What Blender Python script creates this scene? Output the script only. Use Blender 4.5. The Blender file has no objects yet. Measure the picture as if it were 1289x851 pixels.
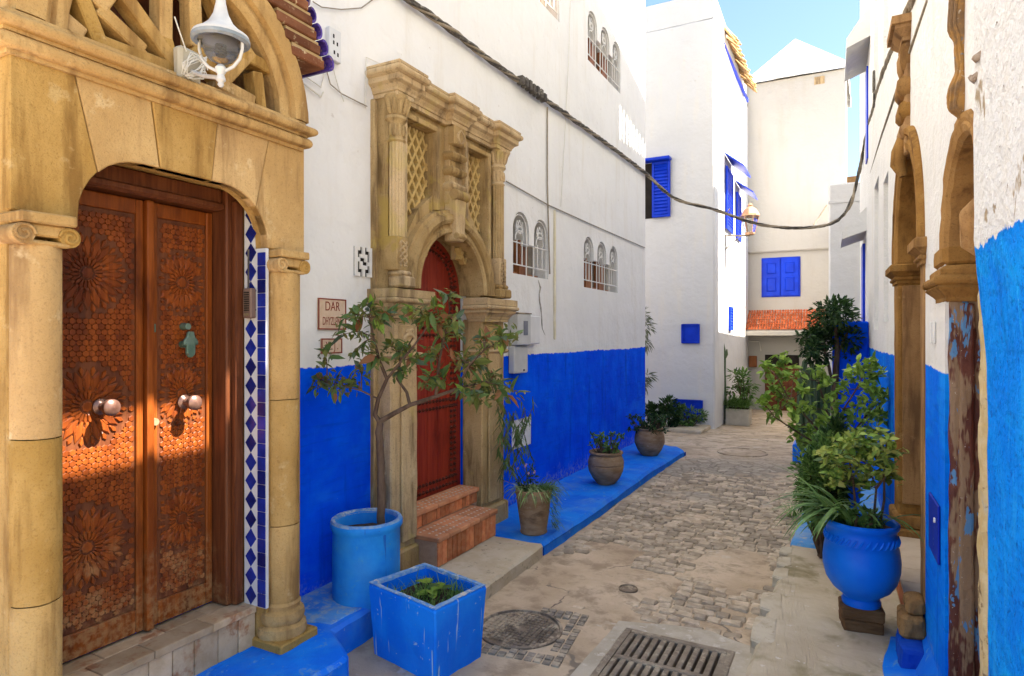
import bpy, bmesh, math, random
from mathutils import Vector, Matrix, noise as mnoise
from mathutils.geometry import tessellate_polygon
R_ = math.radians
random.seed(7)
scene = bpy.context.scene
col = scene.collection

# ---------------------------------------------------------------- camera, sky, sun, exposure
CAM_F = 800.0; VPX = 1067.0; HOR = 422.0; PW, PH = 1289.0, 851.0
THETA = math.atan((VPX - PW / 2) / CAM_F)
CAM_H = 1.6
cam_d = bpy.data.cameras.new('camera'); cam = bpy.data.objects.new('camera', cam_d); col.objects.link(cam)
cam.location = (0, 0, CAM_H); cam.rotation_euler = (R_(90), 0, THETA)
cam_d.sensor_width = 36.0; cam_d.lens = 36.0 * CAM_F / PW
cam_d.shift_y = -(PH / 2 - HOR) / PW
cam_d.clip_start = 0.05; cam_d.clip_end = 2000
scene.camera = cam

SUN_EL = 52.0; SUN_AZ = 15.0            # azimuth from +X (right of the street) towards +Y (down the street)
world = bpy.data.worlds.new('World'); scene.world = world; world.use_nodes = True
wn = world.node_tree
bg = wn.nodes['Background']
sky = wn.nodes.new('ShaderNodeTexSky'); sky.sky_type = 'NISHITA'; sky.sun_disc = False
sky.sun_elevation = R_(SUN_EL); sky.sun_rotation = R_(90 - SUN_AZ)
sky.air_density = 1.0; sky.dust_density = 0.7; sky.ozone_density = 2.0; sky.altitude = 20
wn.links.new(sky.outputs['Color'], bg.inputs['Color']); bg.inputs['Strength'].default_value = 0.066
sd = bpy.data.lights.new('sun', 'SUN'); sun = bpy.data.objects.new('sun', sd); col.objects.link(sun)
sd.energy = 5.0; sd.angle = R_(0.5); sd.color = (1.0, 0.93, 0.825)
sv = Vector((math.cos(R_(SUN_EL)) * math.cos(R_(SUN_AZ)), math.cos(R_(SUN_EL)) * math.sin(R_(SUN_AZ)), math.sin(R_(SUN_EL))))
sun.rotation_euler = sv.to_track_quat('Z', 'Y').to_euler(); sun.location = (6, 4, 14)
scene.render.engine = 'CYCLES'
scene.cycles.max_bounces = 6; scene.cycles.diffuse_bounces = 3; scene.cycles.glossy_bounces = 2; scene.cycles.transmission_bounces = 4
scene.cycles.caustics_reflective = False; scene.cycles.caustics_refractive = False
scene.cycles.use_denoising = True
vs = scene.view_settings
vs.view_transform = 'Standard'; vs.look = 'None'; vs.gamma = 1.0; vs.use_curve_mapping = False
vs.exposure = 2.45

# ---------------------------------------------------------------- helpers
CT, ST = math.cos(THETA), math.sin(THETA)
def ray(px, py):
    u = (px - PW / 2) / CAM_F
    return Vector((u * CT - ST, u * ST + CT, -(py - HOR) / CAM_F))
def at(px, py, X=None, Y=None, Z=None, t=None):
    """a real point of the street seen at a photo pixel, on the plane X=, Y= or Z= (or at depth t)"""
    d = ray(px, py)
    if X is not None: t = X / d.x
    elif Y is not None: t = Y / d.y
    elif Z is not None: t = (Z - CAM_H) / d.z
    return Vector((0, 0, CAM_H)) + d * t

def ident(a, b, c): return (a, b, c)
def LW(a, b, c): return (-3.0 + c, a, b)                    # left wall: a along street, b up, c out
def RW(a, b, c): return (0.4527 - 0.0227 * a - c, a, b)     # right wall
def EW(a, b, c): return (a, 19.0 - c, b)                    # end wall
def BF(a, b, c): return (a, 13.3 - c, b)                    # second building, front
def BS(a, b, c): return (-2.38 - 0.02 * (a - 13.3) + c, a, b)  # second building, side along the street

def mitre(path, o):
    n = len(path); out = []
    for i in range(n):
        p = Vector(path[i])
        d0 = (p - Vector(path[i - 1])).normalized() if i > 0 else None
        d1 = (Vector(path[i + 1]) - p).normalized() if i < n - 1 else None
        if d0 is None: d0 = d1
        if d1 is None: d1 = d0
        n0 = Vector((-d0.y, d0.x)); n1 = Vector((-d1.y, d1.x))
        m = n0 + n1; m.normalize()
        k = o / max(0.3, m.dot(n0))
        out.append(p + m * k)
    return out

class MB:
    def __init__(s, f=ident): s.v = []; s.fc = []; s.f = f; s.m = None
    def add(s, vs, fs):
        k = len(s.v)
        for p in vs:
            q = s.f(*p)
            s.v.append(tuple(s.m @ Vector(q)) if s.m else q)
        s.fc += [tuple(i + k for i in f) for f in fs]
        return s
    def box(s, a0, a1, b0, b1, c0, c1):
        vs = [(a0, b0, c0), (a1, b0, c0), (a1, b1, c0), (a0, b1, c0), (a0, b0, c1), (a1, b0, c1), (a1, b1, c1), (a0, b1, c1)]
        return s.add(vs, [(0, 3, 2, 1), (4, 5, 6, 7), (0, 1, 5, 4), (1, 2, 6, 5), (2, 3, 7, 6), (3, 0, 4, 7)])
    def frustum(s, a0, a1, b0, b1, c0, c1, ia, ib):
        vs = [(a0, b0, c0), (a1, b0, c0), (a1, b1, c0), (a0, b1, c0), (a0 + ia, b0 + ib, c1), (a1 - ia, b0 + ib, c1), (a1 - ia, b1 - ib, c1), (a0 + ia, b1 - ib, c1)]
        return s.add(vs, [(0, 3, 2, 1), (4, 5, 6, 7), (0, 1, 5, 4), (1, 2, 6, 5), (2, 3, 7, 6), (3, 0, 4, 7)])
    def poly(s, outer, c0, c1, holes=(), back=True):
        loops = [list(outer)] + [list(h) for h in holes]
        flat = [p for l in loops for p in l]
        tris = tessellate_polygon([[Vector((p[0], p[1], 0)) for p in l] for l in loops])
        n = len(flat)
        vs = [(p[0], p[1], c1) for p in flat] + [(p[0], p[1], c0) for p in flat]
        fs = [tuple(t) for t in tris]
        if back: fs += [tuple(i + n for i in reversed(t)) for t in tris]
        k = 0
        for l in loops:
            m = len(l)
            for i in range(m):
                j = (i + 1) % m
                fs.append((k + i, k + j, n + k + j, n + k + i))
            k += m
        return s.add(vs, fs)
    def cyl(s, p0, p1, r0, r1=None, n=12, cap=True):
        return s.tube([p0, p1], [r0, r1 if r1 is not None else r0], n, cap)
    def tube(s, pts, rad, n=8, cap=True):
        pts = [Vector(p) for p in pts]
        if not isinstance(rad, (list, tuple)): rad = [rad] * len(pts)
        vs, fs = [], []
        ref = None
        for i, p in enumerate(pts):
            d = (pts[min(i + 1, len(pts) - 1)] - pts[max(i - 1, 0)])
            if d.length < 1e-9: d = Vector((0, 0, 1))
            d.normalize()
            if ref is None:
                ref = Vector((0, 0, 1)) if abs(d.z) < 0.9 else Vector((1, 0, 0))
            x = (ref - d * ref.dot(d)).normalized(); y = d.cross(x); ref = x
            for k in range(n):
                a = 2 * math.pi * k / n
                vs.append(tuple(p + (x * math.cos(a) + y * math.sin(a)) * rad[i]))
        for i in range(len(pts) - 1):
            for k in range(n):
                k2 = (k + 1) % n
                fs.append((i * n + k, i * n + k2, (i + 1) * n + k2, (i + 1) * n + k))
        if cap:
            fs.append(tuple(range(n - 1, -1, -1))); fs.append(tuple((len(pts) - 1) * n + k for k in range(n)))
        return s.add(vs, fs)
    def lathe(s, prof, cx, cy, n=24, a0=0.0, a1=2 * math.pi, sx=1, sy=1, z0=0.0):
        """profile of (r, z) about a vertical axis"""
        full = abs(a1 - a0 - 2 * math.pi) < 1e-6
        m = n if full else n + 1
        vs, fs = [], []
        for r, z in prof:
            for k in range(m):
                a = a0 + (a1 - a0) * k / n
                vs.append((cx + math.cos(a) * r * sx, cy + math.sin(a) * r * sy, z + z0))
        for i in range(len(prof) - 1):
            for k in range(n if full else n):
                k2 = (k + 1) % m
                fs.append((i * m + k, i * m + k2, (i + 1) * m + k2, (i + 1) * m + k))
        return s.add(vs, fs)
    def cornice(s, path, prof):
        """path in (a,c) on the wall, profile of (out, b), mitred; closed off at both ends"""
        vs, fs = [], []
        P = len(path)
        for o, b in prof:
            for q in mitre(path, o): vs.append((q.x, b, q.y))
        for i in range(len(prof) - 1):
            for k in range(P - 1):
                fs.append((i * P + k, i * P + k + 1, (i + 1) * P + k + 1, (i + 1) * P + k))
        fs.append(tuple(i * P for i in range(len(prof)))); fs.append(tuple(i * P + P - 1 for i in reversed(range(len(prof)))))
        return s.add(vs, fs)
    def arcband(s, ca, cb, prof, a0=0.0, a1=math.pi, n=28):
        """closed profile of (r, c) swept round (ca, cb) in the wall plane"""
        m = len(prof); vs, fs = [], []
        for k in range(n + 1):
            t = a0 + (a1 - a0) * k / n
            for r, c in prof: vs.append((ca + math.cos(t) * r, cb + math.sin(t) * r, c))
        for k in range(n):
            for i in range(m):
                j = (i + 1) % m
                fs.append((k * m + i, k * m + j, (k + 1) * m + j, (k + 1) * m + i))
        fs.append(tuple(range(m))); fs.append(tuple(n * m + i for i in reversed(range(m))))
        return s.add(vs, fs)
    def bar(s, p0, p1, w, h, up=(0, 0, 1)):
        p0 = Vector(p0); p1 = Vector(p1); d = (p1 - p0).normalized(); u = Vector(up)
        x = d.cross(u)
        if x.length < 1e-6: x = d.cross(Vector((1, 0, 0)))
        x.normalize(); y = x.cross(d)
        vs = []
        for p in (p0, p1):
            for sx, sy in ((-1, -1), (1, -1), (1, 1), (-1, 1)): vs.append(tuple(p + x * sx * w / 2 + y * sy * h / 2))
        return s.add(vs, [(0, 1, 2, 3), (7, 6, 5, 4), (0, 4, 5, 1), (1, 5, 6, 2), (2, 6, 7, 3), (3, 7, 4, 0)])
    def mesh(s, name, smooth=False, bevel=0.0, rough=0.0, seg=1, sub=0.0, rs=9.0):
        me = bpy.data.meshes.new(name); me.from_pydata(s.v, [], s.fc)
        bm = bmesh.new(); bm.from_mesh(me)
        if smooth or bevel: bmesh.ops.remove_doubles(bm, verts=bm.verts, dist=1e-5)
        bmesh.ops.recalc_face_normals(bm, faces=bm.faces)
        if bevel:
            es = [e for e in bm.edges if len(e.link_faces) == 2 and e.calc_face_angle(0) > R_(28)]
            try: bmesh.ops.bevel(bm, geom=es, offset=bevel, segments=seg, affect='EDGES', profile=0.6, clamp_overlap=True)
            except Exception: pass
        if sub:
            bmesh.ops.triangulate(bm, faces=[f for f in bm.faces if len(f.verts) > 4])
            for _ in range(7):
                es = [e for e in bm.edges if e.calc_length() > sub]
                if not es: break
                bmesh.ops.subdivide_edges(bm, edges=es, cuts=1, use_grid_fill=True)
        if rough:
            for v in bm.verts:
                n = mnoise.noise_vector(v.co * rs); n2 = mnoise.noise_vector(v.co * rs * 3.3); v.co += n * rough + n2 * rough * 0.4
        for f in bm.faces: f.smooth = bool(smooth)
        if smooth:
            for e in bm.edges:
                if len(e.link_faces) == 2 and e.calc_face_angle(0) > R_(40): e.smooth = False
        bm.to_mesh(me); bm.free()
        return me
    def build(s, name, mat, parent=None, smooth=False, bevel=0.0, rough=0.0, seg=1, sub=0.0, rs=9.0):
        return link(name, s.mesh(name, smooth, bevel, rough, seg, sub, rs), mat, parent)

def link(name, me, mat, parent=None, loc=None, rot=None, scl=None):
    o = bpy.data.objects.new(name, me); col.objects.link(o)
    if mat is not None and not me.materials: me.materials.append(mat)
    if parent is not None:
        o.parent = parent
        o.matrix_parent_inverse = Matrix.Translation(-parent.location)
    if loc is not None: o.location = loc
    if rot is not None: o.rotation_euler = rot
    if scl is not None: o.scale = scl
    return o
def thing(name, loc, label, cat, group=None):
    o = bpy.data.objects.new(name, None); col.objects.link(o); o.location = loc; o.empty_display_size = 0.1
    return tag(o, label, cat, group)
def tag(o, label=None, cat=None, group=None, kind=None):
    if label: o['label'] = label
    if cat: o['category'] = cat
    if group: o['group'] = group
    if kind: o['kind'] = kind
    return o
def stuff(o): o['kind'] = 'stuff'; return o
def struct(o): o['kind'] = 'structure'; return o
def arc(ca, cb, r, d0, d1, n=16):
    return [(ca + r * math.cos(R_(d0 + (d1 - d0) * i / n)), cb + r * math.sin(R_(d0 + (d1 - d0) * i / n))) for i in range(n + 1)]

def roll(o, b, r, n=6, a0=-90, a1=90):
    """round moulding: points of a half circle bulging outwards"""
    return [(o + r * math.cos(R_(a0 + (a1 - a0) * i / n)), b + r * math.sin(R_(a0 + (a1 - a0) * i / n))) for i in range(n + 1)]
# ---------------------------------------------------------------- materials
class NT:
    def __init__(s, name):
        s.mat = bpy.data.materials.new(name); s.mat.use_nodes = True
        s.t = s.mat.node_tree; s.b = s.t.nodes['Principled BSDF']
        s._pos = s._obj = None
    def n(s, t): return s.t.nodes.new(t)
    def l(s, a, b): s.t.links.new(a, b)
    def inp(s, sock, v):
        if isinstance(v, bpy.types.NodeSocket): s.l(v, sock)
        elif isinstance(v, (tuple, list)) and len(v) == 3 and sock.type == 'RGBA': sock.default_value = (*v, 1)
        else: sock.default_value = v
    def pos(s):
        if not s._pos: s._pos = s.n('ShaderNodeNewGeometry')
        return s._pos.outputs['Position']
    def obj(s):
        if not s._obj: s._obj = s.n('ShaderNodeTexCoord')
        return s._obj.outputs['Object']
    def island(s):
        return s.n('ShaderNodeNewGeometry').outputs['Random Per Island']
    def rnd(s): return s.n('ShaderNodeObjectInfo').outputs['Random']
    def scalev(s, v, sc, off=None):
        m = s.n('ShaderNodeMapping'); s.l(v, m.inputs['Vector']); m.inputs['Scale'].default_value = sc
        if off: m.inputs['Location'].default_value = off
        return m.outputs['Vector']
    def noise(s, v, scale, detail=6, rough=0.6, dist=0.0):
        x = s.n('ShaderNodeTexNoise'); s.l(v, x.inputs['Vector'])
        x.inputs['Scale'].default_value = scale; x.inputs['Detail'].default_value = min(detail, 4)
        x.inputs['Roughness'].default_value = rough; x.inputs['Distortion'].default_value = dist
        return x.outputs['Fac']
    def voro(s, v, scale, feat='F1', out='Distance', rand=1.0):
        x = s.n('ShaderNodeTexVoronoi'); x.feature = feat; s.l(v, x.inputs['Vector']); x.inputs['Scale'].default_value = scale
        x.inputs['Randomness'].default_value = rand
        return x.outputs[out]
    def step(s, v, lo, hi, a=0.0, b=1.0):
        m = s.n('ShaderNodeMapRange'); m.interpolation_type = 'SMOOTHSTEP'
        s.l(v, m.inputs['Value']); m.inputs['From Min'].default_value = lo; m.inputs['From Max'].default_value = hi
        m.inputs['To Min'].default_value = a; m.inputs['To Max'].default_value = b
        return m.outputs['Result']
    def math(s, op, a, b=0.0):
        m = s.n('ShaderNodeMath'); m.operation = op; s.inp(m.inputs[0], a); s.inp(m.inputs[1], b); return m.outputs[0]
    def mix(s, f, a, b, mode='MIX'):
        m = s.n('ShaderNodeMix'); m.data_type = 'RGBA'; m.blend_type = mode
        s.inp(m.inputs[0], f); s.inp(m.inputs[6], a); s.inp(m.inputs[7], b); return m.outputs[2]
    def sep(s, v):
        m = s.n('ShaderNodeSeparateXYZ'); s.l(v, m.inputs[0]); return m.outputs
    def bump(s, h, strength, dist, prev=None):
        m = s.n('ShaderNodeBump'); s.l(h, m.inputs['Height']); m.inputs['Strength'].default_value = strength; m.inputs['Distance'].default_value = dist
        if prev: s.l(prev, m.inputs['Normal'])
        return m.outputs['Normal']
    def out(s, colr, rough=0.8, normal=None, spec=0.3, metal=0.0):
        s.inp(s.b.inputs['Base Color'], colr); s.inp(s.b.inputs['Roughness'], rough)
        s.b.inputs['Specular IOR Level'].default_value = spec; s.b.inputs['Metallic'].default_value = metal
        if normal: s.l(normal, s.b.inputs['Normal'])
        return s.mat

def surf(name, c1, c2, scale=6, rough=0.8, bump=0.3, bscale=60, bdist=0.004, c3=None, c3s=14, c3t=(0.6, 0.7), c4=None, c4s=3, c4t=(0.58, 0.72), stretch=None, spec=0.12, metal=0.0, rnd=0.0, local=False, island=0.0):
    k = NT(name); v = k.obj() if local else k.pos()
    if stretch: v = k.scalev(v, stretch)
    c = k.mix(k.step(k.noise(v, scale, 6), 0.35, 0.65), c1, c2)
    if c4 is not None: c = k.mix(k.step(k.noise(v, c4s, 5, 0.65, 0.4), *c4t), c, c4)
    if c3 is not None: c = k.mix(k.step(k.noise(v, c3s, 4, 0.7), *c3t), c, c3)
    for amt, src in ((rnd, k.rnd), (island, k.island)):
        if amt:
            h = k.n('ShaderNodeHueSaturation'); k.l(c, h.inputs['Color']); k.l(k.step(src(), 0, 1, 1 - amt, 1 + amt), h.inputs['Value']); c = h.outputs['Color']
    nm = k.bump(k.noise(v, bscale, 3, 0.65), bump, bdist) if bump else None
    return k.out(c, rough, nm, spec, metal)

def wallmat(name, white, zb, blue, blue2, bump=0.5, bscale=18, stain=(0.76, 0.71, 0.62), rag=0.012, under=None, peel=None):
    """lime plaster, painted blue below the height zb"""
    k = NT(name); p = k.pos(); z = k.sep(p)[2]
    streak = k.noise(k.scalev(p, (2.2, 2.2, 0.28)), 2.4, 4, 0.62)
    w = k.mix(k.step(streak, 0.5, 0.76, 0, 0.6), white, stain)
    w = k.mix(k.step(k.noise(p, 1.1, 5, 0.6), 0.45, 0.75, 0, 0.35), w, tuple(c * 0.86 for c in white))
    spots = k.step(k.noise(p, 9, 4, 0.72), 0.665, 0.70)
    w = k.mix(k.math('MULTIPLY', spots, 0.6), w, (0.62, 0.57, 0.5))
    if peel:
        pe = k.step(k.noise(k.scalev(p, (1, 1, 0.55)), peel, 8, 0.7, 0.6), 0.60, 0.64)
        w = k.mix(pe, w, (0.42, 0.33, 0.22))
        w = k.mix(k.step(k.noise(p, 30, 5, 0.7), 0.66, 0.7), w, (0.22, 0.16, 0.11))
    nz = k.noise(p, 14, 6, 0.6)
    hgt = None
    c = w
    if zb is not None:
        b = k.mix(k.step(k.noise(p, 2.6, 6, 0.6), 0.35, 0.7), blue, blue2)
        b = k.mix(k.step(k.noise(k.scalev(p, (6, 6, 0.5)), 3, 4, 0.6), 0.6, 0.8, 0, 0.5), b, tuple(min(1, x * 1.25 + 0.02) for x in blue2))
        if under:
            b = k.mix(k.step(k.noise(p, 46, 6, 0.75), 0.54, 0.68, 0, 0.85), b, under)
            b = k.mix(k.step(k.noise(k.scalev(p, (8, 8, 1.2)), 2.0, 4, 0.65), 0.55, 0.7, 0, 0.6), b, (0.02, 0.36, 0.92))
        b = k.mix(k.step(k.noise(k.scalev(p, (1.0, 1.0, 1.6)), 1.5, 4, 0.65, 0.5), 0.5, 0.68, 0, 0.45), b, (0.012, min(1, blue2[1] * 1.7), min(0.97, blue2[2] * 1.03)))
        b = k.mix(k.step(k.noise(k.scalev(p, (3.5, 3.5, 0.35)), 2.2, 3, 0.6), 0.56, 0.72, 0, 0.5), b, tuple(x * 0.62 for x in blue))
        b = k.mix(k.step(k.noise(k.scalev(p, (1.5, 1.5, 14)), 2.0, 3, 0.6), 0.5, 0.75, 0, 0.35), b, tuple(x * 0.6 for x in blue))
        dust = k.math('ADD', z, k.math('MULTIPLY', k.noise(p, 6, 4, 0.7), 0.5))
        b = k.mix(k.math('MULTIPLY', k.step(dust, 0.12, 0.34, 0.6, 0.0), k.step(k.noise(p, 22, 4, 0.7), 0.42, 0.62)), b, (0.30, 0.40, 0.62))
        b = k.mix(k.step(k.noise(p, 34, 4, 0.75), 0.70, 0.73, 0, 0.7), b, (0.45, 0.55, 0.75))
        e = k.math('ADD', z, k.math('MULTIPLY', k.math('SUBTRACT', k.noise(p, 1.8, 2, 0.5), 0.5), 0.05))
        e = k.math('ADD', e, k.math('MULTIPLY', k.math('SUBTRACT', nz, 0.5), rag * 4))
        if rag > 0.03: e = k.math('ADD', e, k.math('MULTIPLY', k.math('SUBTRACT', k.noise(p, 60, 4, 0.7), 0.5), rag * 3))
        f = k.step(e, zb - 0.004, zb + 0.004)
        c = k.mix(f, b, w)
    n1 = k.bump(k.noise(p, 3.2, 4, 0.55), 0.7, 0.045)
    n2 = k.bump(k.noise(p, bscale, 4, 0.62), bump, 0.012 if bump < .9 else 0.022, n1)
    n3 = k.bump(k.noise(p, bscale * 6, 2, 0.6), bump * 0.6, 0.003, n2)
    return k.out(c, 0.9, n3, 0.05)

def stonemat(name, c1, c2, dark, pale, bump=0.7, moss=None):
    k = NT(name); p = k.pos()
    c = k.mix(k.step(k.noise(p, 3.0, 6, 0.6), 0.35, 0.66), c1, c2)
    c = k.mix(k.step(k.noise(k.scalev(p, (5, 5, 0.7)), 1.8, 4, 0.65), 0.47, 0.70, 0, 0.9), c, dark)
    c = k.mix(k.step(k.noise(p, 7, 7, 0.7), 0.6, 0.72, 0, 0.6), c, pale)
    c = k.mix(k.step(k.noise(p, 60, 3, 0.7), 0.56, 0.70, 0, 0.45), c, dark)
    c = k.mix(k.step(k.noise(p, 150, 2, 0.7), 0.5, 0.75, 0, 0.4), c, dark)
    if moss: c = k.mix(k.step(k.noise(p, 2.2, 5, 0.6, 0.5), 0.58, 0.68, 0, 0.8), c, moss)
    h = k.n('ShaderNodeHueSaturation'); k.l(c, h.inputs['Color']); k.l(k.step(k.rnd(), 0, 1, 0.84, 1.12), h.inputs['Value']); k.l(k.step(k.rnd(), 0, 1, 1.05, 0.9), h.inputs['Saturation']); c = h.outputs['Color']
    n1 = k.bump(k.noise(p, 16, 6, 0.65), bump * 0.6, 0.012)
    pit = k.step(k.voro(p, 75, 'F1'), 0.05, 0.3)
    n2 = k.bump(pit, bump * 0.35, 0.003, n1)
    n3 = k.bump(k.noise(p, 160, 4, 0.6), bump * 0.6, 0.002, n2)
    return k.out(c, 0.95, n3, 0.05)

def paintmat(name, c1, c2, chip, streaks=True, rough=0.55, worn=0.0, local=False, under=(0.55, 0.5, 0.42)):
    k = NT(name); p = k.obj() if local else k.pos()
    c = k.mix(k.step(k.noise(p, 4, 6, 0.6), 0.35, 0.68), c1, c2)
    if streaks:
        st = k.step(k.noise(k.scalev(p, (26, 26, 0.6)), 1.6, 3, 0.5), 0.655, 0.69)
        c = k.mix(k.math('MULTIPLY', st, 0.8), c, chip)
    c = k.mix(k.step(k.noise(p, 26, 8, 0.75), 0.66, 0.70, 0, 0.8), c, chip)
    if worn:
        c = k.mix(k.step(k.noise(p, 11, 4, 0.75, 0.3), 0.60 - worn, 0.74 - worn, 0, 0.75), c, under)
        c = k.mix(k.step(k.noise(p, 2.2, 4, 0.6), 0.5, 0.75, 0, 0.4), c, under)
    n1 = k.bump(k.noise(p, 12, 6, 0.6), 0.35, 0.01)
    n2 = k.bump(k.noise(p, 70, 5, 0.6), 0.3, 0.003, n1)
    return k.out(c, rough, n2, 0.2)

def woodmat(name, c1, c2, dark, worn=None, grain=(22, 22, 1.2), rough=0.45, island=False, zworn=None, spec=0.16):
    k = NT(name); p = k.pos()
    g = k.noise(k.scalev(p, grain), 2.2, 6, 0.65, 0.6)
    c = k.mix(k.step(g, 0.35, 0.68), c1, c2)
    if island: c = k.mix(k.step(k.island(), 0.62, 0.95, 0, 0.5), c, dark)
    c = k.mix(k.step(k.noise(k.scalev(p, (3, 3, 0.8)), 2.2, 5, 0.6), 0.52, 0.72, 0, 0.85), c, dark)
    r = rough
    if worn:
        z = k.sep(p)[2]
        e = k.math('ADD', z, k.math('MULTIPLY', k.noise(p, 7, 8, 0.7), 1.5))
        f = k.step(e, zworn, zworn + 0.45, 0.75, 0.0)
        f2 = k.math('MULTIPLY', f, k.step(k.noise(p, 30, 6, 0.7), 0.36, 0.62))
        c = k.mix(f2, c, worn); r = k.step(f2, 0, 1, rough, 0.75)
    n = k.bump(g, 0.25, 0.003)
    n = k.bump(k.noise(p, 90, 4, 0.6), 0.2, 0.002, n)
    return k.out(c, r, n, spec)

def leafmat(name, c1, c2, rnd=0.35, rough=0.45, trans=0.25):
    k = NT(name)
    src = k.rnd() if rnd > 0 else k.island()
    c = k.mix(src, c1, c2)
    c = k.mix(k.step(k.noise(k.obj(), 30, 3, 0.5), 0.4, 0.7, 0, 0.35), c, tuple(x * 0.55 for x in c1))
    k.out(c, rough, None, 0.2)
    tr = k.n('ShaderNodeBsdfTranslucent'); k.l(c, tr.inputs['Color'])
    mx = k.n('ShaderNodeMixShader'); mx.inputs[0].default_value = trans
    out = k.t.nodes['Material Output']
    k.l(k.b.outputs[0], mx.inputs[1]); k.l(tr.outputs[0], mx.inputs[2]); k.l(mx.outputs[0], out.inputs['Surface'])
    return k.mat

BLUE = (0.0, 0.075, 0.86); BLUE2 = (0.0, 0.115, 0.95)
M = {}
M['wall_left'] = wallmat('plaster_left', (0.84, 0.82, 0.775), 1.395, BLUE, BLUE2, 0.35, 16)
M['wall_right'] = wallmat('plaster_right', (0.82, 0.80, 0.76), 1.44, (0.001, 0.15, 0.86), (0.002, 0.22, 0.94), 0.85, 34, rag=0.008)
M['wall_near'] = wallmat('plaster_near', (0.78, 0.77, 0.74), 1.87, (0.002, 0.22, 0.86), (0.006, 0.30, 0.92), 1.0, 30, rag=0.022, under=(0.002, 0.07, 0.45), peel=5.0)
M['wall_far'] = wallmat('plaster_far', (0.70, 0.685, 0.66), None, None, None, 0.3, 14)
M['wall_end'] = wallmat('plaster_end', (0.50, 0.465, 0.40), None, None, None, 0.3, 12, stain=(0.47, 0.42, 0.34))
M['sand'] = stonemat('sandstone', (0.47, 0.275, 0.085), (0.58, 0.36, 0.125), (0.27, 0.145, 0.045), (0.66, 0.47, 0.22), bump=1.2)
M['lime'] = stonemat('weathered_stone', (0.46, 0.305, 0.135), (0.58, 0.41, 0.20), (0.19, 0.12, 0.055), (0.64, 0.48, 0.26), moss=(0.50, 0.36, 0.11))
M['ochre'] = stonemat('brown_stone', (0.30, 0.155, 0.05), (0.41, 0.225, 0.075), (0.15, 0.075, 0.028), (0.46, 0.29, 0.12))
M['lattice'] = stonemat('yellow_lattice', (0.62, 0.42, 0.16), (0.68, 0.48, 0.20), (0.42, 0.26, 0.1), (0.7, 0.52, 0.26), 0.4)
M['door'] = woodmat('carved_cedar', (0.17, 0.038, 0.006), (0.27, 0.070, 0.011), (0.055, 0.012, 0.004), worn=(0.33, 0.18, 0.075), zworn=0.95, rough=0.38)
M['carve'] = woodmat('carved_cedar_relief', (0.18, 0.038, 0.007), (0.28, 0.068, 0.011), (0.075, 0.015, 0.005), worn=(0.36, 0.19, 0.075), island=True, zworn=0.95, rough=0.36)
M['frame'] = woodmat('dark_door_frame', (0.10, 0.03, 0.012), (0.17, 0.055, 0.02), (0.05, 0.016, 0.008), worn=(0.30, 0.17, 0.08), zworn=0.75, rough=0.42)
M['reddoor'] = woodmat('red_door_wood', (0.24, 0.024, 0.012), (0.32, 0.040, 0.018), (0.13, 0.012, 0.006), rough=0.45, grain=(14, 14, 0.8))
M['enddoor'] = woodmat('far_door_wood', (0.16, 0.05, 0.02), (0.22, 0.07, 0.03), (0.08, 0.025, 0.012))
M['shutterwood'] = woodmat('shutter_wood', (0.26, 0.09, 0.03), (0.33, 0.13, 0.05), (0.15, 0.05, 0.02))
M['peelcol'] = (lambda k: (lambda p: k.out(
    k.mix(k.step(k.noise(p, 70, 7, 0.75), 0.66, 0.7), k.mix(k.step(k.noise(k.scalev(p, (6, 6, 1.6)), 2.2, 8, 0.7, 0.5), 0.575, 0.60),
        k.mix(k.step(k.noise(k.scalev(p, (5, 5, 1.0)), 2.0, 7, 0.7), 0.48, 0.53), k.mix(k.step(k.noise(p, 5, 6, 0.6), 0.4, 0.7), (0.085, 0.020, 0.012), (0.15, 0.045, 0.025)), (0.26, 0.165, 0.095)),
        (0.09, 0.24, 0.46)), (0.52, 0.46, 0.4)),
    0.6, k.bump(k.noise(p, 26, 8, 0.7), 0.8, 0.01), 0.35))(k.pos()))(NT('peeling_brown_paint'))
M['blue_shutter'] = paintmat('blue_shutter_paint', (0.004, 0.035, 0.50), (0.006, 0.05, 0.62), (0.02, 0.10, 0.7), streaks=False, rough=0.4)
M['blue_floor'] = paintmat('blue_floor_paint', (0.002, 0.16, 0.78), (0.006, 0.24, 0.86), (0.30, 0.46, 0.68), streaks=False, worn=0.025, under=(0.16, 0.36, 0.62), rough=0.7)
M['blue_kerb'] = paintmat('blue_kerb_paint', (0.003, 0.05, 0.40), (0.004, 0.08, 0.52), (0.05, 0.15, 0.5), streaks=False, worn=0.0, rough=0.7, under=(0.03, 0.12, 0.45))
M['blue_pale'] = paintmat('pale_blue_paint', (0.10, 0.34, 0.72), (0.16, 0.42, 0.76), (0.45, 0.5, 0.55), streaks=False, worn=0.05, rough=0.75)
M['blue_worn'] = paintmat('worn_blue_paint', (0.02, 0.20, 0.62), (0.10, 0.36, 0.68), (0.42, 0.54, 0.62), streaks=False, worn=0.14, under=(0.40, 0.48, 0.50), rough=0.8)
M['planter_cyl'] = paintmat('cylinder_blue_paint', (0.008, 0.22, 0.72), (0.03, 0.34, 0.80), (0.02, 0.12, 0.52), worn=0.03, under=(0.08, 0.34, 0.6), rough=0.6)
M['planter_box'] = paintmat('box_blue_paint', (0.002, 0.17, 0.84), (0.008, 0.24, 0.90), (0.50, 0.62, 0.70), rough=0.55)
M['planter_rim'] = surf('chipped_rim', (0.30, 0.42, 0.55), (0.10, 0.28, 0.62), 30, 0.85, 0.5, 90, c3=(0.6, 0.58, 0.52), c3t=(0.55, 0.62))
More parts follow.
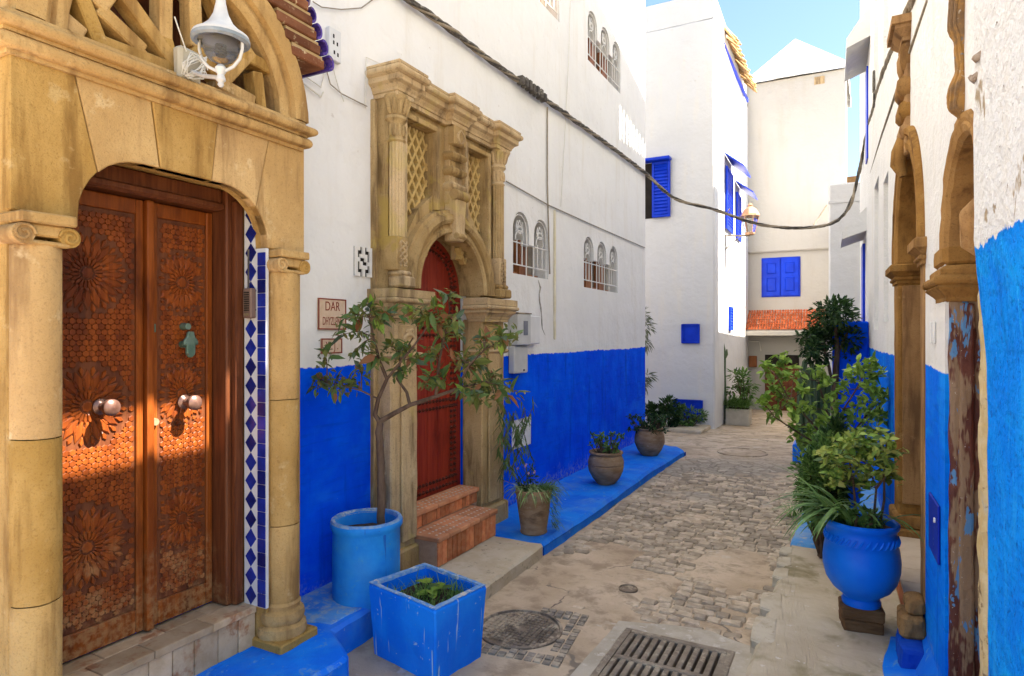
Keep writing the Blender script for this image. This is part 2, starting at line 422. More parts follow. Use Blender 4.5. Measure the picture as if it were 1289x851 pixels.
M['pot_blue'] = paintmat('glossy_blue_pot', (0.002, 0.15, 0.78), (0.004, 0.20, 0.86), (0.03, 0.22, 0.72), streaks=False, rough=0.42)
M['terra'] = surf('brown_terracotta', (0.30, 0.18, 0.09), (0.40, 0.26, 0.15), 8, 0.75, 0.4, 50, c3=(0.50, 0.40, 0.28), c3t=(0.6, 0.75), c4=(0.19, 0.11, 0.06), stretch=(1, 1, 2.5))
M['soil'] = surf('soil', (0.06, 0.042, 0.026), (0.10, 0.07, 0.045), 30, 0.95, 1.0, 60, 0.02)
M['concrete'] = surf('concrete_slab', (0.54, 0.43, 0.28), (0.62, 0.52, 0.37), 5, 0.9, 0.6, 60, 0.006, c3=(0.26, 0.22, 0.16), c3t=(0.6, 0.72), c4=(0.36, 0.29, 0.18))
M['path'] = surf('cement_path', (0.50, 0.41, 0.28), (0.60, 0.51, 0.37), 3.0, 0.88, 0.5, 45, 0.006, c3=(0.66, 0.60, 0.50), c3s=16, c3t=(0.62, 0.70), c4=(0.30, 0.25, 0.14), c4s=2.6, c4t=(0.50, 0.68))
M['tilestone'] = surf('step_stone', (0.44, 0.30, 0.165), (0.54, 0.39, 0.235), 9, 0.7, 0.4, 60, 0.004, c3=(0.36, 0.17, 0.08), c3s=7, c3t=(0.52, 0.66), rnd=0.22)
M['brick'] = surf('red_brick', (0.58, 0.18, 0.07), (0.66, 0.26, 0.11), 20, 0.85, 0.5, 90, 0.003, c3=(0.6, 0.38, 0.25), c3t=(0.62, 0.75), rnd=0.28)
M['bricktop'] = surf('red_step_tile', (0.60, 0.24, 0.11), (0.68, 0.32, 0.16), 12, 0.8, 0.3, 90, 0.003, c3=(0.60, 0.42, 0.28), c3t=(0.62, 0.75), rnd=0.14)
M['cobble'] = surf('cobble_stone', (0.40, 0.31, 0.21), (0.53, 0.425, 0.30), 14, 0.75, 0.6, 40, 0.008, c3=(0.62, 0.51, 0.37), c3t=(0.58, 0.7), rnd=0.26)
M['paving'] = surf('square_tile', (0.24, 0.20, 0.155), (0.34, 0.28, 0.21), 14, 0.85, 0.6, 60, 0.004, c3=(0.46, 0.37, 0.26), c3t=(0.48, 0.6), rnd=0.2)
M['iron'] = surf('worn_iron', (0.16, 0.12, 0.085), (0.25, 0.19, 0.135), 9, 0.75, 0.5, 90, 0.003, c3=(0.48, 0.38, 0.26), c3s=7, c3t=(0.46, 0.62), metal=0.1)
M['grate'] = surf('dusty_cast_iron', (0.22, 0.17, 0.12), (0.31, 0.25, 0.18), 12, 0.8, 0.5, 80, 0.003, c3=(0.42, 0.35, 0.25), c3t=(0.52, 0.66))
M['dark'] = surf('drain_dark', (0.02, 0.017, 0.014), (0.03, 0.025, 0.02), 8, 0.9, 0)
M['white_metal'] = surf('white_grille_paint', (0.78, 0.76, 0.70), (0.82, 0.80, 0.75), 20, 0.5, 0.1, 80, c3=(0.45, 0.34, 0.22), c3t=(0.66, 0.72))
M['enamel'] = surf('white_enamel', (0.58, 0.56, 0.51), (0.66, 0.64, 0.59), 12, 0.4, 0.1, 60, c3=(0.40, 0.30, 0.19), c3s=20, c3t=(0.63, 0.69))
M['plastic'] = surf('grey_plastic', (0.50, 0.50, 0.48), (0.56, 0.56, 0.54), 8, 0.5, 0.05, 60)
M['cable'] = surf('old_cable', (0.07, 0.062, 0.055), (0.13, 0.115, 0.095), 20, 0.8, 0.6, 60, 0.005, c3=(0.30, 0.27, 0.22), c3t=(0.55, 0.68))
M['cable_tan'] = surf('tan_cable', (0.28, 0.23, 0.16), (0.36, 0.30, 0.22), 20, 0.8, 0.3, 60)
M['wire_white'] = surf('painted_wire', (0.70, 0.66, 0.55), (0.76, 0.72, 0.62), 20, 0.7, 0.2, 60)
M['rooftile'] = surf('clay_roof_tile', (0.50, 0.115, 0.042), (0.60, 0.17, 0.065), 8, 0.8, 0.3, 60, island=0.22, c3=(0.66, 0.46, 0.34), c3s=9, c3t=(0.62, 0.7))
M['tile_white'] = surf('glazed_white', (0.62, 0.62, 0.62), (0.70, 0.69, 0.66), 12, 0.25, 0.1, 40)
M['tile_blue'] = surf('glazed_blue', (0.006, 0.014, 0.15), (0.010, 0.026, 0.24), 12, 0.22, 0.15, 40, rnd=0.4, spec=0.5)
M['tile_purple'] = surf('glazed_purple', (0.05, 0.025, 0.20), (0.10, 0.06, 0.30), 20, 0.3, 0.4, 40, c3=(0.30, 0.20, 0.14), c3t=(0.58, 0.66))
M['bark'] = surf('bark', (0.095, 0.058, 0.038), (0.16, 0.105, 0.07), 18, 0.9, 0.8, 60, 0.006, stretch=(1, 1, 0.3))
M['woodblock'] = surf('old_wood_block', (0.14, 0.07, 0.03), (0.22, 0.12, 0.055), 10, 0.85, 0.8, 40, 0.008, stretch=(0.4, 3, 3))
M['bronze'] = surf('green_bronze', (0.10, 0.17, 0.12), (0.17, 0.24, 0.18), 20, 0.6, 0.3, 60, metal=0.5, c3=(0.14, 0.10, 0.06))
M['knob'] = surf('brass_knob', (0.10, 0.045, 0.03), (0.17, 0.09, 0.065), 10, 0.3, 0.1, 60, metal=0.35, spec=0.5)
M['brass'] = surf('dull_brass', (0.34, 0.26, 0.14), (0.42, 0.34, 0.2), 20, 0.45, 0.2, 60, metal=0.6)
M['sign'] = surf('sign_ceramic', (0.62, 0.45, 0.31), (0.70, 0.53, 0.38), 14, 0.55, 0.1, 50)
M['sign_red'] = surf('sign_paint', (0.22, 0.035, 0.022), (0.28, 0.05, 0.03), 20, 0.6, 0)
M['cream'] = surf('cream_lattice', (0.62, 0.55, 0.44), (0.68, 0.61, 0.5), 9, 0.8, 0.2, 60)
M['tent'] = surf('white_canvas', (0.78, 0.78, 0.77), (0.82, 0.82, 0.81), 4, 0.8, 0.15, 20)
M['reed'] = surf('reed_mat', (0.42, 0.25, 0.10), (0.55, 0.36, 0.17), 20, 0.9, 0.5, 60, rnd=0.2)
M['copper'] = surf('copper_lantern', (0.40, 0.22, 0.12), (0.50, 0.30, 0.18), 10, 0.5, 0.2, 60, metal=0.4)
M['white_panel'] = surf('white_panel', (0.70, 0.69, 0.66), (0.76, 0.75, 0.72), 6, 0.5, 0.1, 40, c3=(0.5, 0.48, 0.43), c3t=(0.64, 0.72))
M['conc_planter'] = surf('concrete_planter', (0.55, 0.49, 0.38), (0.62, 0.56, 0.45), 8, 0.9, 0.5, 50)
k = NT('frosted_glass'); k.b.inputs['Transmission Weight'].default_value = 0.92; k.b.inputs['IOR'].default_value = 1.12
M['glass'] = k.out((0.95, 0.92, 0.85), 0.12, None, 0.5)
M['leaf_a'] = leafmat('leaf_olive', (0.0825, 0.1575, 0.042), (0.15, 0.225, 0.0675))
M['leaf_g'] = leafmat('leaf_warm_green', (0.12, 0.16, 0.03), (0.21, 0.22, 0.05))
M['leaf_t'] = leafmat('leaf_yellow_small', (0.12, 0.22, 0.03), (0.38, 0.42, 0.08), rnd=0)
M['leaf_s'] = leafmat('leaf_small', (0.09, 0.15, 0.03), (0.24, 0.20, 0.06), rnd=0)
M['leaf_b'] = leafmat('leaf_grey_green', (0.0693, 0.1109, 0.0601), (0.1701, 0.2268, 0.1276))
M['leaf_c'] = leafmat('leaf_lime', (0.204, 0.336, 0.042), (0.288, 0.408, 0.06))
M['leaf_d'] = leafmat('leaf_russet', (0.24, 0.096, 0.042), (0.312, 0.156, 0.06))
M['leaf_e'] = leafmat('leaf_bright', (0.1644, 0.3289, 0.0448), (0.4186, 0.5382, 0.1046))
M['leaf_f'] = leafmat('leaf_yellow', (0.396, 0.44, 0.088), (0.506, 0.506, 0.143))
M['aloe'] = leafmat('aloe_green', (0.075, 0.1714, 0.0375), (0.2299, 0.3941, 0.115))
M['bush_dark'] = leafmat('bush_dark', (0.0172, 0.0429, 0.0125), (0.0658, 0.1316, 0.0359), rnd=0)
M['bush_mid'] = leafmat('bush_mid', (0.059, 0.1299, 0.0295), (0.1991, 0.3439, 0.0815), rnd=0)
M['bush_lime'] = leafmat('bush_lime', (0.1327, 0.2543, 0.0331), (0.4069, 0.5763, 0.1017), rnd=0)
M['grass'] = leafmat('grass_green', (0.115, 0.2444, 0.0431), (0.2444, 0.4025, 0.0862), rnd=0)
M['spider'] = leafmat('spider_green', (0.192, 0.312, 0.084), (0.48, 0.552, 0.264), rnd=0)
M['oleander'] = leafmat('oleander_green', (0.132, 0.168, 0.084), (0.24, 0.264, 0.144), rnd=0)
M['cactus'] = leafmat('cactus_green', (0.07, 0.12, 0.05), (0.12, 0.17, 0.08), rnd=0, trans=0.0)
M['petal'] = surf('pink_petal', (0.6, 0.3, 0.38), (0.7, 0.45, 0.5), 20, 0.6, 0)
M['yellow_petal'] = surf('yellow_petal', (0.7, 0.5, 0.02), (0.75, 0.55, 0.05), 20, 0.6, 0)
# ================================================================ the setting
def zg(Y):
    return -0.2 - 0.03 * max(0.0, Y - 9.5)
g = MB(); g.box(-400, 400, -400, 400, -1.2, -0.60)
struct(g.build('ground', surf('far_ground', (0.34, 0.29, 0.21), (0.42, 0.36, 0.27), 0.6, 0.95, 0.3, 3, 0.02)))

def cmask(x, y):
    if y < 3.9 or y > 8.6: return 0.0
    n = mnoise.noise(Vector((x * 1.1, y * 0.8, 3.7))) + 0.35 * mnoise.noise(Vector((x * 3.1, y * 2.9, 1.7)))
    lim = -0.34
    if y < 4.75: lim = -0.22 if x < -1.45 else (-0.1 if x > -0.95 else 0.35)
    if y < 4.3: lim = 0.25
    if y > 7.2: lim = -0.12
    if (x + 0.78) ** 2 / 0.09 + (y - 5.15) ** 2 / 0.22 < 1: lim = 0.9
    return 1.0 if n > lim else 0.0
xs = [-8 + 0.5 * i for i in range(11)] + [-2.8 + 0.036 * i for i in range(94)] + [0.62, 1.2, 2.5]
ys = [-5 + 0.6 * i for i in range(12)] + [2.2 + 0.036 * i for i in range(178)] + [8.65 + 0.09 * i for i in range(140)]
sm = MB(); vs_, fs_ = [], []
for y in ys:
    for x in xs:
        h = zg(y) + 0.016 * mnoise.noise(Vector((x * 0.9, y * 0.7, 0))) + 0.007 * mnoise.noise(Vector((x * 3.5, y * 3.1, 5)))
        h += 0.0035 * mnoise.noise(Vector((x * 13, y * 12, 9))) + 0.002 * mnoise.noise(Vector((x * 30, y * 30, 4)))
        h -= 0.009 * cmask(x, y)
        if -1.2 < x < -0.56 and 3.06 < y < 3.76: h = zg(y) - 0.16          # the drain shaft
        vs_.append((x, y, h))
nx = len(xs)
for j in range(len(ys) - 1):
    for i in range(nx - 1): fs_.append((j * nx + i, j * nx + i + 1, (j + 1) * nx + i + 1, (j + 1) * nx + i))
sm.add(vs_, fs_)
k = NT('street_cement'); p = k.pos()
c = k.mix(k.step(k.noise(p, 1.6, 7, 0.62), 0.34, 0.66), (0.50, 0.37, 0.235), (0.66, 0.515, 0.355))
c = k.mix(k.step(k.noise(p, 4.6, 8, 0.68, 0.3), 0.46, 0.66, 0, 0.85), c, (0.34, 0.245, 0.155))
c = k.mix(k.step(k.noise(p, 3.1, 8, 0.7), 0.60, 0.70, 0, 0.75), c, (0.66, 0.585, 0.47))
c = k.mix(k.step(k.noise(p, 40, 5, 0.7), 0.6, 0.72, 0, 0.6), c, (0.27, 0.22, 0.16))
wv = k.n('ShaderNodeVectorMath'); wv.operation = 'MULTIPLY_ADD'
nt_ = k.n('ShaderNodeTexNoise'); k.l(p, nt_.inputs['Vector']); nt_.inputs['Scale'].default_value = 3.0; nt_.inputs['Detail'].default_value = 5
k.l(nt_.outputs['Color'], wv.inputs[0]); wv.inputs[1].default_value = (0.5, 0.5, 0.0); k.l(p, wv.inputs[2])
crack = k.step(k.voro(wv.outputs[0], 1.3, 'DISTANCE_TO_EDGE'), 0.003, 0.012)
gate = k.step(k.noise(p, 1.7, 3, 0.5), 0.40, 0.46)
crackm = k.math('MAXIMUM', crack, gate)
c = k.mix(crackm, (0.22, 0.175, 0.125), c)
# far cobbles beyond the built ones
yy = k.sep(p)[1]
vo = k.voro(k.scalev(wv.outputs[0], (6.5, 9.0, 1)), 1.0, 'DISTANCE_TO_EDGE', rand=0.7)
vc = k.voro(k.scalev(wv.outputs[0], (6.5, 9.0, 1)), 1.0, 'F1', 'Color', rand=0.7)
fm = k.math('MULTIPLY', k.math('MULTIPLY', k.step(yy, 6.6, 7.4), k.step(yy, 9.0, 10.5, 1, 0)), k.step(k.noise(p, 1.3, 4, 0.6), 0.40, 0.5))
c2_ = k.mix(k.step(vo, 0.0, 0.10), (0.27, 0.22, 0.16), k.mix(k.sep(vc)[0], (0.36, 0.30, 0.22), (0.52, 0.44, 0.33)))
c = k.mix(fm, c, c2_)
hgt = k.math('MULTIPLY', k.step(vo, 0.0, 0.14), fm)
n1 = k.bump(crackm, 0.4, 0.006); n1 = k.bump(hgt, 0.7, 0.02, n1)
n2 = k.bump(k.noise(p, 22, 7, 0.66), 0.7, 0.014, n1); n3 = k.bump(k.noise(p, 120, 4, 0.6), 0.5, 0.003, n2)
M['street'] = k.out(c, 0.85, n3, 0.25)
street = struct(sm.build('street', M['street'], smooth=True))

# cobble stones: six shared shapes, the largest-looking 300 as pieces of the street, the rest joined
cob_meshes = []
for q in range(6):
    rr = random.Random(40 + q); m = MB()
    pts = []
    for (cx_, cy_) in ((-.5, -.5), (.5, -.5), (.5, .5), (-.5, .5)):
        pts.append((cx_ * rr.uniform(.86, 1.04), cy_ * rr.uniform(.86, 1.04)))
    pts.insert(2, (0.5 * rr.uniform(.95, 1.05), rr.uniform(-.1, .1))); pts.insert(0, (-0.5 * rr.uniform(.95, 1.05), rr.uniform(-.1, .1)))
    pts = [pts[1], pts[2], pts[3], pts[4], pts[5], pts[0]]
    n = len(pts)
    v = [(x * 1.0, y * 1.0, -1.0) for x, y in pts] + [(x, y, -0.22 + rr.uniform(-.05, .05)) for x, y in pts] + [(x * .84, y * .84, 0.0 + rr.uniform(-.09, .09)) for x, y in pts] + [(rr.uniform(-.1, .1), rr.uniform(-.1, .1), 0.1)]
    f = []
    for i in range(n):
        j = (i + 1) % n
        f += [(i, j, n + j, n + i), (n + i, n + j, 2 * n + j, 2 * n + i), (2 * n + i, 2 * n + j, 3 * n)]
    m.add(v, f); me = m.mesh('cobble', smooth=False); me.materials.append(M['cobble']); cob_meshes.append(me)
cobs = []
rr = random.Random(11); y = 3.95
while y < 8.5:
    dy = rr.uniform(0.068, 0.100); x = -2.16 + rr.uniform(0, .06)
    while x < -0.5:
        w = rr.uniform(0.078, 0.155)
        cx_, cy_ = x + w / 2, y + dy / 2 + 0.10 * math.sin(x * 1.3) + 0.02 * mnoise.noise(Vector((x * 3, y * 3, 0)))
        if cmask(cx_, cy_) and rr.random() < 0.94: cobs.append((cx_, cy_, w * 0.97, dy * 0.96, rr.gauss(0, .06), rr.uniform(-.005, .004), rr.randrange(6), rr.gauss(0, .018), rr.gauss(0, .018)))
        x += w
    y += dy
cobs.sort(key=lambda q: q[1])
for (x, y, w, d, a, dz, q, ax, ay) in cobs[:300]:
    link('cobble', cob_meshes[q], None, street, (x, y, zg(y) + 0.004 + dz + 0.016 * mnoise.noise(Vector((x * 0.9, y * 0.7, 0)))), (ax, ay, a), (w, d, 0.05))
if len(cobs) > 300:
    m = MB()
    for (x, y, w, d, a, dz, q, ax, ay) in cobs[300:]:
        T = Matrix.Translation((x, y, zg(y) + 0.003 + dz + 0.016 * mnoise.noise(Vector((x * 0.9, y * 0.7, 0))))) @ Matrix.Rotation(a, 4, 'Z') @ Matrix.Diagonal((w, d, 0.05, 1))
        me = cob_meshes[q]; kk = len(m.v)
        m.v += [tuple(T @ vv.co) for vv in me.vertices]; m.fc += [tuple(i + kk for i in pl.vertices) for pl in me.polygons]
    stuff(m.build('far_cobbles', surf('far_cobble', (0.40, 0.31, 0.21), (0.53, 0.425, 0.30), 14, 0.75, 0.5, 40, 0.008, island=0.3), street))

# pavements on the left: blue step, concrete slab, long blue kerb platform
pv = MB(); pv.poly([(-3.05, -1.5), (-2.23, -1.5), (-2.23, 2.46), (-2.50, 2.64), (-2.52, 3.42), (-3.05, 3.42)], -0.5, -0.02)
pave = struct(pv.build('blue_pavement', M['blue_floor'], bevel=0.02, sub=0.12, rough=0.006))
wp = MB(); wp.poly([(-2.985, 2.63), (-2.72, 2.62), (-2.56, 2.68), (-2.54, 3.02), (-2.56, 3.39), (-2.98, 3.39)], -0.06, -0.012)
wp.build('worn_paint_patch', M['blue_worn'], pave, bevel=0.004, sub=0.08, rough=0.006)
sl = MB(); sl.poly([(-3.02, 3.43), (-2.50, 3.43), (-2.30, 3.46), (-2.17, 3.55), (-2.19, 4.70), (-3.02, 4.70)], -0.5, -0.10)
slab = struct(sl.build('concrete_slab', M['concrete'], bevel=0.018, sub=0.1, rough=0.006))
kp = MB(); kp.poly([(-3.02, 4.705), (-2.20, 4.705), (-2.18, 6.2), (-2.20, 8.0), (-2.14, 9.55), (-2.30, 9.80), (-3.02, 9.95)], -0.5, -0.105)
kerb = struct(kp.build('kerb_platform', M['blue_floor'], bevel=0.03, sub=0.14, rough=0.010, rs=5))
# kerb face in a darker blue
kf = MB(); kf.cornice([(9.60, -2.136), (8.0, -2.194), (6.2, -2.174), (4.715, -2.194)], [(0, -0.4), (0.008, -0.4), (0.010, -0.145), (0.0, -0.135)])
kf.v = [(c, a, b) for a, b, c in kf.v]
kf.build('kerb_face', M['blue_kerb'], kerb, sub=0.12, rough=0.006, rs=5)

# pavement on the right, cement then painted pale blue
rp = MB(); rp.poly([(-0.45, -1.5), (0.6, -1.5), (0.6, 5.70), (-0.43, 5.70), (-0.46, 3.6)], -0.5, -0.12)
rpave = struct(rp.build('cement_path', M['path'], bevel=0.025, sub=0.11, rough=0.008))
rb = MB(); rb.poly([(-0.42, 5.705), (0.6, 5.705), (0.6, 9.6), (-0.34, 9.6), (-0.36, 8.0)], -0.5, -0.11)
struct(rb.build('painted_path', M['blue_pale'], bevel=0.02, sub=0.2, rough=0.006))
ks = MB(); ks.box(-.5, .5, -.5, .5, -.5, .5); ksm = ks.mesh('kerb_stone', bevel=0.12, seg=2, rough=0.10, sub=0.4, rs=3); ksm.materials.append(surf('kerb_stone', (0.52, 0.43, 0.30), (0.62, 0.54, 0.40), 8, 0.85, 0.6, 40, c3=(0.4, 0.31, 0.2)))
for (yc, ln, w) in ((3.98, .36, .13), (4.42, .30, .13), (4.98, .22, .10), (5.25, .20, .10), (5.52, .18, .09)):
    link('kerb_stone', ksm, None, rpave, (-0.425 + random.uniform(-.01, .01), yc, -0.162), (0, 0, random.gauss(0, .05)), (w, ln, 0.095))
# painted skirt where the right wall meets the path
sk = MB(); va, fa = [], []
for i in range(25):
    Y = 2.0 + 2.2 * i / 24; w = 0.04 + 0.10 * max(0, 1 - abs(Y - 3.6) / 1.4) + 0.02 * math.sin(Y * 7) - 0.05 * max(0, (3.0 - Y))
    xw = RW(Y, 0, 0)[0]
    va += [(xw + .02, Y, 0.06), (xw - 0.02, Y, 0.0), (xw - 0.06, Y, -0.095), (xw - 0.06 - w, Y, -0.112), (xw - .075 - w, Y, -0.2)]
for i in range(24):
    for j in range(4): fa.append((i * 5 + j, i * 5 + j + 1, (i + 1) * 5 + j + 1, (i + 1) * 5 + j))
sk.add(va, fa); sk.build('painted_skirt', M['blue_floor'], rpave, smooth=True, rough=0.006)

# drain grate, manholes
gt = thing('drain_grate', (-0.88, 3.42, zg(3.4)), 'square cast iron drain grate with two rows of slots in the street', 'drain grate')
zt = zg(3.4) + 0.012
fr = MB()
for (x0, x1, y0, y1) in ((-1.20, -1.16, 3.06, 3.77), (-0.60, -0.56, 3.06, 3.77), (-1.16, -0.60, 3.06, 3.11), (-1.16, -0.60, 3.72, 3.77)): fr.box(x0, x1, y0, y1, zt - 0.10, zt)
fr.box(-1.16, -0.60, 3.40, 3.44, zt - 0.06, zt - 0.001)
fr.build('frame', M['grate'], gt, bevel=0.006, rough=0.002)
bx = MB(); bx.box(-.016, .016, -.142, .142, -.06, 0); bm_ = bx.mesh('grate_bar', bevel=0.004); bm_.materials.append(M['grate'])
for row, yc in ((0, 3.255), (1, 3.58)):
    for i in range(12): link('grate_bar', bm_, None, gt, (-1.145 + 0.0482 * i + (0.0 if i else 0.0), yc, zt - 0.002 + random.uniform(-.002, .001)))
sh = MB(); sh.box(-1.2, -0.56, 3.05, 3.78, zt - 0.30, zt - 0.13); sh.build('drain_shaft', M['dark'], gt)
cem = MB(); cem.poly([(-1.30, 2.98), (-0.47, 2.99), (-0.46, 3.88), (-0.80, 3.98), (-1.10, 3.90), (-1.27, 3.84)], zg(3.4) - .05, zg(3.4) + 0.008, holes=[[(-1.20, 3.06), (-0.56, 3.06), (-0.56, 3.77), (-1.20, 3.77)]])
cem.build('cement_surround', surf('pale_cement', (0.44, 0.37, 0.27), (0.54, 0.47, 0.36), 6, 0.9, 0.6, 40, c3=(0.62, 0.56, 0.46), c3t=(0.55, 0.68)), street, sub=0.1, rough=0.006, bevel=0.004)

def manhole(x, y, r, label, pattern=True, mat=None):
    mat = mat or M['iron']
    z = zg(y) + 0.012
    t = thing('manhole_cover', (x, y, z), label, 'manhole')
    m = MB(); m.lathe([(r * 1.10, -.04), (r * 1.10, 0.004), (r * 1.03, 0.008), (r * 1.01, -0.004), (r * 1.01, -.04)], x, y, 40, z0=z); m.build('rim', mat, t, smooth=True)
    m = MB(); m.lathe([(r, -.03), (r, 0.0), (0.0001, 0.0)], x, y, 40, z0=z - 0.003); m.build('lid', mat, t)
    if pattern:
        m = MB(); n = 15; s = 2 * r / n
        for i in range(n):
            for j in range(n):
                cx_, cy_ = -r + s * (i + .5), -r + s * (j + .5)
                if math.hypot(cx_, cy_) < r * 0.92 and math.hypot(cx_, cy_) > r * .14: m.frustum(x + cx_ - s * .40, x + cx_ + s * .40, y + cy_ - s * .40, y + cy_ + s * .40, z - .005, z + 0.004, .003, .003)
        stuff(m.build('raised_studs', M['iron'], t))
    return t
manhole(-1.767, 3.455, 0.235, 'round iron manhole cover with small square studs beside square planter')
manhole(-1.37, 4.35, 0.06, 'tiny round iron valve cover set in the street cement', False)
manhole(-1.45, 10.4, 0.34, 'large plain manhole cover at the far end of the street', False, M['street'])
# small paving squares round the near manhole
pm = MB(); pm.frustum(-.024, .024, -.024, .024, -.02, .004, .003, .003); pme = pm.mesh('paving_square'); pme.materials.append(M['paving'])
ca_, sa_ = math.cos(R_(7)), math.sin(R_(7))
for i in range(-6, 7):
    for j in range(-6, 7):
        dx, dy = i * .053, j * .053
        if max(abs(i), abs(j)) >= 5 and math.hypot(dx, dy) > .27 and (i > 0 or j < -3) and random.random() < .85:
            X, Y = -1.76 + dx * ca_ - dy * sa_, 3.45 + dx * sa_ + dy * ca_
            link('paving_square', pme, None, street, (X, Y, zg(Y) + 0.004 + 0.016 * mnoise.noise(Vector((X * 0.9, Y * 0.7, 0))) + random.uniform(-.003, .002)), (0, 0, R_(7)))

# ================================================================ left white building
lb = thing('white_house', (-3.0, 5.8, -0.2), 'long white plastered house with blue painted base on the left', 'house')
def arcade(a0, a1, b0, top, n, gap=0.10, drop=None):
    w = (a1 - a0 - gap * (n - 1)) / n; r = w / 2; spring = top - r
    low = spring - 0.02 if drop is None else drop
    pts = [(a0, b0), (a1, b0)]
    for i in range(n):
        hi = a1 - i * (w + gap)
        pts += [(hi, low if i else spring)] if i else []
        pts += arc(hi - r, spring, r, 0, 180, 10)
        if i < n - 1: pts += [(hi - w, low)]
    return pts
winA = arcade(5.70, 6.56, 2.23, 2.88, 2, 0.12, 2.56)
winB = arcade(7.66, 9.02, 2.22, 2.89, 3, 0.14, 2.60)
winC = arcade(7.80, 9.15, 5.20, 5.90, 3, 0.14, 5.60)
winD = arcade(6.02, 6.88, 5.28, 5.95, 2, 0.12, 5.6)
winE = [(9.75, 6.55), (10.32, 6.55), (10.32, 7.3), (9.75, 7.3)]
door2hole = [(3.86, -0.3), (4.86, -0.3), (4.86, 1.95)] + arc(4.36, 1.95, 0.50, 0, 180, 20)[1:-1] + [(3.86, 1.95)]
tymp = [(1.36, 2.66), (2.41, 2.66), (2.41, 3.3), (1.36, 3.3)]
w = MB(LW); w.poly([(1.14, -0.4), (10.46, -0.4), (10.46, 11.5), (1.14, 11.5)], -0.22, 0.0, [winA, winB, winC, winD, winE, door2hole, tymp], back=True)
w.box(1.14, 1.36, -0.4, 11.5, -5.2, -0.221); w.box(10.24, 10.46, -0.4, 11.5, -5.2, -0.221); w.box(1.361, 10.239, -0.4, 11.3, -5.2, -5.0); w.box(1.361, 10.239, 11.1, 11.3, -5.0, -0.221)
w.build('wall', M['wall_left'], lb)
def bentbars(m, f, pts, r):
    m.tube([f(*p) for p in pts], r, 5)
def window(parent, f, a0, a1, b0, top, n, gap, shut=(0.0,)):
    wd = (a1 - a0 - gap * (n - 1)) / n; r = wd / 2; spring = top - r
    wo = MB(f); wo.box(a0 - .03, a1 + .03, b0 - .04, top + .03, -0.21, -0.19)
    win = wo.build('window', M['wall_left'], parent)
    # wooden casement pieces seen between the panes
    s = MB(f)
    for i in range(n - 1):
        c0 = a0 + wd * (i + 1) + gap * i
        s.box(c0 - .03, c0 + gap + .05, b0, top - r * 1.4, -0.185, -0.10)
    s.box(a0, a1, b0, b0 + .045, -0.185, -0.13)
    s.build('casement', M['shutterwood'], win, bevel=0.004)
    gl = MB(f)
    for i in range(n):
        c0 = a0 + (wd + gap) * i
        gl.box(c0 + .02, c0 + wd - .03, b0 + .05, top - .02, -0.188, -0.17)
    gl.build('pane', surf('window_glass', (0.16, 0.13, 0.10), (0.26, 0.22, 0.17), 3, 0.25, 0, spec=0.5), win)
    g = MB(); br = 0.0075
    for q in (b0 + .10, b0 + .33): bentbars(g, f, [(a0, q, -.02), (a1, q, -.02)], br)
    for i in range(n):
        c0 = a0 + (wd + gap) * i; c1 = c0 + wd; cm = (c0 + c1) / 2
        for a in (c0 + .025, c1 - .025): bentbars(g, f, [(a, b0, -.02), (a, spring, -.02)], br)
        for a in (c0 + wd * .34, c0 + wd * .66): bentbars(g, f, [(a, b0 + .10, -.02), (a, b0 + .36, -.02)], br * .9)
        bentbars(g, f, [(x, y, -.02) for x, y in arc(cm, spring, r - .025, 0, 180, 10)], br)
        bentbars(g, f, [(x, y, -.02) for x, y in arc(cm, b0 + .36, wd * .26, 0, 180, 8)], br * .9)
        for sgn in (-1, 1):
            bentbars(g, f, [(cm + sgn * x, spring + .02 + y, -.02) for x, y in [(q * .02 * math.cos(q * .9) * 0.55, q * .02 * math.sin(q * .9) * .55 + .0) for q in range(9)]], br * .8)
            bentbars(g, f, [(cm, b0 + .36 + wd * .26, -.02), (cm + sgn * wd * .22, spring - .02, -.02), (cm, spring + r * .55, -.02)], br * .8)
    gr = stuff(g.build('grille', M['white_metal'], win, smooth=True))
    return win
window(lb, LW, 5.70, 6.56, 2.23, 2.88, 2, 0.12)
window(lb, LW, 7.66, 9.02, 2.22, 2.89, 3, 0.14)
window(lb, LW, 7.80, 9.15, 5.20, 5.90, 3, 0.14)
window(lb, LW, 6.02, 6.88, 5.28, 5.95, 2, 0.12)
# upper pierced screen
sc = MB(LW); sc.box(9.72, 10.35, 6.5, 7.35, -.21, -.19); wE = sc.build('screen_window', M['wall_left'], lb)
sc = MB(LW)
for i in range(8):
    sc.box(9.75 + .0713 * i + .02, 9.75 + .0713 * i + .05, 6.55, 7.3, -.06, -.02)
for i in range(10):
    sc.box(9.75, 10.32, 6.56 + .075 * i, 6.585 + .075 * i, -.065, -.03)
stuff(sc.build('screen_lattice', M['cream'], wE))
# stucco lumps, cracks and conduit on the wall
cd = MB(LW); cd.box(6.70, 6.735, 1.55, 3.05, 0.0, 0.022); cd.build('plaster_rib', surf('cream_conduit', (0.70, 0.62, 0.42), (0.76, 0.70, 0.54), 9, 0.85, 0.3, 40), lb, bevel=0.006, sub=.1, rough=.003)
dr = MB(LW); va = [(6.28 + .02 * math.sin(i * 1.7) + random.uniform(-.02, .02) + .02 * i, 2.2 - .075 * i, .002) for i in range(9)]
crk = MB(); crk.tube([LW(*p) for p in va], [.004, .012, .008, .010, .013, .006, .010, .006, .002], 5); crk.build('crack', surf('crack_dirt', (0.30, 0.27, 0.22), (0.5, 0.46, 0.4), 30, .95, .3, 60), lb, rough=.006)
# ================================================================ sandstone portal with carved double door (near left)
FC = 0.35                                              # portal face stands this far out of the wall
p1 = thing('sandstone_portal', (-2.7, 1.88, -0.02), 'golden sandstone portal with star tracery arch around carved brown door', 'portal')
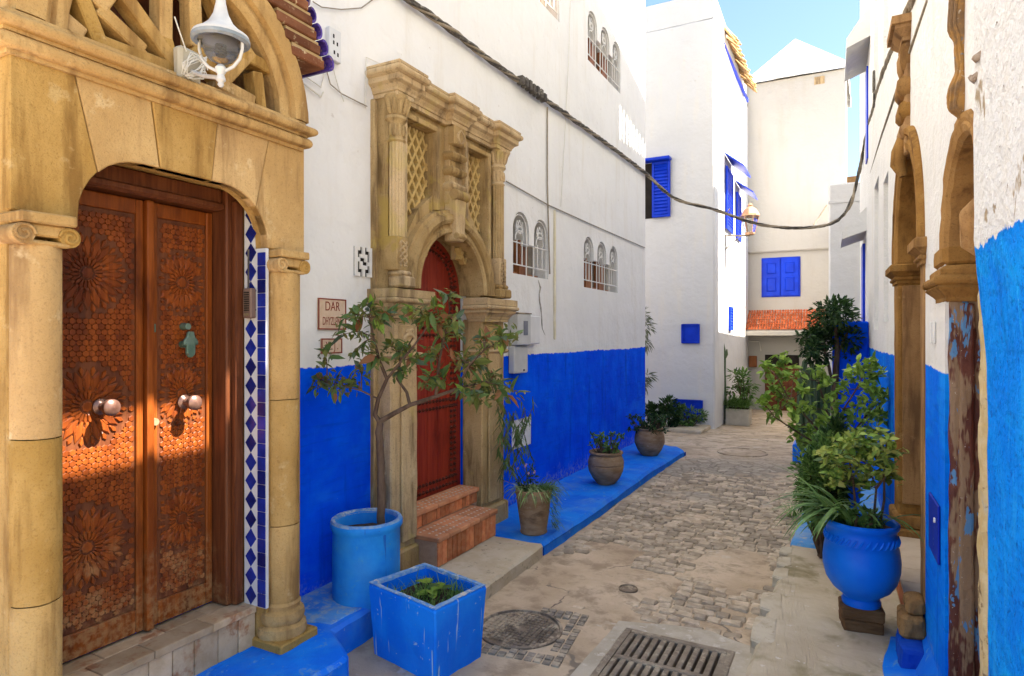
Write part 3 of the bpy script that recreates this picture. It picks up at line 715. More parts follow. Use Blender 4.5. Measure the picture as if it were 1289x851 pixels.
# backing and side walls of the portal
b = MB(LW)
b.box(1.175, 1.335, -0.1, 2.64, 0.002, FC - .02); b.box(2.325, 2.56, -0.1, 2.64, 0.002, FC - .02); b.box(1.336, 2.324, 2.36, 2.64, 0.002, FC - .10)
b.build('jamb', M['sand'], p1, bevel=0.008, rough=0.003)
edge = [(1.40, 2.05)] + arc(1.66, 2.07, .26, 180, 90, 8) + arc(2.06, 2.07, .26, 90, 0, 8) + [(2.32, 2.05)]
full = [(1.175, 2.05)] + edge + [(2.564, 2.05), (2.564, 2.64), (1.175, 2.64)]
b = MB(LW); b.poly([(x, y) for x, y in full], FC - .095, FC - 0.012); b.build('spandrel_core', M['sand'], p1)
# voussoirs: the spandrel cut by slanted joints
joints = [((1.383, 2.642), (1.475, 2.24)), ((1.692, 2.642), (1.735, 2.33)), ((2.024, 2.642), (1.99, 2.33)), ((2.33, 2.642), (2.245, 2.25))]
def edge_between(x0, x1): return [q for q in edge if x0 + 1e-4 < q[0] < x1 - 1e-4]
def ez(x):
    for (xa, ya), (xb, yb) in zip(edge, edge[1:]):
        if xa <= x <= xb and xb > xa: return ya + (yb - ya) * (x - xa) / (xb - xa)
    return 2.05
gp = 0.0022
blocks = []
blocks.append([(1.172, 2.052), (1.40, 2.052)] + edge_between(1.4001, joints[0][1][0]) + [(joints[0][1][0] - gp, ez(joints[0][1][0])), (joints[0][0][0] - gp, 2.642), (1.172, 2.642)])
for ja, jb in zip(joints, joints[1:]):
    blocks.append([(ja[1][0] + gp, ez(ja[1][0]))] + edge_between(ja[1][0] + gp, jb[1][0] - gp) + [(jb[1][0] - gp, ez(jb[1][0])), (jb[0][0] - gp, 2.642), (ja[0][0] + gp, 2.642)])
blocks.append([(joints[3][1][0] + gp, ez(joints[3][1][0]))] + edge_between(joints[3][1][0] + gp, 2.3199) + [(2.32, 2.052), (2.567, 2.052), (2.567, 2.642), (joints[3][0][0] + gp, 2.642)])
for bl in blocks:
    b = MB(LW); b.poly(bl, FC - 0.06, FC + random.uniform(-.002, .002)); b.build('voussoir', M['sand'], p1, bevel=0.004)
# string cornice
b = MB(LW); b.cornice([(1.168, 0.0), (1.168, FC), (2.535, FC), (2.535, 0.0)], [(0, 2.605), (0.012, 2.606), (0.014, 2.622)] + roll(.020, 2.650, .028) + [(.030, 2.680), (.030, 2.692)] + roll(.045, 2.716, .023) + [(.040, 2.742), (.022, 2.748), (.018, 2.764), (-.1, 2.768)])
b.build('cornice', M['sand'], p1, smooth=True, rough=0.003)
# tympanum arch: block with round hole, then moulded rings
oc = (1.885, 2.74); ro = 0.70
out_ = [(1.175, 2.76)] + [(2.605, 2.76)] + [(2.605, 2.9)] + arc(oc[0], oc[1] + .02, ro + .02, 10, 170, 24) + [(1.175, 2.9)]
hole = [(oc[0] + .525, 2.7605)] + arc(oc[0], oc[1] + .02, .525, 4, 176, 28) + [(oc[0] - .525, 2.7605)]
ob = [(1.175, 2.7601)] + hole[::-1] + [(2.56, 2.7601), (2.56, 2.9)] + arc(oc[0], oc[1] + .02, ro + .02, 12, 168, 24) + [(1.175, 2.9)]
b = MB(LW); b.poly(ob, 0.002, FC - .03); b.build('arch_block', M['sand'], p1)
b = MB(LW); b.arcband(oc[0], oc[1] + .02, [(.52, FC - .05), (.52, FC - .01), (.545, FC), (.565, FC), (.575, FC - .02), (.595, FC - .015), (.605, FC + .015), (.64, FC + .022), (.70, FC + .012), (.705, FC - .05)], R_(1), R_(179), 40)
b.build('archivolt', M['sand'], p1, smooth=True, rough=.003)
# interlaced star tracery inside the arch
bars = [((90, -20), (126, 70)), ((118, 12), (176, 66)), ((152, -4), (222, 92)), ((203, -40), (203, 52)), ((238, -30), (241, 62)), ((120, 55), (207, 88)),
        ((266, 103), (315, 130)), ((312, 66), (276, 104)), ((318, 92), (324, 142)), ((82, 52), (130, 72)), ((203, 50), (217, 100)), ((288, 62), (334, 88)),
        ((118, 12), (150, -30)), ((238, 60), (276, 104)), ((262, -10), (290, 62)), ((176, 64), (160, 78)), ((66, 20), (100, 48))]
for (q0, q1) in bars:
    P0 = at(*q0, X=-2.72); P1 = at(*q1, X=-2.72)
    b = MB(); b.bar(P0, P1, 0.085, 0.062, up=(0, P1.z - P0.z, -(P1.y - P0.y)))
    b.build('tracery_bar', M['sand'], p1, bevel=0.006, rough=0.003)
bd = MB(LW); bd.box(1.30, 2.47, 2.70, 3.4, .02, .05); bd.build('tympanum_board', M['frame'], p1)
# engaged columns with ionic capitals and bases
def column(a, r, zb, zt, joints_z, base=True):
    zs = [zb] + joints_z + [zt]
    for z0, z1 in zip(zs, zs[1:]):
        m = MB(); x, y, _ = LW(a, 0, FC - .02)
        m.lathe([(r * .98, z0 + .002), (r, z0 + .008), (r, z1 - .008), (r * .98, z1 - .002)], x, y, 20)
        m.build('drum', M['sand'], p1, smooth=True, rough=0.004)
    m = MB(LW); m.box(a - r * 1.12, a + r * 1.12, zt + .075, zt + .115, 0.1, FC + r * 1.0); m.box(a - r * .8, a + r * .8, zt + .03, zt + .075, 0.1, FC + r * .72); m.box(a - r * .95, a + r * .95, zt - .004, zt + .014, .1, FC + r * .8)
    cap = m.build('capital', M['sand'], p1, bevel=0.006, rough=.002)
    for sg in (-1, 1):
        v = MB(); ca, cb = a + sg * r * .92, zt + .035
        v.cyl(LW(ca, cb, .18), LW(ca, cb, FC + r * .78), .037, n=20)
        sp = [LW(ca + sg * (-1) * math.cos(q * .62) * (.037 - .0022 * q), cb + math.sin(q * .62) * (.037 - .0022 * q), FC + r * .80) for q in range(15)]
        v.tube(sp, .0065, 6); v.build('volute', M['sand'], cap, smooth=True)
    if base:
        m = MB(); x, y, _ = LW(a, 0, FC - .02)
        m.lathe([(r * 1.02, .20), (r * 1.12, .185), (r * 1.05, .17), (r * 1.06, .16), (r * 1.30, .145), (r * 1.34, .115), (r * 1.26, .095), (r * 1.2, .085), (r * 1.42, .07), (r * 1.48, .04), (r * 1.42, .02)], x, y, 24)
        m.build('base', M['sand'], p1, smooth=True, rough=.004)
        m = MB(LW); m.box(a - r * 1.5, a + r * 1.5, -.06, .022, .1, FC + r * 1.32); m.build('plinth', M['sand'], p1, bevel=.008, rough=.004)
column(1.262, .083, .0, 1.93, [.62, 1.22])
column(2.428, .086, .18, 1.93, [.60, 1.26])
# glazed tiles on the far jamb
jt = MB(); jt.box(-2.815, -2.655, 2.3065, 2.3245, .187, 2.05); jt.box(-2.815, -2.748, 2.3066, 2.3244, 2.051, 2.30); jt.build('tile_bed', M['tile_white'], p1)
dm = MB(); dm.poly([(0, -.5), (.5, 0), (0, .5), (-.5, 0)], 0, 1); dme = dm.mesh('tile'); dme.materials.append(M['tile_blue'])
sq = MB(); sq.poly([(-.5, -.5), (.5, -.5), (.5, .5), (-.5, .5)], 0, 1); sqe = sq.mesh('tile', bevel=.04); sqe.materials.append(M['tile_blue'])
nz_ = 21; pz = (2.28 - .19) / nz_
for i in range(nz_):
    z = .19 + pz * (i + .5)
    if 1.60 < z < 1.83 and False: continue
    link('tile', dme, None, p1, (-2.764, 2.3066, z), (R_(90), 0, 0), (.080, pz * .98, .004))
for i in range(26):
    z = .19 + (1.84 / 26) * (i + .5)
    link('tile', sqe, None, p1, (-2.684, 2.3066, z), (R_(90), 0, 0), (.056, .068, .0045))
# threshold step of stone tiles
st = thing('door_step', (-2.8, 1.83, 0), 'tiled stone step in front of carved brown door', 'step')
core = MB(); core.box(-3.0, -2.762, 1.336, 2.322, -.1, .165); core.build('step_core', M['concrete'], st)
yy_ = 1.338
while yy_ < 2.30:
    wv_ = random.uniform(.10, .155); y1 = min(2.320, yy_ + wv_)
    t_ = MB(); t_.box(-2.764, -2.748 + random.uniform(-.002, .002), yy_ + .002, y1 - .002, -.08, .148); t_.build('riser_tile', M['tilestone'], st, bevel=.003)
    yy_ = y1
for xr in ((-2.985, -2.872), (-2.868, -2.736)):
    yy_ = 1.338
    while yy_ < 2.30:
        y1 = min(2.320, yy_ + random.uniform(.2, .3))
        t_ = MB(); t_.box(xr[0], xr[1], yy_ + .0015, y1 - .0015, .15, .187 + random.uniform(-.001, .001)); t_.build('tread_tile', M['tilestone'], st, bevel=.003)
        yy_ = y1
# carved double door
DX = 0.02
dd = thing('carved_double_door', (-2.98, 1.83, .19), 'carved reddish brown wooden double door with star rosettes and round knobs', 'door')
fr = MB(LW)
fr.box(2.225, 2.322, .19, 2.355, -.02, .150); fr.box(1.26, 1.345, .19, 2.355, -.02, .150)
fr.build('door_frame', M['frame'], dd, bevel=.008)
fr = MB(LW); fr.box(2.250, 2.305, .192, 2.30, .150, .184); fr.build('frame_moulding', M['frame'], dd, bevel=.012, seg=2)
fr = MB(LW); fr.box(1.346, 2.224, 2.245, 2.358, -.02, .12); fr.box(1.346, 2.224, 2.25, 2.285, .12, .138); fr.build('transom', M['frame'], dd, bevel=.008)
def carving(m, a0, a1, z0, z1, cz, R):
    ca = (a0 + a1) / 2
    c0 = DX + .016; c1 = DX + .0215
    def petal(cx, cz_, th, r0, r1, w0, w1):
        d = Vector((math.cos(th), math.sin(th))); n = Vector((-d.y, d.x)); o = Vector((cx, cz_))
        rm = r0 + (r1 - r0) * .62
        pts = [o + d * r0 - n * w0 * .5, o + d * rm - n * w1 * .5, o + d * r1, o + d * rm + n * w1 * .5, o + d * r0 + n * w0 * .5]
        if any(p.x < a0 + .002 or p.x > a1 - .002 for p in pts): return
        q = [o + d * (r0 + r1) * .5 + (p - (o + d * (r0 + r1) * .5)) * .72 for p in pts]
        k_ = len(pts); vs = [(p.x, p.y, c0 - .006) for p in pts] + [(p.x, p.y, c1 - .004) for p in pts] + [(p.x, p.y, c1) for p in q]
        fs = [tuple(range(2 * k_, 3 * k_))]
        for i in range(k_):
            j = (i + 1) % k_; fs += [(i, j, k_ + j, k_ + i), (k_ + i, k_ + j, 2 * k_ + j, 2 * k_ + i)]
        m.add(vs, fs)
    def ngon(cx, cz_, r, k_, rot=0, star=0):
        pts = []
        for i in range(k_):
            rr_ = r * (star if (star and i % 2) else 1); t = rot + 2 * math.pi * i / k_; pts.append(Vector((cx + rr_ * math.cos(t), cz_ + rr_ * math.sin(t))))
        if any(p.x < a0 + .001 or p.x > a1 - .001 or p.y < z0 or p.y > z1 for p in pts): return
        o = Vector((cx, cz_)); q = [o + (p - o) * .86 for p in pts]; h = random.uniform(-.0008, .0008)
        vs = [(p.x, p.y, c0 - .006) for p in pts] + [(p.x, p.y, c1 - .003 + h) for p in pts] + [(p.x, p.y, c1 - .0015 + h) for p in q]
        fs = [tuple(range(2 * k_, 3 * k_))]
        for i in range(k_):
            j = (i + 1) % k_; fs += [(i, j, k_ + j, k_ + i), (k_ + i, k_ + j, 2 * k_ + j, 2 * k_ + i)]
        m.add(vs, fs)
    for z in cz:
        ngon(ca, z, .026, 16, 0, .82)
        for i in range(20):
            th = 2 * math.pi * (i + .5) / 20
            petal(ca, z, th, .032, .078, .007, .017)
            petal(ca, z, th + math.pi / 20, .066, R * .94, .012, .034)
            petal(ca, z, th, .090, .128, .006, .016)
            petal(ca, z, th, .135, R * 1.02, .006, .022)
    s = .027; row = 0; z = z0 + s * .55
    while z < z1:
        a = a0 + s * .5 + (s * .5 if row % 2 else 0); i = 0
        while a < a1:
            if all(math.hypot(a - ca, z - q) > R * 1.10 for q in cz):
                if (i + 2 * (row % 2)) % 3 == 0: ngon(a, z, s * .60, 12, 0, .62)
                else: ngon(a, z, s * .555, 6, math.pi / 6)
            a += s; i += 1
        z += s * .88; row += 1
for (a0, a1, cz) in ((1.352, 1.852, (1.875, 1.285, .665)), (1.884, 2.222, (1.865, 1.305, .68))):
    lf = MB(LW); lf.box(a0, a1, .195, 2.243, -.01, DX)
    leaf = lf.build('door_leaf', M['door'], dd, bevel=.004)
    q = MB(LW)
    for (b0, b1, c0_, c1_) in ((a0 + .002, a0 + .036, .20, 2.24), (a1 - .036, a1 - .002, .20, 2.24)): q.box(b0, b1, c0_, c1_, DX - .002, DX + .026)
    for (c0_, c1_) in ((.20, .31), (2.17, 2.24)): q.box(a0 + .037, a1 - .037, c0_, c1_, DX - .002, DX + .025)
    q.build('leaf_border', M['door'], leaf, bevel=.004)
    pn = MB(LW); pn.box(a0 + .037, a1 - .037, .311, 2.169, DX - .002, DX + .0135); pn.build('panel_ground', M['frame'], leaf)  # darker wood colour paints shade into the grooves of the carving
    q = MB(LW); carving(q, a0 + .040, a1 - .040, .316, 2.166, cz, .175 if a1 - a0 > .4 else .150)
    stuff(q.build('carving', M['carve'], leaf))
cp = MB(LW); cp.box(1.851, 1.889, .196, 2.242, -.01, DX + .052); cp.build('meeting_stile', M['door'], dd, bevel=.009, seg=2)
def knob(a, z, parent):
    m = MB(); prof = [(0.0001, -.002), (.034, 0), (.036, .012), (.020, .022), (.017, .045), (.026, .055), (.037, .075), (.037, .095), (.026, .106), (.0001, .109)]
    x0, y0, z0 = LW(a, z, DX + .026); vs, fs = [], []
    n = 20
    for r, d in prof:
        for k_ in range(n): vs.append((x0 + d, y0 + r * math.cos(2 * math.pi * k_ / n), z0 + r * math.sin(2 * math.pi * k_ / n)))
    for i in range(len(prof) - 1):
        for k_ in range(n): fs.append((i * n + k_, i * n + (k_ + 1) % n, (i + 1) * n + (k_ + 1) % n, (i + 1) * n + k_))
    m.add(vs, fs); return m.build('knob', M['knob'], parent, smooth=True)
kp_ = at(128, 512, X=-2.94); knob(kp_.y, kp_.z, dd)
kp_ = at(233, 506, X=-2.94); knob(kp_.y, kp_.z, dd)
# hand-shaped knocker, key plates
kk = at(233, 416, X=-2.94)
m = MB(LW); ca, cb = kk.y, kk.z
m.lathe([], 0, 0) if False else None
hand = [(-.018, .05), (.018, .05), (.024, .02), (.046, -.005), (.040, -.028), (.027, -.02), (.026, -.075), (.010, -.095), (-.012, -.095), (-.027, -.075), (-.027, -.022), (-.042, -.03), (-.046, -.005), (-.025, .02)]
m.poly([(ca + .014 + x * .9, cb - .05 + y * .9) for x, y in hand], DX + .052, DX + .072)
kn = m.build('hand_knocker', M['bronze'], dd, bevel=.005)
m = MB(); m.cyl(LW(ca, cb + .02, DX + .02), LW(ca, cb + .02, DX + .065), .018, .016, 14); m.cyl(LW(ca - .005, cb - .07, DX + .02), LW(ca - .005, cb - .07, DX + .05), .017, n=14); m.build('knocker_boss', M['bronze'], kn, smooth=True)
kk = at(192, 413, X=-2.95); m = MB(LW); m.box(kk.y - .016, kk.y + .016, kk.z - .02, kk.z + .02, DX + .02, DX + .034); m.cyl((kk.y, kk.z, DX + .03), (kk.y, kk.z, DX + .042), .009, n=12); m.build('lock_plate', M['bronze'], dd, bevel=.003)
kk = at(194, 531, X=-2.95); m = MB(); m.cyl(LW(kk.y, kk.z, DX + .02), LW(kk.y, kk.z, DX + .045), .020, .017, 16); m.build('lock_cylinder', M['brass'], dd, smooth=True)
# intercom on the door jamb
ic = at(317, 382, Y=2.30)
ti = thing('intercom', (ic.x, 2.30, ic.z), 'small brown intercom box with speaker slots on blue tiled jamb', 'intercom')
m = MB(); m.box(ic.x - .032, ic.x + .032, 2.268, 2.303, ic.z - .078, ic.z + .078); m.build('housing', surf('brown_plastic', (.19, .12, .09), (.23, .15, .11), 9, .5, .05, 40), ti, bevel=.006)
for i in range(9):
    m = MB(); m.box(ic.x - .018, ic.x + .018, 2.264, 2.2685, ic.z - .040 + .0115 * i, ic.z - .034 + .0115 * i); m.build('slot', M['dark'], ti)  # dark bars on the housing, colour stands for shade in the slots
m = MB(); m.box(ic.x - .018, ic.x + .018, 2.264, 2.2685, ic.z - .064, ic.z - .052); m.build('button', M['brass'], ti)
m = MB(); m.cyl((ic.x - .025, 2.300, ic.z + .07), (ic.x - .025, 2.300, 2.05), .005, n=6); m.build('wire', M['cable'], ti)

# corbelled tile eave at the right of the arch
ev = thing('tiled_eave', (-2.7, 2.6, 3.1), 'small corbelled brick eave with purple glazed tile edge above sandstone arch', 'eave')
eb = at(383, 74, X=-2.62)
mort = surf('eave_mortar', (.44, .30, .14), (.5, .36, .18), 20, .9, .5, 60)
mbk = surf('eave_brick', (.15, .055, .025), (.22, .09, .042), 9, .85, .5, 50, rnd=.25, c3=(.5, .38, .22), c3t=(.56, .66))
for i in range(8):
    y0, z0 = 2.30 - .02 * i, eb.z + .002 + .070 * i
    out = .37; ya = 2.70 - .030 * i
    a0_ = 1.885 + math.sqrt(max(.04, .725 ** 2 - (z0 - 2.76) ** 2)) - .06
    m = MB(LW); m.box(a0_, ya, z0, z0 + .052, .004, out); m.build('corbel_brick', mbk, ev, bevel=.006, rough=.003)
    m = MB(LW); m.box(a0_ + .01, ya - .008, z0 + .052, z0 + .070, .006, out - .012); m.build('mortar_bed', mort, ev)
for i in range(7):
    z0 = eb.z + .03 + .08 * i; ya = 2.73 - .034 * i
    m = MB(); pts = [LW(ya + .035 * math.cos(R_(q)), z0 + .045 * math.sin(R_(q)) + .02, .0) for q in range(-100, 101, 25)]
    va, fa = [], []
    for px_, py_, pz_ in pts:
        for (o, e) in ((0, .015), (.38 - .012 * i, .015)): va.append((px_ + o, py_, pz_))
    for px_, py_, pz_ in pts:
        cy, cz = ya, z0 + .02; dv = Vector((py_ - cy, pz_ - cz)) * .68
        for o in (0, .38 - .012 * i): va.append((-3.0 + o, cy + dv.x, cz + dv.y))
    n = len(pts)
    for j in range(n - 1):
        fa += [(2 * j, 2 * j + 1, 2 * j + 3, 2 * j + 2), (2 * n + 2 * j, 2 * n + 2 * j + 2, 2 * n + 2 * j + 3, 2 * n + 2 * j + 1), (2 * j + 1, 2 * n + 2 * j + 1, 2 * n + 2 * j + 3, 2 * j + 3)]
    fa += [(0, 1, 2 * n + 1, 2 * n), (2 * n - 2, 2 * n - 1, 4 * n - 1, 4 * n - 2)]
    m.add(va, fa); m.build('edge_tile', M['tile_purple'], ev, bevel=.0)
rf = MB(LW); rf.poly([(1.0, 3.62), (2.28, 3.62), (2.40, 3.55), (2.2, 3.9), (1.0, 3.9)], .0, .40); rf.build('eave_top', mort, ev)

# wall lamp in front of the tracery
lt = 2.62
def lp(px, py, t=lt): return at(px, py, t=t)
lam = thing('wall_lantern', tuple(lp(272, 112)), 'white enamel lantern with bell shade and glass globe on sandstone portal', 'lantern')
c0 = lp(278, 48)
def ppx(n): return n / CAM_F * lt
m = MB()
m.lathe([(ppx(5), ppx(60)), (ppx(6), ppx(44)), (ppx(9), ppx(30)), (ppx(15), ppx(18)), (ppx(24), ppx(9)), (ppx(33), ppx(3)), (ppx(34), 0), (ppx(33), -ppx(4)), (ppx(30), -ppx(3)), (ppx(22), ppx(4)), (ppx(3), ppx(16))], c0.x, c0.y, 28, z0=c0.z)
m.build('shade', M['enamel'], lam, smooth=True)
m = MB(); m.lathe([(ppx(34.5), -ppx(1)), (ppx(34.5), -ppx(5)), (ppx(31), -ppx(7)), (ppx(27), -ppx(6)), (ppx(27), -ppx(3))], c0.x, c0.y, 28, z0=c0.z); m.build('shade_rim', surf('rim_metal', (.22, .26, .28), (.32, .34, .34), 20, .6, .3, 60), lam, smooth=True)
m = MB(); m.lathe([(ppx(20), -ppx(4)), (ppx(21), -ppx(12)), (ppx(19.5), -ppx(20)), (ppx(15), -ppx(27)), (ppx(7), -ppx(31)), (.0001, -ppx(32))], c0.x, c0.y, 24, z0=c0.z); m.build('globe', M['glass'], lam, smooth=True)
m = MB()
for i in range(4): m.lathe([(ppx(5.5), -ppx(9 + i * 3)), (ppx(6.5), -ppx(10.5 + i * 3)), (ppx(5.5), -ppx(12 + i * 3))], c0.x, c0.y, 12, z0=c0.z)
m.build('bulb', M['enamel'], lam, smooth=True)
ex = Vector((CT, ST, 0))
m = MB()
for sg in (-1, 1):
    m.tube([c0 + ex * sg * ppx(q[0]) + Vector((0, 0, -ppx(q[1]))) for q in ((27, 2), (27, 14), (24, 26), (16, 36), (4, 42))], ppx(2.0), 8)
m.build('arm', M['enamel'], lam, smooth=True)
m = MB(); m.lathe([(ppx(1.5), -ppx(62)), (ppx(4), -ppx(59)), (ppx(3), -ppx(56)), (ppx(6), -ppx(53)), (ppx(5), -ppx(49)), (ppx(4), -ppx(46)), (ppx(6), -ppx(43)), (ppx(7), -ppx(38)), (ppx(4), -ppx(34)), (.0001, -ppx(33))], c0.x, c0.y, 16, z0=c0.z); m.build('finial', M['enamel'], lam, smooth=True)
P0 = c0 + Vector((0, 0, -ppx(50))); P1 = at(236, 88, X=-2.66)
m = MB(); m.tube([P0, P0 * .5 + P1 * .5 + Vector((0, 0, -.01)), P1], .009, 8); m.build('bracket', M['enamel'], lam, smooth=True)
m = MB(); bxp = at(237, 84, X=-2.63); m.box(bxp.x - .03, bxp.x + .025, bxp.y - .06, bxp.y + .055, bxp.z - .075, bxp.z + .075); m.build('junction_box', surf('weathered_box', (.46, .40, .28), (.54, .48, .36), 12, .8, .4, 50), lam, bevel=.015, rough=.006)
m = MB(); rr = random.Random(5)
for s_ in range(5):
    pts = [bxp + Vector((.035 + rr.uniform(0, .025), .055 * math.cos(i * .9 + s_) + rr.uniform(-.012, .012), .055 * math.sin(i * .9 + s_ * 1.3) - .01 + rr.uniform(-.01, .01))) for i in range(12)]
    m.tube(pts, .0028, 5)
m.tube([bxp + Vector((.03, -.03, .05)), bxp + Vector((.04, -.07, .12)), bxp + Vector((.05, -.1, .17))], .003, 5)
stuff(m.build('wire_coil', M['wire_white'], lam, smooth=True))

# ================================================================ weathered stone portal with studded red door
PC = 0.15; AC, SP = 4.36, 1.95
p2 = thing('carved_stone_portal', (-2.9, 4.36, -.1), 'tall weathered stone portal with lattice panels around red arched door', 'portal')
for (a0, a1) in ((3.57, 3.885), (4.835, 5.24)):
    b = MB(LW); b.box(a0, a1, -.12, 1.74, -.06, PC); pl = b.build('pilaster', M['lime'], p2, bevel=.012, sub=.15, rough=.004)
    inner0, inner1 = (a0 + .04, a1 - .02) if a0 < 4 else (a0 + .03, a1 - .10)
    b = MB(LW); b.box(inner0 + .06, inner1 - .02, .10, 1.44, PC, PC + .022); b.build('pilaster_panel', M['lime'], pl, bevel=.008, rough=.003)
    b = MB(LW); b.box(a0 - .02, a1 + .02, -.14, .06, -.05, PC + .04); b.build('pilaster_foot', M['lime'], pl, bevel=.015, rough=.006)
    b = MB(LW); b.cornice([(a0 - .004, 0), (a0 - .004, PC + .004), (a1 + .004, PC + .004), (a1 + .004, -.05)], [(0, 1.43), (.02, 1.44), (.03, 1.455), (.02, 1.47), (0, 1.475)]); b.build('band', M['lime'], pl, smooth=True)
    cm = (inner0 + inner1) / 2
    b = MB(LW); b.frustum(cm - .09, cm + .09, 1.50, 1.68, PC, PC + .03, .012, .012); fz = b.build('frieze_block', M['lime'], pl)
    b = MB()
    for sg in (-1, 1):
        b.tube([LW(cm + sg * (.012 + .05 * math.sin(q * .55)), 1.525 + .0155 * q, PC + .032) for q in range(9)], [.011, .012, .013, .014, .014, .013, .012, .010, .006], 6)
        b.tube([LW(cm + sg * (.02 + .022 * math.cos(q * .8)), 1.62 + .022 * math.sin(q * .8), PC + .034) for q in range(8)], .009, 6)
    b.build('leaf_ornament', M['lime'], fz, smooth=True, rough=.004)
    im = [(0, 1.72), (.014, 1.722), (.014, 1.745), (.022, 1.748), (.028, 1.765), (.048, 1.79), (.066, 1.80), (.066, 1.822)] + roll(.072, 1.846, .020) + [(.080, 1.868), (.080, 1.925), (.03, 1.932), (-.1, 1.935)]
    b = MB(LW); b.cornice([(a0 + .0, 0), (a0 + .0, PC + .02), (a1, PC + .02), (a1, -.2)], im); b.build('impost', M['lime'], p2, rough=.003)
# upper slab with arch opening and two panel recesses
OR = .475
A_in = [(AC + OR * math.cos(R_(d)), SP + OR * math.sin(R_(d))) for d in range(0, 181, 8)]
outer = [(3.57, 1.936), (AC - OR, 1.936)] + A_in[::-1] + [(AC + OR, 1.936), (5.24, 1.936), (5.24, 3.30), (3.57, 3.30)]
panL = [(3.745, 2.28), (3.93, 2.56), (4.12, 2.70), (4.12, 3.19), (3.745, 3.19)]
panR = [(4.59, 2.70), (4.75, 2.58), (4.93, 2.36), (4.93, 3.19), (4.59, 3.19)]
b = MB(LW); b.poly(outer, -.02, PC - .03, [panL, panR]); b.build('upper_slab', M['lime'], p2)
for (a0, a1, nm) in ((3.745, 4.12, 'L'), (4.59, 4.93, 'R')):
    b = MB(LW); b.box(a0 - .01, a1 + .01, 2.58 if False else 2.25, 3.2, -.015, .02); lpn = b.build('lattice_panel', M['lime'], p2)
    b = MB(); s = .088
    n_ = 18
    for i in range(-n_, n_):
        for sg in (-1, 1):
            # clip diagonal to the panel
            q0 = (a0 + (i * s), 2.22); L_ = 1.0
            seg = []
            for tt in range(0, 41):
                aa = q0[0] + sg * tt * .026 * .62; zz = q0[1] + tt * .026
                lowz = 2.22 if nm == 'L' else 2.22
                if a0 < aa < a1 and zz < 3.19: seg.append((aa, zz))
            if len(seg) > 1: b.bar(LW(*seg[0], .045), LW(*seg[-1], .045 + (.001 if sg > 0 else 0)), .05, .022, up=(0, 1, 0))
    for i in range(6):
        for j in range(13):
            aa = a0 + s * i * .62 + .02; zz = 2.26 + j * .0715
    stuff(b.build('lattice', M['lattice'], lpn))
    # moulded frame around the panel
    for (f0, f1, g0, g1) in ((a0 - .045, a0, 2.58 if nm == 'R' else 2.15, 3.235), (a1, a1 + .045, 2.58 if nm == 'L' else 2.25, 3.235), (a0 - .045, a1 + .045, 3.19, 3.235)):
        b = MB(LW); b.box(f0, f1, g0 if f1 - f0 < .1 else 3.191, g1 if f1 - f0 < .1 else 3.234, PC - .032, PC + (.012 if f1 - f0 < .1 else .010)); b.build('panel_frame', M['lime'], p2, bevel=.010, seg=2, rough=.002)
# moulded arch
b = MB(LW); b.arcband(AC, SP, [(.47, -.2), (.47, PC + .02), (.485, PC + .035), (.51, PC + .035), (.52, PC + .015), (.545, PC + .012), (.555, PC + .04), (.585, PC + .055), (.62, PC + .05), (.635, PC + .02), (.66, PC + .015), (.67, PC - .04), (.67, -.1)], R_(0), R_(180), 44)
b.build('archivolt', M['lime'], p2, rough=.002)
# half columns
for a in (3.625, 5.105):
    hc = MB(LW); hc.box(a - (.045 if a < 4 else .105), a + .105, 1.937, 2.02, PC - .06, PC + .10); hc.box(a - (.05 if a < 4 else .085), a + .085, 2.02, 2.06, PC - .06, PC + .08); hcol = hc.build('column_pedestal', M['lime'], p2, bevel=.014, rough=.003)
    hc = MB(LW); hc.box(a - .065, a + .065, 2.06, 2.30, PC - .06, PC + .062); hc.build('carved_die', M['lime'], hcol, bevel=.006, rough=.003)
    hc = MB()
    for q in range(3):
        hc.tube([LW(a + .038 * math.sin(i * .9 + q * 2), 2.09 + .02 * i, PC + .066) for i in range(10)], .009, 6)
    hc.build('vine_relief', M['lime'], hcol, smooth=True)
    x, y, _ = LW(a, 0, PC + .0)
    hc = MB()
    for q in range(9):     # reeded shaft
        th = R_(-96 + 24 * q); hc.cyl((x + .052 * math.cos(th), y + .052 * math.sin(th), 2.30), (x + .050 * math.cos(th), y + .050 * math.sin(th), 2.98), .0125, n=8)
    hc.cyl((x, y, 2.30), (x, y, 2.98), .050, n=16); hc.build('shaft', M['lime'], hcol, smooth=True)
    hc = MB(); hc.lathe([(.062, 2.965), (.072, 2.98), (.060, 2.995), (.058, 3.10), (.062, 3.11), (.080, 3.13), (.078, 3.15), (.062, 3.16), (.066, 3.20), (.082, 3.27), (.085, 3.30)], x, y, 20); hc.build('capital', M['lime'], hcol, smooth=True, rough=.003)
    hc = MB()
    for q in range(7):
        th = R_(-90 + 30 * q)
        hc.tube([(x + r_ * math.cos(th), y + r_ * math.sin(th), z_) for r_, z_ in ((.064, 3.165), (.076, 3.19), (.085, 3.23), (.098, 3.265), (.106, 3.26), (.102, 3.245))], [.010, .016, .017, .014, .010, .006], 6)
        hc.tube([(x + .062 * math.cos(th), y + .062 * math.sin(th), z_) for z_ in (3.01, 3.05, 3.09)], [.008, .014, .008], 6)
    stuff(hc.build('acanthus', M['lime'], hcol, smooth=True))
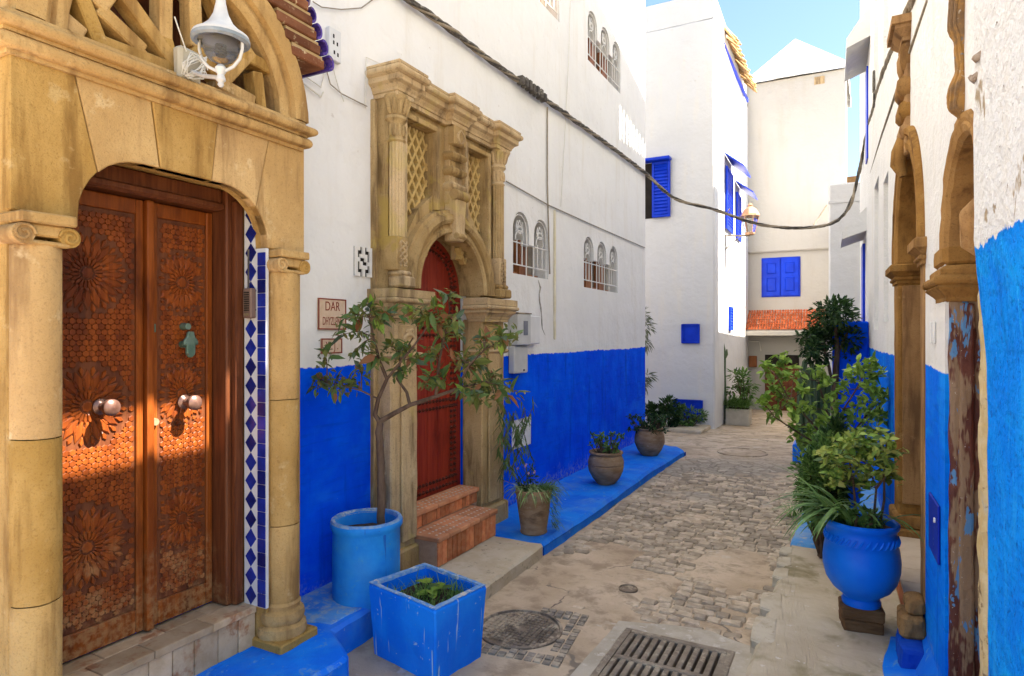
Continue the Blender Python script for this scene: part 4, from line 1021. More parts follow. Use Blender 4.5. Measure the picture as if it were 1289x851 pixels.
# central console above the keystone
cs = MB(LW); cs.box(AC - .075, AC + .085, 2.66, 3.30, PC - .04, PC + .02); con = cs.build('console', M['lime'], p2, bevel=.006)
cs = MB(LW); cs.box(AC - .08, AC + .09, 3.13, 3.29, PC, PC + .075); cs.build('console_block', M['lime'], con, bevel=.012, rough=.003)
cs = MB()
for sg in (-1, 1): cs.tube([LW(AC + .005 + sg * (.01 + .04 * math.sin(q * .5)), 3.15 + .016 * q, PC + .078) for q in range(8)], [.008, .011, .013, .013, .012, .011, .009, .006], 6)
cs.build('leaf_ornament', M['lime'], con, smooth=True)
for i in range(3):
    z0 = 2.76 + .125 * i
    cs = MB(LW); cs.cornice([(AC - .068, PC - .04), (AC - .068, PC + .035), (AC + .078, PC + .035), (AC + .078, PC - .04)], [(0, z0), (.02, z0 + .012), (.034, z0 + .03), (.034, z0 + .052), (.018, z0 + .07), (.0, z0 + .08), (.0, z0 + .12)]); cs.build('console_bulge', M['lime'], con, smooth=True, rough=.003)
ksn = MB(LW); ksn.poly([(AC - .055, 2.36), (AC + .055, 2.36), (AC + .085, 2.74), (AC - .075, 2.74)], PC - .05, PC + .085); keyst = ksn.build('keystone', M['lime'], p2, bevel=.012, rough=.003)
ksn = MB(); ksn.cyl(LW(AC - .085, 2.73, PC + .07), LW(AC + .095, 2.73, PC + .07), .042, n=18); ksn.build('keystone_scroll', M['lime'], keyst, smooth=True)
ksn = MB(); ksn.cyl(LW(AC - .06, 2.40, PC + .075), LW(AC + .06, 2.40, PC + .075), .026, n=16); ksn.build('keystone_scroll', M['lime'], keyst, smooth=True)
# crowning cornice breaking forward over columns and console
cprof = [(0, 3.352), (.016, 3.354), (.016, 3.385), (.030, 3.388), (.036, 3.405), (.060, 3.432), (.090, 3.446), (.096, 3.452), (.096, 3.492), (.112, 3.496)] + roll(.118, 3.526, .026) + [(.112, 3.556), (.120, 3.560), (.120, 3.578), (.06, 3.592), (-.12, 3.60)]
pth = [(3.57, 0), (3.57, PC + .055), (3.735, PC + .055), (3.735, PC), (AC - .10, PC), (AC - .10, PC + .055), (AC + .11, PC + .055), (AC + .11, PC), (4.985, PC), (4.985, PC + .055), (5.225, PC + .055), (5.225, 0)]
b = MB(LW); b.cornice(pth, [(o * .72, 3.285 + (z - 3.352) * .93) for o, z in cprof]); b.build('cornice', M['lime'], p2, rough=.003)
b = MB(LW); b.box(3.575, 5.237, 3.28, 3.50, -.02, PC - .002); b.build('cornice_core', M['lime'], p2)
ys_ = MB(LW); ys_.box(3.525, 3.569, -.12, 3.28, -.01, .035); ys_.build('edge_strip', M['lime'], p2, bevel=.008, sub=.2, rough=.004)

# studded red door
rd = thing('studded_red_door', (-3.1, 4.36, .25), 'tall arched red wooden door with rows of dark studs', 'door')
dshape = [(3.88, .25), (4.84, .25), (4.84, SP)] + [(AC + .48 * math.cos(R_(d)), SP + .48 * math.sin(R_(d))) for d in range(6, 175, 8)] + [(3.88, SP)]
b = MB(LW); b.poly(dshape, -.16, -.10); b.build('door_leaf', M['reddoor'], rd)
for q in range(-2, 4):
    a0 = 3.90 + .15 * (q + 2); a1 = a0 + .146
    zt_ = SP + math.sqrt(max(0, .40 ** 2 - max(abs(a0 - AC), abs(a1 - AC)) ** 2)) if max(abs(a0 - AC), abs(a1 - AC)) < .40 else SP - .02
    b = MB(LW); b.box(a0, a1, .26, zt_, -.10, -.094); b.build('plank', M['reddoor'], rd, bevel=.002)
b = MB(LW); b.arcband(AC, SP, [(.405, -.10), (.405, -.085), (.485, -.085), (.485, -.10)], 0, math.pi, 32); b.build('arch_rail', M['reddoor'], rd)
b = MB(LW); b.box(4.765, 4.845, .25, SP, -.10, -.085); b.box(3.875, 3.955, .25, SP, -.10, -.085); b.build('stile', M['reddoor'], rd)
sdm = M['knobdark'] = surf('dark_stud', (.07, .02, .012), (.11, .03, .018), 9, .5, 0)
b = MB()
def studrow(p0, p1, n):
    for i in range(n):
        t_ = (i + .5) / n; a = p0[0] + (p1[0] - p0[0]) * t_; z = p0[1] + (p1[1] - p0[1]) * t_
        x, y, zz = LW(a, z, -.088)
        va = [(x + .02, y, zz)] + [(x, y + .016 * math.cos(R_(60 * j)), zz + .016 * math.sin(R_(60 * j))) for j in range(6)] + [(x - .008, y + .016 * math.cos(R_(60 * j)), zz + .016 * math.sin(R_(60 * j))) for j in range(6)]
        b.add(va, [(0, 1 + j, 1 + (j + 1) % 6) for j in range(6)] + [(1 + j, 7 + j, 7 + (j + 1) % 6, 1 + (j + 1) % 6) for j in range(6)])
for a in (4.02, 4.08, 4.70, 4.755): studrow((a, .34), (a, SP + .1 if a > 4.5 else SP + .26), 36 if a > 4.5 else 40)
for z in (.30, .36, .98, 1.04, 1.60, 1.66): studrow((3.92, z), (4.80, z), 18)
for rr_ in (.36, .415):
    for i in range(26):
        d = R_(4 + 172 * i / 25); x, y, zz = LW(AC + rr_ * math.cos(d), SP + rr_ * math.sin(d), -.086)
        va = [(x + .02, y, zz)] + [(x - .004, y + .016 * math.cos(R_(60 * j)), zz + .016 * math.sin(R_(60 * j))) for j in range(6)]
        b.add(va, [(0, 1 + j, 1 + (j + 1) % 6) for j in range(6)])
stuff(b.build('studs', sdm, rd))

# brick steps
bs = thing('brick_steps', (-2.75, 4.3, -.1), 'two red brick steps leading up to red arched door', 'steps')
b = MB(); b.box(-3.09, -2.905, 3.89, 4.83, -.15, .222); b.box(-2.904, -2.652, 3.845, 4.715, -.15, .085); b.build('step_core', surf('step_mortar', (.50, .30, .18), (.56, .36, .22), 20, .9, .4, 60), bs)
for (xf, y0, y1, z0, z1) in ((-2.905, 3.89, 4.83, .125, .222), (-2.652, 3.845, 4.715, -.098, .085)):
    y = y0; i = 0
    while y < y1 - .01:
        w_ = random.uniform(.052, .08); ye = min(y1, y + w_)
        b = MB(); b.box(xf - .01, xf + .010 + random.uniform(-.003, .003), y + .003, ye - .003, z0 + .004, z1 - .004); b.build('brick', M['brick'], bs, bevel=.003)
        y = ye; i += 1
for (xa, xb, y0, y1, z0) in ((-3.09, -2.88, 3.88, 4.838, .2225), (-2.904, -2.628, 3.836, 4.724, .0855)):
    n = 6
    for i in range(n):
        b = MB(); b.box(xa, xb, y0 + (y1 - y0) * i / n + .001, y0 + (y1 - y0) * (i + 1) / n - .001, z0, z0 + .036); b.build('tread_tile', M['bricktop'], bs, bevel=.006)
b = MB()
for (xa, xb, y0, y1, z0) in ((-3.05, -2.90, 3.92, 4.80, .2585), (-2.87, -2.65, 3.87, 4.70, .1215)):
    for i in range(18):
        for j in range(3):
            cx_ = xa + (xb - xa) * (j + .5) / 3; cy_ = y0 + (y1 - y0) * (i + .5 + .25 * (j % 2)) / 18
            b.frustum(cx_ - .010, cx_ + .010, cy_ - .010, cy_ + .010, z0 - .004, z0 + .0025, .003, .003)
stuff(b.build('pale_inlay', surf('inlay', (.66, .52, .38), (.7, .58, .45), 20, .8, 0), bs))
# rough stone beside the steps
for (px_, py_, s_) in ((618, 655, .12), (636, 652, .10)):
    P_ = at(px_, py_, X=-2.86); m = MB(); m.box(-s_, s_, -s_, s_, -.07, .06)
# ================================================================ fittings on the left wall
vb = thing('vent_block', (-2.99, 3.1, 2.0), 'white pierced concrete vent block in the wall left of stone portal', 'vent')
va0 = at(446, 330, X=-2.995).y; va1 = at(467, 330, X=-2.995).y; vz0 = at(456, 348, X=-2.995).z; vz1 = at(456, 311, X=-2.995).z
m = MB(LW); m.box(va0, va1, vz0, vz1, -.0, .004); m.build('dark_backing', M['dark'], vb)  # flat dark plate, its colour stands for shade inside the vent openings
W_, H_ = va1 - va0, vz1 - vz0
cells = ["##.#.##", "#..#..#", "#.###.#", "##..#.#", "#.#..##", "#.###.#", "#..#..#", "##.#.##"]
for r_, row in enumerate(cells):
    c_ = 0
    while c_ < 7:
        if row[c_] == '#':
            e_ = c_
            while e_ < 7 and row[e_] == '#': e_ += 1
            m = MB(LW); m.box(va0 + W_ * c_ / 7, va0 + W_ * e_ / 7, vz1 - H_ * (r_ + 1) / 8 - .001, vz1 - H_ * r_ / 8, .003, .016); m.build('vent_bar', M['wall_left'], vb)
            c_ = e_
        else: c_ += 1
def text_mesh(s, size, f, a, b, c, mat, parent, name='lettering', sx=1.0):
    cu = bpy.data.curves.new('txt', 'FONT'); cu.body = s; cu.size = size; cu.align_x = 'CENTER'; cu.align_y = 'CENTER'; cu.extrude = 0.0006
    to = bpy.data.objects.new('txt', cu); col.objects.link(to)
    dg = bpy.context.evaluated_depsgraph_get(); me = bpy.data.meshes.new_from_object(to.evaluated_get(dg))
    bpy.data.objects.remove(to); bpy.data.curves.remove(cu)
    for v in me.vertices: v.co = Vector(f(a + v.co.x * sx, b + v.co.y, c + v.co.z))
    me.name = name
    return link(name, me, mat, parent)
def sign(px0, px1, py0, py1, lines, label):
    a0 = at(px0, (py0 + py1) / 2, X=-2.985).y; a1 = at(px1, (py0 + py1) / 2, X=-2.985).y
    z1 = at((px0 + px1) / 2, py0, X=-2.985).z; z0 = at((px0 + px1) / 2, py1, X=-2.985).z
    t = thing('house_sign', (-2.99, (a0 + a1) / 2, z0), label, 'sign')
    m = MB(LW); m.box(a0, a1, z0, z1, .001, .012); m.build('plate', M['sign'], t, bevel=.002)
    m = MB(LW); bw = .008
    for q in ((a0, a1, z0, z0 + bw), (a0, a1, z1 - bw, z1), (a0, a0 + bw, z0 + bw, z1 - bw), (a1 - bw, a1, z0 + bw, z1 - bw)): m.box(*q, .011, .015)
    m.build('border', M['sign_red'], t)
    n = len(lines)
    for i, (s_, sz, sx) in enumerate(lines): text_mesh(s_, sz, LW, (a0 + a1) / 2, z1 - (z1 - z0) * (i + .55) / (n + .1), .0128, M['sign_red'], t, sx=sx)
sign(401, 436, 376, 415, [('DAR', .085, .8), ('DHYZLENE', .075, .48)], 'small pink ceramic house sign with two lines of letters')
sign(405, 431, 426, 445, [('X . J .', .075, .7)], 'tiny pink ceramic plate below the two-line house sign')
# electricity meter
em = thing('electricity_meter', (-2.95, 5.6, 1.4), 'white electricity meter cabinet mounted right of stone portal', 'meter')
a0 = at(645, 420, X=-2.95).y
m = MB(LW); m.box(a0, a0 + .30, 1.50, 1.815, 0.002, .11); bxm = m.build('meter_case', M['plastic'], em, bevel=.008)
m = MB(LW); m.box(a0 + .302, a0 + .60, 1.51, 1.805, 0.002, .07); m.build('side_case', M['white_panel'], em, bevel=.008)
m = MB(LW); m.box(a0 + .13, a0 + .22, 1.60, 1.745, .109, .114); m.build('display', surf('display', (.12, .13, .16), (.16, .17, .2), 9, .2, 0, spec=.5), bxm)
m = MB(LW); m.box(a0 + .0, a0 + .30, 1.215, 1.495, 0.002, .075); fz_ = m.build('fuse_case', M['plastic'], em, bevel=.01)
m = MB(LW); m.box(a0 + .19, a0 + .22, 1.235, 1.252, .074, .079); m.build('seal', M['dark'], fz_)
m = MB(LW); m.box(a0 - .01, a0 + .31, 1.816, 1.828, 0.0, .115); m.build('hood', M['iron'], em, bevel=.002)
# white access panel low on the blue wall
wpn = thing('access_panel', (-2.99, 5.6, .7), 'square white access panel set in blue wall behind trailing plant', 'panel')
a0 = at(643, 545, X=-2.99).y; a1 = at(668, 545, X=-2.99).y; z0 = at(655, 563, X=-2.99).z; z1 = at(655, 527, X=-2.99).z
m = MB(LW); m.box(a0, a1, z0, z1, .001, .014); m.build('door', M['white_panel'], wpn, bevel=.003)
m = MB(LW)
for q in ((a0 - .02, a1 + .02, z1 + .001, z1 + .03), (a0 - .02, a0 - .001, z0, z1), (a1 + .001, a1 + .02, z0, z1)): m.box(*q, .001, .024)
m.build('surround', M['wall_left'], wpn, bevel=.004)
# white junction box and loose wires by the eave
jb = thing('junction_box', (-2.98, 2.85, 3.1), 'small white junction box on wall beside purple tiled eave', 'junction box')
a0 = at(414, 55, X=-2.97).y; a1 = at(429, 55, X=-2.97).y; z0 = at(420, 76, X=-2.97).z; z1 = at(420, 36, X=-2.97).z
m = MB(LW); m.box(a0, a1, z0, z1, .001, .035); m.build('box', M['white_panel'], jb, bevel=.004)
for (u_, v_) in ((.35, .75), (.35, .55), (.4, .25), (.7, .22), (.65, .55)):
    m = MB(LW); m.box(a0 + (a1 - a0) * u_ - .006, a0 + (a1 - a0) * u_ + .006, z0 + (z1 - z0) * v_ - .012, z0 + (z1 - z0) * v_ + .012, .034, .037); m.build('dark_hole_mark', M['dark'], jb)  # dark plates on the box, painted shade in place of real holes
def wire(pxs, X, r, mat, label, name='wire', n=5):
    pts = [at(x, y, X=X) for x, y in pxs]
    m = MB(); m.tube(pts, r, n)
    return tag(m.build(name, mat, None, smooth=True), label, 'cable')
wire([(404, 75), (408, 95), (404, 110), (396, 104), (384, 96), (378, 92)], -2.985, .004, M['wire_white'], 'pale wire looping under the junction box towards sandstone portal')
wire([(411, 76), (412, 92), (416, 106), (430, 118), (462, 134)], -2.985, .004, M['cable_tan'], 'tan wire slanting down from junction box to stone portal')
wire([(418, 76), (421, 92), (426, 110), (433, 128)], -2.985, .003, M['wire_white'], 'short pale wire hanging straight from junction box')
wire([(372, 97), (386, 108), (404, 122), (407, 116)], -2.985, .005, M['wire_white'], 'thick pale wire low on wall beside sandstone portal')
wire([(394, 2), (405, 9), (430, 12), (455, 10), (474, -4)], -2.985, .004, M['cable_tan'], 'sagging tan wire across white wall at top')
wire([(460, 136), (461, 72), (478, 80)], -2.985, .003, M['wire_white'], 'thin pale wire rising beside stone portal cornice')
wire([(637, 228), (690, 258), (750, 285), (812, 312)], -2.985, .007, M['cable_tan'], 'tan cable running along wall above the arched windows', n=6)
wire([(689, 135), (689, 230), (692, 345)], -2.985, .009, M['cable_tan'], 'pale vertical conduit between stone portal and triple arched window', n=6)
wire([(718, -5), (716, 70), (712, 150), (706, 260)], -2.985, .003, M['wire_white'], 'very thin vertical wire down the upper white wall')
# ================================================================ second white building, end of the street
sb = thing('white_corner_house', (-4, 15, -.3), 'tall white house with shaded front at the bend of the street', 'house')
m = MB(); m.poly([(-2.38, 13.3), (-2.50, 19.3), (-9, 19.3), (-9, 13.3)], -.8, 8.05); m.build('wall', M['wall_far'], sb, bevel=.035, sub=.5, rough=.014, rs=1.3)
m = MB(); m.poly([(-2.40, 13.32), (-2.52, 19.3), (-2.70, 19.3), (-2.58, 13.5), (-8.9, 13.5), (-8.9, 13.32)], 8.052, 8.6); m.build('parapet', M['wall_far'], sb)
# blue louvred shutter
def shutter(name, f, a0, a1, z0, z1, c, parent, lou=True, frame=.05):
    q = MB(f); q.box(a0, a1, z0, z1, c, c + .02); o = q.build(name, M['blue_shutter'], parent)
    q = MB(f)
    for r_ in ((a0, a0 + frame, z0, z1), (a1 - frame, a1, z0, z1), (a0 + frame, a1 - frame, z0, z0 + frame), (a0 + frame, a1 - frame, z1 - frame, z1)): q.box(*r_, c + .019, c + .045)
    q.build('shutter_frame', M['blue_shutter'], o, bevel=.006)
    if lou:
        n = max(4, int((z1 - z0) / .075)); h = (z1 - z0 - 2 * frame) / n
        for i in range(n):
            q = MB(f); zz = z0 + frame + h * i
            q.add([(a0 + frame, zz, c + .02), (a1 - frame, zz, c + .02), (a1 - frame, zz + h * .25, c + .045), (a0 + frame, zz + h * .25, c + .045), (a0 + frame, zz + h, c + .021), (a1 - frame, zz + h, c + .021)], [(0, 1, 2, 3), (3, 2, 5, 4), (0, 3, 4), (1, 5, 2), (0, 4, 5, 1)])
            q.build('louvre', M['blue_shutter'], o)
    return o
A0 = at(820, 235, Y=13.2); A1 = at(843, 235, Y=13.2); zt_ = at(830, 203, Y=13.2).z; zb_ = at(830, 273, Y=13.2).z
m = MB(BF); m.box(A0.x - .30, A0.x - .0, zb_, zt_, .001, .012); m.build('dark_window_gap', M['dark'], sb)  # flat dark sheet painted as the unlit gap beside the shutter
shutter('shutter', BF, A0.x + .002, A1.x, zb_, zt_, .03, sb)
m = MB(BF); m.box(A0.x - .32, A1.x + .02, zt_ + .01, zt_ + .07, .001, .22); m.build('shutter_canopy', M['blue_shutter'], sb, bevel=.01)
for (x0, x1, y0, y1) in ((858, 881, 408, 432), (848, 885, 504, 528)):
    P0 = at(x0, y1, Y=13.3); P1 = at(x1, y0, Y=13.3)
    shutter('hatch', BF, P0.x, P1.x, P0.z, P1.z, .004, sb, lou=False, frame=.035)
# side: blue windows with awnings, lit by the sun
for (px0, px1, py0, py1) in ((913, 921, 216, 292), (928, 933, 246, 303)):
    P0 = at(px0, py1, X=-2.40); P1 = at(px1, py0, X=-2.42)
    shutter('shutter', BS, P0.y, P1.y, at((px0 + px1) / 2, py1, X=-2.42).z, at((px0 + px1) / 2, py0, X=-2.42).z, .01, sb)
    zt2 = at((px0 + px1) / 2, py0, X=-2.42).z
    m = MB(BS); m.add([(P0.y - .1, zt2 + .28, .01), (P1.y + .1, zt2 + .28, .01), (P1.y + .1, zt2 - .05, .42), (P0.y - .1, zt2 - .05, .42), (P0.y - .1, zt2 + .25, .01), (P1.y + .1, zt2 + .25, .01), (P1.y + .1, zt2 - .08, .42), (P0.y - .1, zt2 - .08, .42)], [(0, 1, 2, 3), (7, 6, 5, 4), (3, 2, 6, 7), (0, 3, 7, 4), (1, 5, 6, 2)]); m.build('awning', M['blue_shutter'], sb)
P0 = at(916, 416, X=-2.43); P1 = at(919.5, 385, X=-2.43)
shutter('shutter', BS, P0.y, P1.y + .1, at(917, 416, X=-2.43).z, at(917, 386, X=-2.43).z, .01, sb)
# reed canopy over the roof edge
rc = thing('reed_canopy', (-2.3, 16, 8.1), 'brown reed mat canopy hanging over top of white corner house', 'canopy')
rm = MB(); rm.cyl((-.5, 0, 0), (.5, 0, 0), .02, .012, 5); rme = rm.mesh('reed'); rme.materials.append(M['reed'])
for i in range(90):
    Y = 14.7 + 3.6 * i / 90
    link('reed', rme, None, rc, (-2.33 + random.uniform(-.02, .03), Y, 8.30 + random.uniform(-.04, .04) + .5 * (i % 3) * .06), (0, R_(50 + random.uniform(-8, 8)), 0), (.42 + random.uniform(-.06, .06), 1.6, 1.6))
m = MB(); m.box(-2.45, -2.40, 14.6, 18.4, 7.98, 8.06); m.build('canopy_beam', M['blue_shutter'], rc)
# street lantern on bracket
sl_ = thing('street_lantern', tuple(at(908, 300, X=-2.40)), 'copper topped street lantern on iron bracket at white corner house', 'lantern')
B0 = at(912, 297, X=-2.42); tl = 14.0; L0 = at(944, 297, t=B0.y / 1.045)
m = MB(); m.tube([B0, Vector((L0.x, L0.y, B0.z))], .018, 6); m.tube([B0 + Vector((0, 0, -.35)), B0 + Vector((0, 0, .45)), B0 + Vector((.12, 0, .6))], .016, 6); m.tube([B0 + Vector((.02, 0, -.3)), B0 + Vector((.3, 0, -.06)), B0 + Vector((.4, 0, 0))], .012, 6); m.build('bracket', M['iron'], sl_, smooth=True)
m = MB(); m.lathe([(.08, 0), (.11, .02), (.11, .05), (.05, .07)], L0.x, L0.y, 8, z0=B0.z + .01); m.lathe([(.21, .42), (.20, .46), (.13, .58), (.05, .64), (.06, .67), (.03, .70), (.001, .72)], L0.x, L0.y, 8, z0=B0.z); m.build('cap', M['copper'], sl_)
m = MB(); m.lathe([(.10, .06), (.18, .42)], L0.x, L0.y, 6, z0=B0.z); m.build('glass', M['glass'], sl_)
m = MB()
for i in range(6):
    a = R_(60 * i); m.cyl((L0.x + .105 * math.cos(a), L0.y + .105 * math.sin(a), B0.z + .06), (L0.x + .185 * math.cos(a), L0.y + .185 * math.sin(a), B0.z + .42), .010, n=5)
m.build('glass_bars', M['copper'], sl_)

# end house
eh = thing('end_house', (-1.2, 19, -.5), 'cream house closing the street with tiled awning and blue shutters', 'house')
zt = at(990, 98, Y=19).z; zmid = at(990, 316, Y=19).z; xr = at(1066, 200, Y=19).x; xl = -2.52
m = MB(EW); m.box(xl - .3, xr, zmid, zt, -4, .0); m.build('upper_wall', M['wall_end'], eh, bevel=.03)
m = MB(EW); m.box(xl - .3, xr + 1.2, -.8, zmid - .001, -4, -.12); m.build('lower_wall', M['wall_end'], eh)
# framed two-leaf blue shutter window
P0 = at(960, 373, Y=19.1); P1 = at(1006, 324, Y=19.1); w_ = P1.x - P0.x
m = MB(EW); m.box(P0.x - .03, P1.x + .03, P0.z - .03, P1.z + .03, -.119, -.09); wn_ = m.build('window', M['blue_shutter'], eh, bevel=.01)
for i in range(2):
    a0 = P0.x + w_ * (.5 * i) + .01; a1 = a0 + w_ * .5 - .02
    m = MB(EW); m.box(a0, a1, P0.z, P1.z, -.089, -.06); lf = m.build('shutter', M['blue_shutter'], wn_, bevel=.008)
    for (z0, z1) in ((P0.z + .12, P0.z + .55 * (P1.z - P0.z) - .06), (P0.z + .55 * (P1.z - P0.z) + .04, P1.z - .12)):
        m = MB(EW); m.frustum(a0 + .10, a1 - .10, z0, z1, -.06, -.035, .03, .03); m.build('panel', M['blue_shutter'], lf)
# tile awning
P0 = at(936, 418, Y=18.4); P1 = at(1040, 418, Y=18.4); zr = at(985, 389, Y=18.9).z; ze = at(985, 416, Y=18.35).z
aw = MB(EW); aw.box(xl + .02, P1.x, ze - .14, ze - .02, -.12, .62); awn = aw.build('awning_slab', M['wall_end'], eh, bevel=.01)
tm = MB(); rows = 8; cols = 30; cw = (P1.x - xl - .02) / cols
for r_ in range(rows):
    for c_ in range(cols):
        d0 = .70 - r_ * .098; d1 = d0 - .125
        z0 = ze + (zr - ze) * r_ / rows + .03; z1 = ze + (zr - ze) * (r_ + 1.25) / rows + .005
        xc = xl + .03 + cw * (c_ + .5) + random.uniform(-.006, .006); va, fa = [], []
        for (d, z, rr_) in ((d0, z0, cw * .50), (d1, z1, cw * .42)):
            for q in range(6):
                a = math.pi * q / 5; va.append(EW(xc + rr_ * math.cos(a), z + rr_ * .9 * math.sin(a), d - .12))
        for q in range(5): fa.append((q, q + 1, 7 + q, 6 + q))
        fa.append((0, 1, 2, 3, 4, 5)); tm.add(va, fa)
stuff(tm.build('roof_tiles', M['rooftile'], awn))
sup = MB(EW); sup.add([(xl + .02, ze - .02, .58), (P1.x, ze - .02, .58), (P1.x, zr - .04, -.12), (xl + .02, zr - .04, -.12)], [(0, 1, 2, 3)]); sup.build('awning_deck', M['wall_end'], awn)
# door and letter box
P0 = at(963, 515, Y=19.12); P1 = at(1006, 447, Y=19.12)
m = MB(EW); m.box(P0.x, P1.x, P0.z - .05, P1.z - .28, -.118, -.10); ed = m.build('door', M['enddoor'], eh)
m = MB(EW); m.box(P0.x, P1.x, P1.z - .28, P1.z, -.118, -.095); m.build('transom', M['dark'], ed)
cxd = (P0.x + P1.x) / 2
m = MB(EW); m.arcband(cxd, P1.z - .72, [(.34, -.10), (.34, -.08), (.40, -.08), (.40, -.10)], R_(10), R_(170), 20); m.box(cxd - .012, cxd + .012, P0.z, P1.z - .3, -.10, -.085)
for q in range(5): m.box(P0.x + .03, P1.x - .03, P0.z + .08 + .20 * q, P0.z + .10 + .20 * q, -.10, -.088)
m.build('door_moulding', M['enddoor'], ed)
P0 = at(943, 462, Y=19.1); P1 = at(953, 448, Y=19.1); m = MB(EW); m.box(P0.x, P1.x, P0.z, P1.z, -.118, -.03); m.build('letter_box', M['shutterwood'], eh, bevel=.01)
m = MB(); m.tube([EW(at(936, 429, Y=19.1).x, at(936, 429, Y=19.1).z, -.1), EW(at(956, 430, Y=19.1).x, at(956, 430, Y=19.1).z, -.1), EW(at(958, 440, Y=19.1).x, at(958, 442, Y=19.1).z, -.1)], .018, 6); m.build('pipe', M['wire_white'], eh)
P0 = at(1025, 107, Y=19); m = MB(EW); m.box(P0.x, P0.x + .25, P0.z - .0, P0.z + .2, .001, .02); m.build('vent', M['lime'], eh)
m = MB(); Q = at(1061, 260, Y=18.9); m.tube([Vector((Q.x, 18.97, at(1061, 258, Y=19).z)), Vector((Q.x, 18.97, at(1061, 330, Y=19).z))], .03, 6); m.build('drain_pipe', M['wire_white'], eh)
# white canvas tent on the roof
tn = thing('roof_tent', (-1.2, 20, zt), 'white canvas tent on the roof of the end house', 'tent')
ap = at(1001, 50, Y=20.6); e0 = at(938, 103, Y=18.9); e1 = at(1067, 78, Y=18.9)
m = MB()
base = [(e0.x, 18.9, e0.z), (e1.x, 18.9, e1.z), (e1.x + .1, 22.3, e1.z + .1), (e0.x, 22.3, e0.z + .1)]
drop = [(x, y, zt - .02) for x, y, z in base]
vv = [tuple(ap)] + base + drop
m.add(vv, [(0, 1, 2), (0, 2, 3), (0, 3, 4), (0, 4, 1), (1, 5, 6, 2), (2, 6, 7, 3), (3, 7, 8, 4), (4, 8, 5, 1)])
m.build('canvas', M['tent'], tn, sub=.3, rough=.02, rs=1.5)
m = MB(); m.tube([e0, (e0 + e1) / 2 + Vector((0, -.05, -.05)), e1], .035, 6); m.tube([e0, ap], .02, 6); m.tube([e1, ap], .02, 6); m.build('hem', M['tent'], tn, smooth=True)

# grey-shaded block at the right end
gb = thing('side_house', (1, 15, -.4), 'low pale grey house on the right beyond blue wall', 'house')
P0 = at(1043, 232, Y=13.4)
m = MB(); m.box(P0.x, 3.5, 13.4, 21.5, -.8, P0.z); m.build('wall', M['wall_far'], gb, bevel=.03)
m = MB(); m.box(P0.x - .01, 3.5, 13.385, 13.399, at(1050, 256, Y=13.4).z, at(1050, 253, Y=13.4).z); m.build('ledge', M['wall_far'], gb)
ob = at(1066, 231, Y=13.6); m = MB(); m.box(ob.x, ob.x + .16, 13.5, 13.8, P0.z, P0.z + .13); tag(m.build('clay_block', M['ochre'], None, bevel=.01), 'ochre clay block lying on roof of low pale grey house', 'block')

# ================================================================ right white building
rh = thing('right_house', (.6, 6, -.1), 'white house with blue rough base and stone portals on the right', 'house')
def archhole(a0, a1, b0, sp, n=20):
    r = (a1 - a0) / 2; return [(a0, b0), (a1, b0)] + arc((a0 + a1) / 2, sp, r, 0, 180, n)
hole3 = archhole(4.14, 5.42, -.3, 2.12); hole4 = archhole(2.56, 3.34, -.3, 1.98)
win1 = [(6.35, 1.72), (6.88, 1.72), (6.88, 3.02), (6.35, 3.02)]; win2 = [(7.55, 1.66), (8.25, 1.66), (8.25, 3.25), (7.55, 3.25)]
win3 = [(6.3, 4.1), (6.9, 4.1), (6.9, 5.6), (6.3, 5.6)]; win4 = [(7.6, 4.2), (8.3, 4.2), (8.3, 6.0), (7.6, 6.0)]
slot = [(2.28, 5.45), (3.14, 5.45), (3.14, 5.82), (2.28, 5.82)]  # unseen opening, shaped to let a sun band onto the carved door
bal = [[(9.98 + .165 * i, 8.82), (10.07 + .165 * i, 8.82), (10.07 + .165 * i, 9.42 - .03 * i), (9.98 + .165 * i, 9.42 - .03 * i)] for i in range(9)]
w = MB(RW); w.poly([(1.6, -.4), (12.0, -.4), (12.0, 9.75), (11.3, 9.78), (9.0, 10.5), (8.2, 10.5), (7.6, 9.75), (6.6, 9.6), (1.6, 8.0)], -.10, 0.0, [hole3, hole4, win1, win2, win3, win4, slot] + bal)
w.build('wall', M['wall_right'], rh)
b = MB(RW)
b.box(1.61, 2.555, -.4, 5.15, -5, -.101); b.box(3.345, 4.13, -.4, 5.15, -5, -.101); b.box(2.556, 3.344, -.4, 5.15, -5, -.42); b.box(2.556, 3.344, 2.6, 5.15, -.419, -.101)
b.box(4.131, 5.43, -.4, 8.8, -5, -.45); b.box(4.131, 5.43, 2.9, 8.8, -.449, -.101); b.box(5.431, 12.0, -.4, 8.8, -5, -.16)
b.build('house_core', M['wall_far'], rh)
b = MB(); b.box(.75, 5.2, 12.01, 14.6, -.8, 8.8); b.build('unseen_sun_block', M['wall_far'], rh)  # added out of view to block sun from the ground between the houses
for q in (win1, win2, win3, win4):
    m = MB(RW); m.box(q[0][0] - .02, q[1][0] + .02, q[0][1] - .02, q[2][1] + .02, -.155, -.101); m.build('window', M['wall_far'], rh)
# near wall plate with higher ragged blue
m = MB(lambda a, b, c: RW(a, b, c + (.034 * min(1, max(0, (b - 1.5) / .4)) if c > .005 else 0))); m.poly([(1.595, -.35), (2.452, -.35), (2.452, .5), (2.452, 1.5), (2.465, 1.9), (2.46, 2.2), (2.44, 4.4), (1.595, 4.4), (1.595, 1.9), (1.595, 1.5)], 0.001, .010); m.build('near_plaster', M['wall_near'], rh, sub=.09, rough=.004, rs=7)
